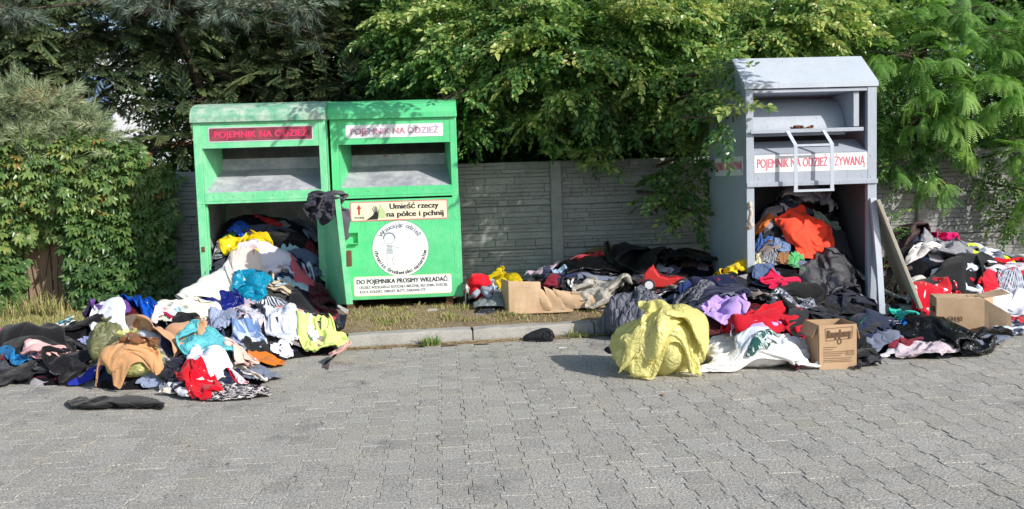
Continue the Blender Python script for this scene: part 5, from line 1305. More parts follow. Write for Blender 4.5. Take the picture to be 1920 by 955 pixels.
def sack(box, depth, mat, name, cat, label, seed=0, lean=0.0, tie=.5, frill=.10, flat=1.0, folds=11, ground=False, crumple=1.0, lift=0.0, cone=.85, slump=0.0):
    """a thin plastic sack: folds run from the tie at the top and die out down the belly"""
    x0, y0, x1, y1 = box; xc = (x0 + x1) / 2
    if ground:
        Pb = gz(xc, y1, 0.0)
        if Pb[1] > kerb_y(Pb[0]): Pb = gz(xc, y1, .13)
    else: Pb = hit(xc, y1)
    s_ = FPX / (Pb[1] + depth * .4); W = (x1 - x0) / s_; Hh = (y1 - y0) / s_ * .93 * flat; nu, nv = 72, 34; V = []; F = []
    cx, cy = Pb[0], Pb[1] + depth * .5; zb = float(sample(GBASE, cx, cy)) if not ground else Pb[2]; zb = min(zb, Pb[2] + .05) + lift
    tx = (tie - .5) * W * .7; x_a = math.cos; y_a = math.sin
    for j in range(nv + 1):
        t = j / nv                                                       # 0 tie, 1 underside
        prof = (math.sin(min(t * 1.18, 1) * math.pi / 2) ** cone) * (1 if t < .86 else math.sqrt(max(0, 1 - ((t - .86) / .14) ** 2)))
        z = Hh * (math.cos(min(t / .97, 1) * math.pi / 2) ** .75 if t < .97 else 0)
        for i in range(nu):
            a = 2 * math.pi * i / nu; p3 = Vector((math.cos(a) * 1.6, math.sin(a) * 1.6, t * 1.5 + seed * 5.1))
            rid = 1 - abs(noise.noise(Vector((math.cos(a) * folds * .42, math.sin(a) * folds * .42, seed * 3 + t * .9)))) * 3.4
            rid2 = 1 - abs(noise.noise(Vector((math.cos(a) * 5 + t * 3, math.sin(a) * 5, seed + t * 5)))) * 3.2
            lump = noise.noise(p3) * .42
            k = prof * (1 + lump) * (1 + .13 * rid * (1 - t) ** .9 * crumple + .045 * rid2 * crumple + .05 * crumple * noise.noise(Vector((x_a(a) * 4, y_a(a) * 4, t * 5 + seed)))) * (1 + slump * math.cos(a - 3.6) * t)
            x = math.cos(a) * W / 2 * k + tx * (1 - t) ** 1.5 + lean * (1 - t); y = math.sin(a) * depth / 2 * k
            V.append((x, y, max(0.0, z * (1 + .22 * noise.noise(p3 + Vector((9, 3, 1)))) + .012 * rid2 * (t > .05) * (t < .9) * crumple)))
    for j in range(nv):
        for i in range(nu): F.append((j * nu + i, (j + 1) * nu + i, (j + 1) * nu + (i + 1) % nu, j * nu + (i + 1) % nu))
    F.append(tuple(range(nv * nu, nv * nu + nu)))
    if frill:
        top = V[0]; b = len(V); fr = frill * W; zt = max(v[2] for v in V[:nu]) - .01; c0 = (tx + lean, 0)
        for j in range(6):
            for i in range(28):
                a = 2 * math.pi * i / 28; r_ = fr * (.16 + .84 * (j / 5) ** 1.2) * (1 + .5 * noise.noise(Vector((math.cos(a) * 2.4, math.sin(a) * 2.4, seed + j * .3)))); V.append((c0[0] + math.cos(a) * r_, math.sin(a) * r_, zt + fr * .9 * (j / 5) * (1 + .6 * noise.noise(Vector((math.cos(a) * 3, math.sin(a) * 3, seed * 2 + j * .4))))))
        F += [(b + j * 28 + i, b + j * 28 + (i + 1) % 28, b + (j + 1) * 28 + (i + 1) % 28, b + (j + 1) * 28 + i) for j in range(5) for i in range(28)]
    va = np.array(V); va[:, :2] = va[:, :2]
    me = bpy.data.meshes.new(name); me.from_pydata(va.tolist(), [], F); me.polygons.foreach_set('use_smooth', [True] * len(F)); me.materials.append(mat); me.update()
    o = bpy.data.objects.new(name, me); COL.objects.link(o); o.location = (cx, cy, zb)
    X_, Y_ = in_walls(va[:, 0] + cx, va[:, 1] + cy); va[:, 0] = X_ - cx; va[:, 1] = Y_ - cy; me.vertices.foreach_set('co', va.astype(np.float32).ravel()); me.update()
    return tag(o, label, cat), va + np.array([cx, cy, zb])
# bodies that fill out the right-hand heap first
_o, _v = sack((1318, 634, 1540, 693), .42, fabric('e6e4e2', 'cloth'), 'duvet_sack', 'duvet', 'stuffed white duvet bundle under the bluish white blouse at the front of the right heap', 4, frill=0, ground=True, crumple=1.5)
raise_heap(_v)
_o, _v = sack((1140, 548, 1266, 640), .46, fabric('5a5c68', 'quilt'), 'quilted_jacket', 'jacket', 'grey quilted jacket bundle hanging over the kerb left of the big yellow bag', 6, frill=0, ground=True, folds=7, crumple=1.3)
SACKN = [0]
for it in ITEMS:
    shp, box, rot, col, finish, pattern, col2, nm, cat, lab, th = it
    if shp not in PROTO: shp = 'sheet_a'
    if box[2] - box[0] > 45:
        ex, ey = (box[2] - box[0]) * .06, (box[3] - box[1]) * .06; box = (box[0] - ex, box[1] - ey, box[2] + ex, box[3] + ey * .4)
    if finish in ('plastic', 'film') and shp.startswith('bag') or shp == 'bag_a':
        SACKN[0] += 1; d_ = (box[2] - box[0]) / FPX * 8 * .8
        so_, sv_ = sack(box, d_, fabric(col, finish, pattern, col2), nm, cat, lab, SACKN[0] * 1.7, frill=.16 if nm == 'plastic_bag' else 0, tie=.35 + .3 * (SACKN[0] % 2), crumple=1.1)
        raise_heap(sv_)
        continue
    lay(shp, box, rot, fabric(col, finish, pattern, col2), nm, cat, lab, th)
print('garments', len(ITEMS), round(time.time() - T0, 1), flush=True)

# ---------------------------------------------------------------- big bags and jackets with a body of their own
def bulk(shape, box, depth, rot, mat, name, cat, label, hscale=1.0, base=None, wr=.012, seed=0, levels=2):
    """a sack or bundle that stands on the ground; box in the photo fixes width and height"""
    co, uv, F = PROTO[shape]; x0, y0, x1, y1 = box; xc = (x0 + x1) / 2
    Pb = gz(xc, y1, 0.0)
    if Pb[1] > kerb_y(Pb[0]): Pb = gz(xc, y1, .13)
    W = (x1 - x0) / FPX * (Pb[1] + depth / 2); H = (y1 - y0) / FPX * (Pb[1] + depth * .4) * hscale
    c, s = math.cos(R(rot)), math.sin(R(rot)); u = co[:, 0] * c - co[:, 1] * s; v = co[:, 0] * s + co[:, 1] * c
    u = (u - u.min()) / np.ptp(u) - .5; v = (v - v.min()) / np.ptp(v) - .5; z = co[:, 2] / co[:, 2].max()
    V = np.stack([u * W, v * depth, z * H], -1)
    for i in range(len(V)):
        p = Vector(V[i]); n1 = noise.noise_vector(p * 9 + Vector((seed, 0, 0))) * wr + noise.noise_vector(p * 22 + Vector((0, seed, 0))) * wr * .5
        rr = 1 - abs(noise.noise(p * 7 + Vector((seed * 3, 1, 1)))) * 3
        V[i] += np.array(n1) * (z[i] > .03) + np.array([V[i][0] / W, V[i][1] / depth, .4]) * max(rr, -1) * wr * .9 * (z[i] > .05)
    zc = Pb[1] + depth * .5
    me = bpy.data.meshes.new(name); me.from_pydata(V.tolist(), [], F); me.polygons.foreach_set('use_smooth', [True] * len(me.polygons)); me.materials.append(mat)
    ul = me.uv_layers.new(name='uv'); li = np.empty(len(me.loops), np.int32); me.loops.foreach_get('vertex_index', li); ul.data.foreach_set('uv', uv[li].astype(np.float32).ravel()); me.update()
    o = bpy.data.objects.new(name, me); COL.objects.link(o); o.location = (Pb[0] + .0, zc, Pb[2] if base is None else base)
    sb = o.modifiers.new('fine', 'SUBSURF'); sb.levels = 1; sb.render_levels = levels
    return tag(o, label, cat)
_o, _v = sack((1168, 600, 1330, 709), .50, fabric('f6efa0', 'film'), 'plastic_bag', 'bag', 'big pale yellow see-through plastic bag at the front of the right heap', 12.3, frill=0, ground=True, folds=9, crumple=1.2, cone=.8, slump=.12)
raise_heap(_v)
for shp, bx, rt, th in (('sheet_b', (1160, 582, 1318, 700), 20, 1.0), ('sheet_d', (1206, 572, 1322, 680), -30, 1.1), ('sheet_a', (1158, 624, 1268, 708), 60, .9)):
    f_ = lay(shp, bx, rt, fabric('f6efa0', 'film'), 'plastic_fold', None, None, th, wrinkle=.005); f_.parent = _o; f_.location = f_.location - _o.location
bulk('wad_a', (1190, 630, 1310, 702), .34, 30, fabric('c8c490', 'cloth'), 'clothes_bundle', 'clothes', 'bundle of pale clothes inside the big yellow bag', .8, wr=.01, seed=8)

# ---------------------------------------------------------------- dark grey trousers hung over the open green door
def hang(parent, proto, box, Y, depth, rot, mat, name, label=None):
    co, uv, F = PROTO[proto]; x0, y0, x1, y1 = box; c, s = math.cos(R(rot)), math.sin(R(rot)); u = co[:, 0] * c - co[:, 1] * s; v = co[:, 0] * s + co[:, 1] * c
    u = (u - u.min()) / np.ptp(u); v = (v - v.min()) / np.ptp(v); a = at(x0, y1, Y); b = at(x1, y0, Y)
    z = co[:, 2] / co[:, 2].max()
    V = np.stack([a[0] + (b[0] - a[0]) * u, Y - z * depth, a[2] + (b[2] - a[2]) * v], -1) - np.array(parent.location)
    me = bpy.data.meshes.new(name); me.from_pydata(V.tolist(), [], F); me.polygons.foreach_set('use_smooth', [True] * len(F)); me.materials.append(mat)
    o = bpy.data.objects.new(name, me); COL.objects.link(o); o.parent = parent
    sd = o.modifiers.new('t', 'SOLIDIFY'); sd.thickness = .008; sb = o.modifiers.new('s', 'SUBSURF'); sb.levels = sb.render_levels = 1
def hung_cloth():
    tp, bt = DOOR1; t = empty('hung_jacket', tuple(tp)); tag(t, 'dark grey jacket hung over the top of the open green door', 'jacket'); Yt = tp[1]; fb = fabric('3a3a46', 'cloth'); fb2 = fabric('55545c', 'cloth')
    hang(t, 'sheet_d', (572, 356, 640, 424), Yt + .10, .10, 20, fb, 'hood'); hang(t, 'wad_a', (586, 366, 628, 416), Yt + .02, .10, 70, fb, 'hood_fold')
    hang(t, 'strip_a', (628, 362, 656, 456), Yt + .14, .05, 8, fb2, 'sleeve'); hang(t, 'flat_b', (600, 356, 654, 378), Yt + .10, .12, 0, fb2, 'collar')
hung_cloth()

# ---------------------------------------------------------------- foliage
GEN = np.random.default_rng(21)
def leaf_tris(base, d, side, up, L, Wd, fold=.25, droop=.15):
    """one folded leaf: base, left, right, tip, midrib"""
    b = np.array(base); d = np.array(d); s = np.array(side); u = np.array(up)
    m = b + d * L * .45 + u * 0
    l = m + s * Wd / 2 + u * fold * Wd - u * 0; r = m - s * Wd / 2 + u * fold * Wd
    t = b + d * L - u * droop * L
    l2 = b + d * L * .78 + s * Wd * .30 - u * droop * L * .4; r2 = b + d * L * .78 - s * Wd * .30 - u * droop * L * .4
    return [b, l, m, r, l2, r2, t], [(0, 2, 1), (0, 3, 2), (1, 2, 4), (2, 3, 5), (2, 6, 4), (2, 5, 6)]
def template(kind, seed):
    g = np.random.default_rng(seed); V = []; F = []; T = []
    def add(vs, fs, t):
        b = len(V); V.extend(vs); F.extend([tuple(b + i for i in f) for f in fs]); T.extend([t] * len(vs))
    X, Y_, Z = np.eye(3)
    if kind == 'broad':
        n = 11; Lt = .26
        for k in range(n):
            t = (k + .7) / n; sgn = 1 if k % 2 else -1; base = np.array([t * Lt, 0, -.05 * t * t])
            a = R(55 - 25 * t + g.normal(0, 10)) * sgn; d = X * math.cos(a) + Y_ * math.sin(a) + Z * g.normal(-.1, .25); d /= np.linalg.norm(d)
            up = Z + g.normal(0, .35, 3); s = np.cross(up, d); s /= np.linalg.norm(s); up = np.cross(d, s)
            L = .062 * g.uniform(.75, 1.2)
            vs, fs = leaf_tris(base, d, s, up, L, L * .52, .2, g.uniform(.0, .3)); add(vs, fs, g.normal(0, .16))
        add([np.array([0, -.002, 0]), np.array([0, .002, 0]), np.array([Lt, 0, -.05])], [(0, 1, 2)], .9)
    elif kind == 'creeper':
        for c in range(3):
            o = np.array([.05 * c, g.normal(0, .03), g.normal(0, .02)])
            for k in range(5):
                a = R(-76 + 38 * k + g.normal(0, 5)); d = X * math.cos(a) + Y_ * math.sin(a) - Z * .15; d /= np.linalg.norm(d)
                s = np.cross(Z, d); s /= np.linalg.norm(s); L = .085 * (1 - abs(k - 2) * .14) * g.uniform(.85, 1.1)
                vs, fs = leaf_tris(o, d, s, Z, L, L * .46, .18, .25); add(vs, fs, g.normal(0, .12))
    elif kind == 'pinnate':
        for f in range(4):
            fa = R(-40 + 27 * f + g.normal(0, 6)); fd = X * math.cos(fa) + Y_ * math.sin(fa); Lf = .17 * g.uniform(.8, 1.15)
            for k in range(12):
                t = (k + 1) / 12; p = fd * t * Lf - Z * .11 * t * t
                tang = fd - Z * .22 * t / .17 * .5; tang /= np.linalg.norm(tang)
                for sgn in (1, -1):
                    s0 = np.cross(Z, fd) * sgn; d = s0 * .8 + tang * .45 - Z * .25; d /= np.linalg.norm(d)
                    L = .034 * (1 - .5 * abs(t - .45)); wv = tang * .0055
                    b = len(V); V.extend([p - wv, p + wv, p + d * L + wv * .9, p + d * L - wv * .9]); F.extend([(b, b + 1, b + 2), (b, b + 2, b + 3)]); T.extend([g.normal(0, .06) + .06 * f] * 4)
    elif kind == 'pine':
        for k in range(46):
            t = g.uniform(0, 1); p = X * t * .12; a = g.uniform(0, 6.283); sp = R(g.uniform(20, 65)) * (1.1 - .5 * t)
            d = X * math.cos(sp) + (Y_ * math.cos(a) + Z * math.sin(a)) * math.sin(sp); L = .085 * g.uniform(.7, 1.1); s = np.cross(d, g.normal(0, 1, 3)); s /= np.linalg.norm(s); s *= .0026
            b = len(V); V.extend([p - s, p + s, p + d * L]); F.append((b, b + 1, b + 2)); T.extend([g.normal(0, .15)] * 3)
        add([np.array([0, -.004, 0]), np.array([0, .004, 0]), np.array([.13, 0, 0])], [(0, 1, 2)], .9)
    elif kind == 'spruce':
        def twig(o, dx, L):
            n = int(L / .0055)
            for k in range(n):
                for sgn in (1, -1, .3):
                    p = o + dx * (k / n) * L; s = np.cross(Z, dx) * (1 if sgn > 0 else -1) * abs(sgn); d = s * .75 + dx * .6 + Z * (.1 if abs(sgn) == 1 else .5); d /= np.linalg.norm(d); w_ = dx * .0030
                    b = len(V); V.extend([p - w_, p + w_, p + d * .020]); F.append((b, b + 1, b + 2)); T.extend([g.normal(0, .08) + (.35 if k > n - 6 else 0)] * 3)
        twig(np.zeros(3), X, .22)
        for sgn in (1, -1):
            for q in (.03, .08, .13): 
                d = X * .75 + Y_ * .62 * sgn - Z * .12; d /= np.linalg.norm(d); twig(X * q, d, .12 - q * .4)
    return np.array(V, float), np.array(F), np.array(T, float)
TPL = {k: [template(k, s) for s in (1, 2, 3)] for k in ('broad', 'creeper', 'pinnate', 'pine', 'spruce')}

def scatter(name, kind, P, D, mat, parent, scale=1.0, tint=.5, tvar=.15, upj=.3, up=(0, 0, 1)):
    """place sprigs at points P with directions D; everything joined in ONE mesh"""
    n = len(P); D = D / np.linalg.norm(D, axis=1, keepdims=True)
    U = np.array(up)[None] + GEN.normal(0, upj, (n, 3)); S = np.cross(U, D); S /= np.linalg.norm(S, axis=1, keepdims=True) + 1e-9; U = np.cross(D, S)
    sc_ = scale * GEN.uniform(.75, 1.25, n); which = GEN.integers(0, 3, n); VV = []; FF = []; TT = []; off = 0
    tt = GEN.normal(tint, tvar, n) if np.isscalar(tint) else tint + GEN.normal(0, tvar, n)
    for w_ in range(3):
        V, F, T = TPL[kind][w_]; q = which == w_; k = int(q.sum())
        if not k: continue
        M = np.stack([D[q], S[q], U[q]], 1) * sc_[q][:, None, None]          # rows are the axes
        W_ = np.einsum('vi,nij->nvj', V, M) + P[q][:, None]
        VV.append(W_.reshape(-1, 3)); FF.append((F[None] + (off + np.arange(k) * len(V))[:, None, None]).reshape(-1, 3)); TT.append((T[None] + tt[q][:, None]).ravel()); off += k * len(V)
    V = np.concatenate(VV); F = np.concatenate(FF); T = np.clip(np.concatenate(TT), 0, 1)
    o = np_mesh(name, V - np.array(parent.location)[None] if parent is not None else V, F, mat, parent, tint=T)
    o['kind'] = 'stuff'; return o

def blob_points(blobs, dens, inner=.35):
    """points in the outer part of ellipsoids; returns points, outward directions, height in blob"""
    P = []; D = []; Hh = []
    for (c, r) in blobs:
        c = np.array(c); r = np.array(r); n = int(dens * (r[0] * r[1] + r[0] * r[2] + r[1] * r[2]) * 4)
        q = GEN.normal(0, 1, (n, 3)); q /= np.linalg.norm(q, axis=1, keepdims=True)
        lump = np.array([noise.noise(Vector(c * 1.3) + Vector(v) * 1.7) for v in q])
        rad = (1 - inner * GEN.random(n) ** 1.3) * (1 + .45 * lump)
        P.append(c + q * r * rad[:, None]); D.append(q / r * r.mean()); Hh.append(q[:, 2])
    return np.concatenate(P), np.concatenate(D), np.concatenate(Hh)
def spray_points(blobs, nb, per, droop=.25, reach=1.0, fwd=-.2, spread=.75):
    """sprigs strung along curved boughs that leave every blob: clumps with dark gaps between them"""
    P = []; D = []; T = []
    for (c, r) in blobs:
        c = np.array(c); r = np.array(r); volume = (r[0] * r[2] + r[0] * r[1] + r[1] * r[2]) / 3 / .25
        for _ in range(max(2, int(nb * volume))):
            q = GEN.normal(0, 1, 3); q[1] = -abs(q[1]) * .9 if GEN.random() < .75 else q[1]; q /= np.linalg.norm(q)
            s0 = c + q * r * GEN.uniform(.0, .45); e = c + q * r * GEN.uniform(.75, 1.2) * reach; L = np.linalg.norm(e - s0) + .12; d0 = (e - s0) / (np.linalg.norm(e - s0) + 1e-6); d0[2] = d0[2] * .6 + .10
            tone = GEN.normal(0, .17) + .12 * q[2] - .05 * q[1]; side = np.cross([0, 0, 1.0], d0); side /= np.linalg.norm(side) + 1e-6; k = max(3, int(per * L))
            for i in range(k):
                t = (i + .5) / k; p = s0 + d0 * L * t + np.array([0, 0, -droop * L * t * t]); tg = d0 + np.array([0, 0, -2 * droop * t]); sg = 1 if i % 2 else -1
                P.append(p + GEN.normal(0, .015, 3)); D.append(tg * (1 - spread * .5) + side * sg * spread * (1.1 - .5 * t) + np.array([0, fwd * .3, -.1])); T.append(tone + .12 * (t - .5))
    return np.array(P), np.array(D), np.array(T)
def B(px, py, Y, rx, ry, rz): return (at(px, py, Y), (rx, ry, rz))
M_BARK = NT('bark'); _n = M_BARK.noise(26, 5, .65, M_BARK.mapping(M_BARK.co(), (1, 1, .25)))
M_BARK = M_BARK.set(M_BARK.ramp(_n, [(.3, (.045, .036, .028)), (.7, (.15, .12, .09))]), .95, 0, M_BARK.bump(_n, .8, .01), .1)
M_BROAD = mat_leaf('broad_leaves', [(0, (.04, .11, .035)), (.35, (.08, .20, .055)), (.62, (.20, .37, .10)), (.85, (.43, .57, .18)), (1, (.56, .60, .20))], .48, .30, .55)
M_FEATH = mat_leaf('feathery_leaves', [(0, (.07, .20, .04)), (.5, (.24, .48, .11)), (1, (.46, .68, .20))], .48, .5, .3)
M_PINE = mat_leaf('pine_needles', [(0, (.05, .08, .065)), (.5, (.16, .22, .175)), (.85, (.40, .47, .38)), (1, (.20, .14, .08))], .12, .5, .35)
M_SPRUCE = mat_leaf('spruce_needles', [(0, (.022, .046, .024)), (.5, (.06, .105, .042)), (.8, (.17, .22, .08)), (1, (.17, .19, .07))], .12, .5, .3)
M_PINE2 = mat_leaf('pale_pine_needles', [(0, (.13, .18, .10)), (.5, (.32, .40, .23)), (.85, (.55, .61, .40)), (1, (.30, .24, .10))], .2, .5, .35)
M_CREEP = mat_leaf('creeper_leaves', [(0, (.045, .11, .035)), (.45, (.12, .23, .07)), (.85, (.28, .38, .12)), (.97, (.36, .36, .09)), (1, (.42, .18, .05))], .38, .33, .5)

def tree(name, label, cat, base, trunk_pts, r0, blobs, kind, mat, dens, scale=1.0, tint=.45, droop=-.25, fwd=-.15, inner=.45, tvar=.13, group=None, limbs=True, upj=.35, crown_name='crown', tfun=None, keep=None, spray=None):
    t = empty(name, tuple(base)); tag(t, label, cat, group); b = Vector(base)
    if trunk_pts:
        m = MB(); m.tube([Vector(p) - b for p in trunk_pts], r0, 10, r1=r0 * .45); m.build('trunk', M_BARK, t, smooth=True)
        if limbs:
            for (c, r) in blobs:
                ks = [Vector(p) for p in trunk_pts]; s0 = min(ks, key=lambda p: (p - Vector(c)).length + abs(p.z - c[2] + .5) * .5); e = Vector(c); mid = (s0 + e) / 2 + Vector((0, 0, .12))
                m = MB(); m.tube([s0 - b, mid - b, e - b + Vector((0, 0, 0))], r0 * .32, 6, r1=r0 * .08); m.build('branch', M_BARK, t, smooth=True)
    if spray:
        P, D, Hh = spray_points(blobs, *spray); P2, D2, H2 = blob_points([(c, np.array(r) * .8) for c, r in blobs], dens, inner); D2 = D2 + GEN.normal(0, .5, D2.shape)
        P = np.concatenate([P, P2]); D = np.concatenate([D, D2]); Hh = np.concatenate([Hh, H2 * .1 - .22])
    else:
        P, D, Hh = blob_points(blobs, dens, inner)
        D = D + np.array([0, fwd, droop])[None] + GEN.normal(0, .35, D.shape)
    if keep is not None:
        q = keep(P); P, D, Hh = P[q], D[q], Hh[q]
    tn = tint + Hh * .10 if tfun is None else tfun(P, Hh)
    scatter(crown_name, kind, P, D, mat, t, scale, tn, tvar, upj)
    # thin twigs that show in the gaps
    m = MB(); k = 0
    for (c, r) in blobs[:14]:
        for _ in range(7):
            q = GEN.normal(0, 1, 3); q /= np.linalg.norm(q); e = np.array(c) + q * np.array(r) * .95; s0 = np.array(c) + GEN.normal(0, .05, 3)
            mid = (s0 + e) / 2 + GEN.normal(0, .05, 3); m.tube([Vector(s0) - b, Vector(mid) - b, Vector(e) - b], .008, 4, r1=.002)
    m.build('twigs', M_BARK, t)['kind'] = 'stuff'
    return t

def clear_of_bins(P):
    """no leaf grows inside a container or through the wall"""
    q = ~((P[:, 0] > -2.4) & (P[:, 0] < .28) & (P[:, 1] > 8.7) & (P[:, 2] < 2.30) & (P[:, 1] < 10.3))
    q &= ~((P[:, 0] > 2.74) & (P[:, 0] < 4.1) & (P[:, 1] > 8.05) & (P[:, 1] < 9.5) & (P[:, 2] < 2.62))
    q &= ~((P[:, 1] > 10.05) & (P[:, 1] < 10.35) & (P[:, 2] < 1.64))
    q &= ~((P[:, 1] > 10.35) & (P[:, 2] < .5))
    return q
WYF = 10.9
# broadleaf tree whose boughs hang over the concrete wall
bl = [B(800, 50, 10.3, .75, .6, .55), B(740, 130, 10.4, .45, .4, .30), B(860, 120, 10.0, .6, .5, .5), B(950, 40, 9.9, .8, .7, .6), B(1050, 90, 9.6, .75, .7, .6), B(1110, 175, 9.45, .55, .5, .36),
      B(1190, 50, 9.7, .85, .8, .65), B(1290, 120, 9.5, .65, .6, .55), B(1230, 195, 9.7, .6, .5, .34), B(1335, 195, 9.35, .30, .4, .40), B(940, 190, 10.1, .55, .35, .30), B(1030, 215, 10.0, .5, .35, .26),
      B(890, 235, 9.9, .18, .2, .22), B(830, 185, 9.25, .20, .18, .12), B(1315, 280, 9.6, .22, .3, .24), B(1265, 362, 9.5, .24, .16, .08), B(1140, 262, 10.0, .3, .25, .14),
      B(820, -120, 11.0, .9, .8, .6), B(1000, -140, 10.9, 1.0, .8, .6), B(1200, -140, 10.9, 1.0, .8, .6), B(1366, 222, 8.22, .10, .12, .20), B(1355, 120, 8.6, .25, .3, .12), B(1345, 170, 8.7, .14, .3, .25), B(1290, 320, 9.5, .24, .25, .26), B(1300, 395, 9.5, .2, .18, .12), B(1085, 300, 9.8, .16, .16, .2),
      ((.25, 7.7, 3.45), (.40, .30, .16)), ((1.05, 7.65, 3.5), (.40, .30, .16)), ((3.0, 7.2, 3.35), (.5, .35, .25)), ((3.6, 7.1, 3.3), (.5, .4, .28)), ((3.3, 7.35, 3.55), (.6, .35, .25))]
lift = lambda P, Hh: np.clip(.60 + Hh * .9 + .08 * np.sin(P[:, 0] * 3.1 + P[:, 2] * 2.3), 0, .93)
tree('broadleaf_tree', 'leafy green tree hanging over the concrete wall between the containers', 'tree', (1.9, 11.3, .1),
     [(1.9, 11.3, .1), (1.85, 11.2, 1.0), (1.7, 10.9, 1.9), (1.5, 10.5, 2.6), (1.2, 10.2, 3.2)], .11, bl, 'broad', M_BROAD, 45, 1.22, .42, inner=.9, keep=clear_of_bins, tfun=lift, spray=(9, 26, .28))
bl = [B(1430, 40, 9.7, .75, .6, .36), B(1540, 30, 9.8, .7, .6, .33), B(1400, -60, 10.7, .8, .7, .5), B(1560, -80, 10.7, .9, .7, .5), B(1640, 60, 10.5, .5, .5, .4), B(1380, 110, 10.0, .4, .4, .3)]
tree('broadleaf_tree', 'yellow-green tree whose boughs spread just above the grey container', 'tree', (4.0, 11.4, .1),
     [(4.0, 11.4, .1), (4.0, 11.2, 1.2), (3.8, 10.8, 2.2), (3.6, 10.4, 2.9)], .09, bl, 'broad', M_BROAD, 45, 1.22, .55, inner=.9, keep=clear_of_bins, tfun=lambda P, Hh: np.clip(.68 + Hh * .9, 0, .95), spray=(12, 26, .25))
# feathery tree on the right
bl = [B(1700, 110, 9.9, .5, .45, .42), B(1790, 160, 9.8, .55, .5, .45), B(1880, 70, 9.8, .65, .5, .45), B(1950, 160, 9.6, .5, .5, .5), B(1730, 215, 9.7, .38, .35, .28), B(1770, 345, 9.75, .30, .22, .17), B(1905, 280, 9.6, .22, .3, .18), B(1940, 360, 9.5, .2, .25, .25),
      B(1690, 260, 10.0, .3, .25, .22), B(1800, 20, 10.1, .6, .5, .4), B(1800, 270, 10.1, .45, .3, .3), B(1680, 310, 10.0, .25, .2, .2), B(2050, 120, 9.8, .7, .6, .7), B(2050, 300, 9.8, .5, .4, .4)]
tree('feathery_tree', 'bright green feathery-leaved tree right of the grey container', 'tree', (6.2, 11.2, .1),
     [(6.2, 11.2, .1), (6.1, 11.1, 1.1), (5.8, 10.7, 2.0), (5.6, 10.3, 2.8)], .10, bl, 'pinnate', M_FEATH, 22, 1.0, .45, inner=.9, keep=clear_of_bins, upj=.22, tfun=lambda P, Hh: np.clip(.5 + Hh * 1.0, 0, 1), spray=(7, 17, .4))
bl = [B(1700, 300, 10.05, .3, .2, .14), B(1860, 330, 10.05, .3, .2, .12), B(1720, 270, 10.2, .5, .3, .3), B(1890, 405, 9.9, .16, .12, .12), B(1850, 290, 10.5, .6, .3, .3)]
tree('shrub', 'dark shrub leaning over the wall below the feathery tree', 'shrub', (5.9, 10.8, .1), [(5.9, 10.8, .1), (5.8, 10.7, 1.2), (5.6, 10.5, 1.8)], .04, bl, 'broad', M_BROAD, 170, .95, .35, inner=.6, keep=clear_of_bins)
bl = [B(px, 262, 10.95, .5, .3, .36) for px in range(700, 1720, 110)]
tree('hedge', 'dark hedge standing just behind the concrete wall', 'hedge', (2.0, 11.0, .1), [(2.0, 11.0, .1), (2.0, 11.0, .9), (2.0, 10.95, 1.7)], .05, bl, 'broad', M_BROAD, 150, 1.1, .12, inner=.8, keep=clear_of_bins, limbs=False)
# conifers on the left
bl = [B(-60, 60, 11.2, .9, .6, .8), B(150, 20, 11.2, .6, .5, .4), B(300, 40, 11.3, .6, .5, .35), B(210, 60, 11.2, .5, .4, .3), B(180, 190, 11.0, .3, .3, .14), B(60, 100, 11.0, .6, .4, .4), B(90, 60, 11.2, .7, .6, .7), B(170, 150, 11.0, .5, .45, .45), B(60, -60, 11.4, 1.2, .9, .7), B(250, 90, 11.4, .5, .5, .4), B(320, 100, 11.3, .4, .4, .35), B(230, 200, 11.2, .3, .3, .22), B(240, -80, 11.4, .9, .8, .6), B(20, 150, 11.3, .6, .4, .4)]
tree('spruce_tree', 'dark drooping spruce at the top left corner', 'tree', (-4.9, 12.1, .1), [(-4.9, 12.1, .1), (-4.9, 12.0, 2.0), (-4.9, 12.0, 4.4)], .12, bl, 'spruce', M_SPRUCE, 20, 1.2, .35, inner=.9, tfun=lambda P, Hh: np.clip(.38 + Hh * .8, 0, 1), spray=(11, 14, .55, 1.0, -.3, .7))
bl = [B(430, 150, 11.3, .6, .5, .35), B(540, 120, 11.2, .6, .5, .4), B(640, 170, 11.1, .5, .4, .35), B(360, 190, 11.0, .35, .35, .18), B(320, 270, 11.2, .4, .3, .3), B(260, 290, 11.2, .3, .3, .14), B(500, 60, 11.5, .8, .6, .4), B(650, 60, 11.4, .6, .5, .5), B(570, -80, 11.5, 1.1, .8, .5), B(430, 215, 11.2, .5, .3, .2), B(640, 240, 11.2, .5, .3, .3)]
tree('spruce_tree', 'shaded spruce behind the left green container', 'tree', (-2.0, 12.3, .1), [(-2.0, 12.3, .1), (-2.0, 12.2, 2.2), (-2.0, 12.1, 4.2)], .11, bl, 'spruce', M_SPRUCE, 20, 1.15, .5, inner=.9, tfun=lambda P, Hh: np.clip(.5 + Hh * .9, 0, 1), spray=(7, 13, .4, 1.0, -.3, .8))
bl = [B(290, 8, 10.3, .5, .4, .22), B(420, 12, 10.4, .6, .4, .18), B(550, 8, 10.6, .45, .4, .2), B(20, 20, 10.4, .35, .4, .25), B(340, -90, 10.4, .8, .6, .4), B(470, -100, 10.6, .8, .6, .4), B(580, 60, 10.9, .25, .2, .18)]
tree('pine_tree', 'blue-green pine with long needles along the top left', 'tree', (-2.5, 11.9, .1), [(-2.5, 11.9, .1), (-2.6, 11.7, 1.8), (-3.0, 11.0, 3.4)], .10, bl, 'pine', M_PINE, 40, 1.25, .55, inner=.9, tfun=lambda P, Hh: np.clip(.58 + Hh * 1.1, 0, .95), spray=(9, 13, -.05, 1.0, -.3, .9))
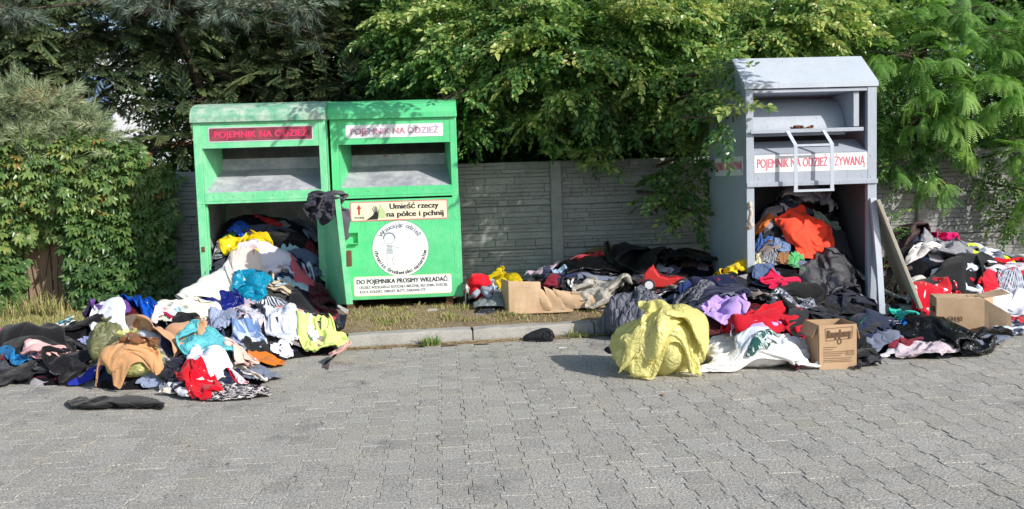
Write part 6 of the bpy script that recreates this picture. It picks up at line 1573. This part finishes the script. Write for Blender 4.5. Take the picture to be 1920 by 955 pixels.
bl = [B(10, 205, 9.9, .5, .45, .26), B(100, 212, 9.95, .35, .4, .20), B(165, 250, 9.9, .26, .3, .20), B(210, 300, 9.85, .2, .25, .16), B(60, 270, 9.8, .45, .35, .22), B(130, 290, 9.8, .3, .3, .2), B(-60, 240, 9.9, .5, .4, .4)]
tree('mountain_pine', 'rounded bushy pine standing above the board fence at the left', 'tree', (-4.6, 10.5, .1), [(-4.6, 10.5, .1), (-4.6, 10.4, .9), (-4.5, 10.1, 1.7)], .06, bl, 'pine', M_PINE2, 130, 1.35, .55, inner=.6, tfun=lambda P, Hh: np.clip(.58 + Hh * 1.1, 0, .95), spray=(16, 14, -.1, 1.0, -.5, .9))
# creeper that covers the boards
def fence_creeper():
    t = empty('creeper', (-4.9, 9.95, .14)); tag(t, 'virginia creeper covering the board fence left of the green containers', 'climbing plant')
    bl = [B(150, 275, 9.70, .22, .12, .12), B(40, 285, 9.62, .35, .14, .12), B(225, 290, 9.75, .16, .12, .10), B(20, 330, 9.78, .5, .25, .42), B(130, 330, 9.78, .45, .25, .35), B(225, 325, 9.85, .35, .2, .2), B(25, 440, 9.8, .35, .2, .42), B(150, 420, 9.86, .32, .14, .5), B(215, 430, 9.9, .32, .12, .5), B(275, 440, 9.92, .22, .12, .55), B(190, 520, 9.86, .35, .16, .25), B(260, 520, 9.9, .3, .14, .3), B(-60, 420, 9.8, .5, .2, .8), B(5, 530, 9.75, .22, .2, .25), B(270, 335, 9.95, .3, .15, .12)]
    P, D, Hh = blob_points(bl, 340, .5)
    q = P[:, 2] > .16; dd = ray(0, 0)
    # a gap where the boards show through
    a, b2 = at(22, 425, 9.8), at(132, 585, 9.8)
    q &= ~((P[:, 0] > a[0]) & (P[:, 0] < b2[0]) & (P[:, 2] < a[2] + .12 * np.sin(P[:, 0] * 30)) & (P[:, 2] > b2[2] - .1))
    P, D, Hh = P[q], D[q], Hh[q]; P[:, 1] = np.where(P[:, 1] > 10.0, 20.0 - P[:, 1], P[:, 1])
    D = D * .4 + np.array([0, -.55, -.55])[None] + GEN.normal(0, .35, D.shape)
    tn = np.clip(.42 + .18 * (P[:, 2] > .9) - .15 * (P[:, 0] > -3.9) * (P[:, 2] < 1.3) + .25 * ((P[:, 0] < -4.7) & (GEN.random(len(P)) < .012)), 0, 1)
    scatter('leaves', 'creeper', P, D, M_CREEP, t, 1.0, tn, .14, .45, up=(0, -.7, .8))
    m = MB()
    for k in range(26):
        x = -5.4 + k * .1 + GEN.normal(0, .05); pts = []; z = .1; xx = x
        while z < 1.5: pts.append(Vector((xx, 9.98 - abs(GEN.normal(0, .02)), z)) - Vector(t.location)); z += .2; xx += GEN.normal(0, .04)
        m.tube(pts, .006, 5)
    m.build('stems', M_BARK, t)['kind'] = 'stuff'
fence_creeper()
def low_plant(x, y, n, label, kind='creeper', mat=None, s=.8, hgt=.25, sp=.12, tint=.6):
    z = float(ground_z(x, y)); t = empty('low_plant', (x, y, z)); tag(t, label, 'plant')
    P = np.stack([GEN.normal(x, sp, n), GEN.normal(y, sp * .5, n), z + .03 + GEN.random(n) * hgt], -1); D = np.stack([P[:, 0] - x, P[:, 1] - y - .1, np.full(n, .12)], -1) + GEN.normal(0, .15, (n, 3))
    o = scatter('leaves', kind, P, D, mat or M_CREEP, t, s, tint, .15, .4)
    m = MB()
    for k in range(0, n, 4): m.tube([Vector((0, 0, -.02)), (Vector(P[k]) - Vector((x, y, z))) * .6 + Vector((0, 0, .03)), Vector(P[k]) - Vector((x, y, z))], .004, 4)
    m.build('stems', M_BARK, t)['kind'] = 'stuff'
p = gz(95, 575, .15); low_plant(p[0], p[1], 14, 'bright low plant growing at the foot of the board fence')
p = gz(1695, 415, .9); low_plant(4.32, 8.75, 26, 'leafy weed growing behind the leaning board', 'broad', M_BROAD, .7, .95, .10, .5)
# tall dry grass at the fence
o = tag(blades('tall_grass', (xat(-40, 560, 9.6), xat(130, 560, 9.6)), (9.35, 9.8), 500, .26, .010, .35, 31, lay=.8, clump=50), 'tall straw-coloured grass in front of the board fence', 'grass', kind='stuff')

# trees further back close the view behind the fence
def far_trees():
    k = 0
    labs = ['dense dark tree in the background at the left edge', 'dense dark tree in the background behind the pine tops', 'dense dark tree in the background behind the left container', 'dense dark tree in the background behind the right green container', 'dense dark tree in the background above the middle of the wall',
            'dense dark tree in the background left of the grey container', 'dense dark tree in the background behind the grey container', 'dense dark tree in the background at the right edge']
    for x, lb in zip((-6.9, -2.7, -1.2, .3, 2.2, 4.2, 6.3, 8.6), labs):
        bl = [((x + GEN.normal(0, .2), 13.2 + GEN.normal(0, .3), z), (1.35, .8, .95)) for z in (.9, 2.1, 3.3, 4.4)]
        tree('broadleaf_tree', lb, 'tree', (x, 13.6, .1), [(x, 13.6, .1), (x, 13.6, 2.2), (x, 13.5, 4.6)], .12, bl, 'broad', M_BROAD, 70, 1.5, .22, inner=.8, group='trees in the background')
far_trees()
# pale building that glints through the conifers
def back_building():
    t = empty('building', (-7.5, 24, 0)); tag(t, 'white building with blue-grey windows glimpsed through the conifers', 'building')
    wm = mat_plain('white_render', (.72, .73, .76), .8); gl = mat_plain('blue_window', (.16, .26, .42), .15, 0, .6); bm_ = mat_plain('rust_red_band', (.28, .10, .06), .7)
    m = MB(); m.box(-7, 7.6, 0, 6, 0, 5.2); m.build('wall', wm, t)
    for xx in (-5.5, -3.3, -1.1, 1.0, 3.2, 5.4):
        for zz in (.9, 3.2):
            m = MB(); m.box(xx - .55, xx + .55, -.04, -.005, zz, zz + 1.3); f = m.build('window', wm, t)
            m = MB(); m.box(xx - .48, xx + .48, -.055, -.041, zz + .07, zz + 1.23); m.build('pane', gl, f)
    m = MB(); m.box(-7.1, 7.7, -.10, -.006, 2.45, 2.62); m.build('band', bm_, t)
    m = MB(); m.prism([(-.5, 5.2), (6.5, 5.2), (3, 5.9)], -7.4, 8.0, 'x'); m.build('roof', mat_plain('roof_tile', (.10, .085, .08), .8), t)
back_building()
print('foliage', round(time.time() - T0, 1), flush=True)

# ---------------------------------------------------------------- cartons and small things
def mat_card(name, a, b):
    m = NT(name); n1 = m.noise(5, 4, .6); n2 = m.noise(60, 3, .6, m.mapping(m.co(), (1, 1, 8)))
    c = m.mix(m.ramp(n1, [(.4, 0.0), (.7, 1.0)]), a, b); c = m.mix(m.math('MULTIPLY', m.ramp(n2, [(.5, 0.0), (.8, 1.0)]), .2), c, (.25, .15, .08))
    return m.set(c, .82, 0, m.bump(m.math('ADD', n1, m.math('MULTIPLY', n2, .2)), .5, .01), .2)
M_CARD = mat_card('cardboard', (.50, .34, .21), (.44, .29, .17)); M_CARD2 = mat_card('worn_cardboard', (.56, .40, .26), (.46, .31, .19))
M_CARDP = mat_plain('brown_print', (.14, .075, .04), .8)
M_TAPE = mat_plain('packing_tape', (.50, .38, .24), .35)
def panel_mb(P, th, seed=0, warp=.006, n=6):
    """a board between four corners with thickness and a slight warp"""
    P = [np.array(p, float) for p in P]; nrm = np.cross(P[1] - P[0], P[3] - P[0]); nrm /= np.linalg.norm(nrm); V = []
    for side in (0, 1):
        for j in range(n + 1):
            for i in range(n + 1):
                u, v = i / n, j / n; p = P[0] * (1 - u) * (1 - v) + P[1] * u * (1 - v) + P[2] * u * v + P[3] * (1 - u) * v
                w_ = noise.noise(Vector(p * 5) + Vector((seed, 0, 0))) * warp * (1 if 0 < i < n and 0 < j < n else .25); V.append(p + nrm * (w_ + side * th))
    k = (n + 1) ** 2; F = []
    for j in range(n):
        for i in range(n):
            a = j * (n + 1) + i; F.append((a, a + n + 1, a + n + 2, a + 1)); F.append((k + a, k + a + 1, k + a + n + 2, k + a + n + 1))
    rim = list(range(n)) + [j * (n + 1) + n for j in range(n)] + [n * (n + 1) + i for i in range(n, 0, -1)] + [j * (n + 1) for j in range(n, 0, -1)]
    for a, b in zip(rim, rim[1:] + rim[:1]): F.append((a, b, k + b, k + a))
    m = MB(); m.add(V, F); return m
def tall_carton():
    c = gz(1571, 692, 0.0); s = 1719 / c[1]; W = 74 / s; D = .27; H = 88 / s
    t = empty('cardboard_box', (c[0], c[1], 0), R(-2)); tag(t, 'open tall cardboard box with printed front standing on the pavement before the right heap', 'cardboard box')
    h, w_, th = H, W / 2, .004
    panel_mb([(-w_, 0, 0), (w_, 0, 0), (w_, 0, h), (-w_, 0, h)], th, 1, .004).build('front_panel', M_CARD, t)
    panel_mb([(-w_, D, 0), (w_, D, 0), (w_, D, h - .004), (-w_, D, h - .004)], -th, 2, .004).build('back_panel', M_CARD, t)
    panel_mb([(-w_, .004, 0), (-w_, D - .004, 0), (-w_, D - .004, h), (-w_, .004, h)], -th, 3, .004).build('side_panel', M_CARD, t)
    panel_mb([(w_, .004, 0), (w_, D - .004, 0), (w_, D - .004, h), (w_, .004, h)], th, 4, .004).build('side_panel', M_CARD, t)
    panel_mb([(-w_, .004, .004), (w_, .004, .004), (w_, D, .004), (-w_, D, .004)], th, 5, .001).build('bottom', M_CARD, t)
    panel_mb([(w_ + .004, .01, h), (w_ + .004, D - .01, h), (w_ + .035, D - .02, h - .11), (w_ + .035, .02, h - .11)], .003, 6, .008).build('flap', M_CARD, t)
    panel_mb([(-w_ - .004, .01, h), (-w_ - .004, D - .01, h), (-w_ - .045, D - .02, h - .09), (-w_ - .045, .02, h - .09)], -.003, 7, .008).build('flap', M_CARD, t)
    # print on the front: banner with the name, a drop, small text lines and signs
    y = -.0085
    def ln(pts, wd, nm='print_line', tk=.001):
        q = MB()
        for p, r_ in zip(pts[:-1], pts[1:]):
            d = Vector((r_[0] - p[0], r_[1] - p[1])); L = d.length or 1; nx, nz = -d.y / L * wd / 2, d.x / L * wd / 2
            q.prism([(p[0] - nx, p[1] - nz), (r_[0] - nx, r_[1] - nz), (r_[0] + nx, r_[1] + nz), (p[0] + nx, p[1] + nz)], y, y + tk, 'y')
        return q.build(nm, M_CARDP, t)
    k = W / 192.0; X = lambda px: -w_ + (px - 630) * k; Z = lambda py: h - (py - 745) * k * 1.02
    ln([(X(660), Z(764)), (X(803), Z(757)), (X(797), Z(814)), (X(666), Z(825)), (X(660), Z(764))], .0025, 'banner_print')
    text_obj('Rzepakowy', .078, M_CARDP, t, (X(731), y - .0002, Z(791)), rot=(R(90), R(-3), 0), bold=.02, width=W * .62)
    ln([(X(733), Z(808)), (X(724), Z(826)), (X(726), Z(838)), (X(733), Z(843)), (X(741), Z(838)), (X(743), Z(826)), (X(733), Z(808))], .005, 'drop_print')
    for i, (py, x1) in enumerate(((857, 720), (868, 700), (880, 765), (890, 755), (900, 740), (912, 800), (922, 790), (930, 800))): ln([(X(650), Z(py)), (X(x1), Z(py))], .0022)
    ln([(X(768), Z(876)), (X(808), Z(876)), (X(808), Z(898)), (X(768), Z(898)), (X(768), Z(876))], .002, 'sign_print')
    for px in (776, 788, 800): ln([(X(px), Z(880)), (X(px - 3), Z(894))], .003, 'sign_print')
tall_carton()
def open_carton():
    """carton lying at the right with the flaps open"""
    A = at(1750, 588, 7.62); A2 = gz(1760, 612, .03)
    o = np.array([A2[0] - .07, 7.42, .012]); t = empty('cardboard_box', tuple(o), 0); tag(t, 'open cardboard carton lying in front of the red dress on the right', 'cardboard box')
    ang = R(-20); ex = np.array([math.cos(ang), math.sin(ang), 0]); ey = np.array([-math.sin(ang), math.cos(ang), 0]); ez = np.array([0, 0, 1.0])
    L, D, H = .37, .30, .27; tilt = lambda p: p
    P = lambda a, b, c: ex * a + ey * b + ez * c
    q = .004
    panel_mb([P(0, 0, 0), P(L, 0, 0), P(L, 0, H), P(0, 0, H)], q, 1, .006).build('side_panel', M_CARD2, t)
    panel_mb([P(0, D, 0), P(L, D, 0), P(L, D, H), P(0, D, H)], -q, 2, .006).build('side_panel', M_CARD2, t)
    panel_mb([P(0, 0, H + .001), P(L, 0, H + .001), P(L, D, H + .001), P(0, D, H + .001)], q, 3, .012).build('top_panel', M_CARD2, t)
    panel_mb([P(0, 0, 0), P(L, 0, 0), P(L, D, 0), P(0, D, 0)], q, 4, .003).build('bottom_panel', M_CARD2, t)
    panel_mb([P(-.001, .001, .001), P(-.001, D - .001, .001), P(-.001, D - .001, H - .001), P(-.001, .001, H - .001)], -q, 5, .006).build('end_panel', M_CARD2, t)
    panel_mb([P(L, 0, .0), P(L + .20, -.06, .0), P(L + .19, -.05, H * .55), P(L, 0, H)], q, 6, .010).build('flap', M_CARD2, t)
    panel_mb([P(L, .005, H + .005), P(L + .20, .02, H + .04), P(L + .19, D - .03, H + .05), P(L, D - .005, H + .005)], q, 7, .010).build('flap', M_CARD2, t)
    panel_mb([P(L, D, .0), P(L + .16, D + .14, .0), P(L + .16, D + .14, H * .9), P(L, D, H)], -q, 8, .010).build('flap', M_CARD2, t)
    m = MB(); e = .0062; a_, b_ = P(0, D * .46, H + e), P(L, D * .46, H + e); c_, d_ = P(L, D * .56, H + e), P(0, D * .56, H + e)
    q3 = panel_mb([a_, b_, c_, d_], .0006, 0, 0, 1).build('tape', M_TAPE, t)
    f = lambda s_, sz, a, c, w_: text_obj(s_, sz, M_CARDP, t, tuple(P(a, -.0112, c)), rot=(R(90), 0, ang), bold=.02, width=w_)
    f('2-OH3', .055, .12, .10, .16)
    tx = text_obj('1108', .075, M_CARDP, t, tuple(P(-.0075, D * .55, H * .62)), rot=(R(90), 0, ang - R(90)), bold=.02, width=.24)
    m = MB(); 
    for k in range(2):
        b0 = P(.26 + k * .07, .08, H + .0085); m.add([b0, b0 + ex * .006, b0 + ex * .006 + ey * .10, b0 + ey * .10, b0 + ez * .0006, b0 + ex * .006 + ez * .0006, b0 + ex * .006 + ey * .10 + ez * .0006, b0 + ey * .10 + ez * .0006], [(0, 1, 2, 3), (4, 7, 6, 5), (0, 4, 5, 1), (1, 5, 6, 2), (2, 6, 7, 3), (3, 7, 4, 0)])
    m.build('arrow_print', M_CARDP, t)['kind'] = 'stuff'
open_carton()
def torn_carton():
    Y = 8.52; a = at(955, 578, Y); b = at(1016, 580, Y + .02); h = 62 / (1719 / Y); z0 = float(verge_z(a[0], Y)) + .004
    t = empty('torn_cardboard', (a[0], Y, z0)); tag(t, 'torn brown cardboard box with crumpled flaps beside the right green container', 'cardboard box')
    w_ = b[0] - a[0]
    panel_mb([(0, 0, 0), (w_ * 1.0, -.02, .0), (w_ * .98, .03, h * .93), (.0, .02, h)], .004, 3, .02).build('front_panel', M_CARD2, t)
    panel_mb([(0, 0, 0), (-.05, .26, .02), (-.05, .26, h * 1.0), (0, .02, h)], -.004, 4, .012).build('side_panel', M_CARD2, t)
    panel_mb([(.03, -.05, .0), (w_ * 1.9, -.07, .0), (w_ * 2.0, .02, .03), (.04, .01, .03)], .004, 6, .01).build('base_panel', M_CARD2, t)
    rr = random.Random(5)
    for k in range(5):
        x0 = w_ * (1.0 + k * .28); zz = h * (.85 - .07 * k); dx = .10 + .04 * k
        panel_mb([(x0, -.01 + .02 * k, .02), (x0 + dx, -.05 + .02 * (k % 2), .03), (x0 + dx * .9 - .06, .05, zz * .75), (x0 - .06, .04, zz)], .004, 11 + k, .045).build('crumpled_flap', M_CARD2, t)
torn_carton()

def toy_car():
    Y = 8.30; c = at(1249, 534, Y); t = empty('toy_car', tuple(c - [0, 0, .02]), R(-14)); tag(t, 'red plastic toy car with white wheel caps lying on the heap by the wall', 'toy car')
    RP = mat_plain('red_toy_plastic', (.62, .035, .035), .3, 0, .5); WP = mat_plain('white_plastic', (.78, .78, .80), .35); BP = mat_plain('black_rubber', (.03, .03, .035), .6)
    prof = [(-.20, .02), (-.20, .13), (-.15, .185), (-.10, .17), (-.06, .11), (.02, .085), (.10, .095), (.17, .07), (.20, .03), (.14, .005), (-.14, .005)]
    m = MB(); m.prism(prof, -.085, .085, 'y'); m.build('body', RP, t, bevel=.012)
    m = MB(); m.prism([(-.145, .18), (-.115, .21), (-.10, .165)], -.05, .05, 'y'); m.build('seat_back', RP, t, bevel=.005)
    m = MB(); m.tube([(-.01, 0, .09), (.03, 0, .15)], .008, 8); m.tube([(.03, -.045, .15), (.03, .045, .15)], .009, 8); m.build('steering_bar', BP, t)
    for x in (-.155, .15):
        for s in (-1, 1):
            m = MB(); y = s * .098; m.prism([(x + .056 * math.cos(i * math.pi / 10), .03 + .056 * math.sin(i * math.pi / 10)) for i in range(20)], y - .018, y + .018, 'y'); wl = m.build('wheel', BP, t, bevel=.006)
            m = MB(); y2 = s * .119; m.prism([(x + .038 * math.cos(i * math.pi / 8), .03 + .038 * math.sin(i * math.pi / 8)) for i in range(16)], min(y2, s * .1165), max(y2, s * .1165), 'y'); m.build('wheel_cap', WP, wl, bevel=.001)
toy_car()
def soft_ball(mb, c, r, n=12, seed=0, amp=.12, sub=3):
    bm = bmesh.new(); bmesh.ops.create_icosphere(bm, subdivisions=sub, radius=1)
    vs = []
    for v in bm.verts:
        k = 1 + noise.noise(v.co * 2 + Vector((seed, 0, 0))) * amp + noise.noise(v.co * 6 + Vector((0, seed, 0))) * amp * .5
        vs.append((c[0] + v.co.x * r[0] * k, c[1] + v.co.y * r[1] * k, c[2] + v.co.z * r[2] * k))
    mb.add(vs, [tuple(v.index for v in f.verts) for f in bm.faces]); bm.free()
def red_toy():
    Y = 8.9; c = at(898, 534, Y); t = empty('stuffed_toy', tuple(c)); tag(t, 'red stuffed toy with grey limbs lying beside the right green container', 'stuffed toy')
    red = fabric('e0142a', 'velvet'); gr = fabric('9098a8', 'velvet')
    m = MB(); soft_ball(m, (0, 0, .03), (.115, .09, .075), seed=2, amp=.3); m.build('head', red, t, smooth=True)
    m = MB(); soft_ball(m, (-.02, .02, -.06), (.08, .08, .08), seed=3); m.build('body', red, t, smooth=True)
    for k, (a, b) in enumerate((((.02, -.08, -.03), (.13, -.12, -.05)), ((-.01, -.09, -.05), (-.06, -.14, -.09)), ((.04, -.09, -.06), (.10, -.15, -.11)))):
        m = MB(); a, b = Vector(a), Vector(b); m.tube([a, a.lerp(b, .35), a.lerp(b, .7), b], .026, 8, r1=.030); m.build('limb', gr, t, smooth=True)
red_toy()
def plush_dog():
    c = gz(1655, 664, 0.0); t = empty('stuffed_toy', (c[0], c[1] + .1, 0), R(-3)); tag(t, 'black curly plush toy dog with light brown paws beside the tall cardboard box', 'stuffed toy')
    bl = fabric('19191b', 'plush'); br = fabric('c08a54', 'plush')
    def plush_part(name, c_, r_, mt, seed, n):
        m = MB(); soft_ball(m, c_, r_, seed=seed, amp=.2); o = m.build(name, mt, t, smooth=True)
        q = GEN.normal(0, 1, (n, 3)); q /= np.linalg.norm(q, axis=1, keepdims=True); P = np.array(c_) + q * np.array(r_) * .97; d = q + GEN.normal(0, .6, (n, 3)); L = .016 * GEN.uniform(.6, 1.2, n)[:, None]; s = np.cross(d, GEN.normal(0, 1, (n, 3))); s /= np.linalg.norm(s, axis=1, keepdims=True); s *= .003
        V = np.stack([P - s, P + s, P + d * L], 1).reshape(-1, 3); f = np_mesh('curls', V, np.arange(n * 3).reshape(-1, 3), mt, o); f['kind'] = 'stuff'
        return o
    plush_part('body', (0, 0, .075), (.15, .10, .085), bl, 3, 2500); plush_part('head', (-.02, .03, .12), (.09, .08, .07), bl, 5, 1200)
    plush_part('paw', (-.16, -.04, .05), (.045, .06, .05), br, 6, 700); plush_part('paw', (.15, -.05, .055), (.065, .06, .055), br, 8, 900)
plush_dog()
def shoe():
    c = gz(1011, 642, 0.0); t = empty('slipper', (c[0] - .0, c[1] + .06, 0), R(-20)); tag(t, 'lone black slipper lying in the gutter in front of the kerb', 'shoe')
    bk = mat_plain('black_suede', (.018, .018, .02), .6, 0, .4, .4, 200); sole = mat_plain('dark_sole', (.05, .05, .055), .7)
    m = MB(); out = [(-.135, .0), (-.12, .035), (-.06, .048), (.02, .046), (.09, .043), (.125, .028), (.135, 0), (.125, -.03), (.08, -.042), (.0, -.046), (-.07, -.046), (-.12, -.032)]
    m.prism(out, .003, .020, 'z'); m.build('sole', sole, t, bevel=.004)
    V = []; F = []; nu, nv = 18, 10; prof = [(-.135, .018), (-.11, .042), (-.06, .062), (-.01, .084), (.04, .098), (.085, .098), (.12, .08), (.138, .045)]
    for i in range(nu + 1):
        x = -.135 + .273 * i / nu; hh = np.interp(x, [q[0] for q in prof], [q[1] for q in prof]); wd = .050 * (1 - .5 * max(0, (abs(x - .01) - .08) / .06) ** 2)
        for j in range(nv + 1):
            a = math.pi * j / nv; V.append((x, math.cos(a) * wd * (1 + .08 * noise.noise(Vector((x * 20, a, 1)))), .018 + math.sin(a) ** .7 * hh + .006 * noise.noise(Vector((x * 25, a * 2, 0)))))
    for i in range(nu):
        for j in range(nv): a = i * (nv + 1) + j; F.append((a, a + 1, a + nv + 2, a + nv + 1))
    m = MB(); m.add(V, F); o = m.build('upper', bk, t, smooth=True); s_ = o.modifiers.new('t', 'SOLIDIFY'); s_.thickness = .005
    m = MB(); m.tube([(.095 + .036 * math.cos(i * math.pi / 8), -.050 + .012 * math.sin(i * math.pi / 8), .062 + .034 * math.sin(i * math.pi / 8)) for i in range(17)], .006, 6); m.build('collar', bk, t, smooth=True)
shoe()
def small_bits():
    wt = mat_plain('white_paper', (.80, .80, .82), .7)
    for (px, py, w_, lab) in ((1055, 654, .07, 'white crumpled tissue on the pavement near the black slipper'), (212, 724, .16, 'white paper sheet sticking out under the yellow bag on the left'), (1636, 682, .12, 'white paper strip lying right of the tall cardboard box'), (1664, 556, .10, 'white paper scrap at the foot of the bent sheet edge')):
        c = gz(px, py, .0 if py > 600 else .13); m = MB(); V = []; n = 5
        for j in range(n + 1):
            for i in range(n + 1): V.append(((i / n - .5) * w_, (j / n - .5) * w_ * .55, .005 + .010 * abs(noise.noise(Vector((i * .7, j * .7, px))))))
        m.add(V, [(j * (n + 1) + i, j * (n + 1) + i + 1, (j + 1) * (n + 1) + i + 1, (j + 1) * (n + 1) + i) for j in range(n) for i in range(n)]); tag(m.build('paper', wt, None, smooth=True, loc=tuple(c)), lab, 'paper')
    c = gz(812, 592, .13); m = MB(); soft_ball(m, (0, 0, .025), (.10, .05, .04), seed=4, amp=.35, sub=2); o = m.build('concrete_lump', M_KERB, None, loc=(c[0], c[1] + .03, .125)); tag(o, 'broken concrete lump on the verge below the right green container', 'stone')
    c = gz(1242, 742, 0.0); m = MB(); soft_ball(m, (0, 0, .006), (.016, .01, .008), seed=9, amp=.4, sub=1); tag(m.build('dry_leaf', mat_plain('dry_leaf_brown', (.25, .12, .05), .8), None, loc=tuple(c)), 'tiny brown leaf on the open pavement in front of the yellow bag', 'leaf')
    # sock left on the tray of the grey container
    Yt = 8.20 - .01; c = at(1507, 239, Yt); co, uv, F = PROTO['wad_a']; V = co * np.array([.28, .12, .42]); 
    me = bpy.data.meshes.new('sock'); me.from_pydata(V.tolist(), [], F); me.polygons.foreach_set('use_smooth', [True] * len(F)); me.materials.append(fabric('8a5c40', 'knit', 'stripes', '3a241c', 3.0))
    ul = me.uv_layers.new(name='uv'); li = np.empty(len(me.loops), np.int32); me.loops.foreach_get('vertex_index', li); ul.data.foreach_set('uv', (uv[li]).astype(np.float32).ravel())
    o = bpy.data.objects.new('sock', me); COL.objects.link(o); o.location = (c[0], 8.235, BIN3.location.z + zat(1525, 243, 8.20) - .12 + .004); tag(o, 'brown striped sock left on the tray of the grey container', 'sock')
    # knotted cloth on the left post of the grey container
    c = at(1405, 404, 8.17); t = empty('knotted_cloth', tuple(c)); tag(t, 'beige knotted cloth tied to the left post of the grey container', 'cloth'); fb = fabric('c4b4a8', 'cloth')
    m = MB(); soft_ball(m, (0, -.01, .09), (.028, .03, .035), seed=3, amp=.3, sub=3); m.build('knot', fb, t, smooth=True)
    m = MB(); m.tube([(0, -.015, .08), (.008, -.03, .02), (-.008, -.028, -.05), (.0, -.02, -.10)], .018, 8, r1=.024); m.build('tail', fb, t, smooth=True)
    m = MB(); soft_ball(m, (-.004, -.018, -.09), (.034, .024, .04), seed=8, amp=.4, sub=3); m.build('tail_end', fb, t, smooth=True)
small_bits()
def clothes_in_slot():
    for (px, py, col, lab, w_) in ((725, 277, 'b03038', 'red cloth visible in the upper slot of the right green container', .22), (760, 275, 'b0a890', 'beige cloth visible in the upper slot of the right green container', .30)):
        c = at(px, py, 9.55); co, uv, F = PROTO['wad_b']; V = co * np.array([w_, .2, w_ * .9]); me = bpy.data.meshes.new('cloth'); me.from_pydata(V.tolist(), [], F); me.polygons.foreach_set('use_smooth', [True] * len(F)); me.materials.append(fabric(col, 'cloth'))
        o = bpy.data.objects.new('cloth', me); COL.objects.link(o); o.location = (c[0], 9.56, .268 + 1.105 + .325 + .004 - .04); tag(o, lab, 'cloth')
clothes_in_slot()
# dry twigs behind the leaning board
rr = random.Random(8); t = empty('dry_twigs', (4.15, 8.3, .14)); tag(t, 'bare dry twigs sticking out between the bent sheet edge and the leaning board', 'twigs'); 
for k in range(9):
    a = Vector((rr.uniform(-.05, .1), rr.uniform(-.05, .15), 0)); p = [a]; d = Vector((rr.uniform(-.3, .8), rr.uniform(-.4, .2), rr.uniform(.3, 1))).normalized()
    for q in range(4): p.append(p[-1] + d * .09 + Vector((rr.gauss(0, .02), rr.gauss(0, .02), -.012 * q)))
    m = MB(); m.tube(p, .006, 5, r1=.002); m.build('twig', mat_plain('dry_twig', (.36, .24, .14), .9) if k == 0 else bpy.data.materials['dry_twig'], t)

# crumbs and bits of dry leaf strewn over the paving
n = 420; x = GEN.uniform(-5, 6, n); y = 7.9 - np.abs(GEN.normal(0, 1.6, n)); a = GEN.uniform(0, 3.14, n); L = GEN.uniform(.003, .014, n); ww = GEN.uniform(.002, .007, n); c, s_ = np.cos(a), np.sin(a); z = np.full(n, .003)
V = np.stack([np.stack([x - c * L - s_ * ww, y - s_ * L + c * ww, z], -1), np.stack([x + c * L - s_ * ww, y + s_ * L + c * ww, z], -1), np.stack([x + c * L + s_ * ww, y + s_ * L - c * ww, z + .004], -1), np.stack([x - c * L + s_ * ww, y - s_ * L - c * ww, z + .003], -1)], 1).reshape(-1, 3)
tag(np_mesh('pavement_crumbs', V, np.arange(n * 4).reshape(-1, 4), M_SOIL), 'dry crumbs and leaf bits scattered over the grey pavers', 'litter', kind='stuff')
print('done', round(time.time() - T0, 1), flush=True)
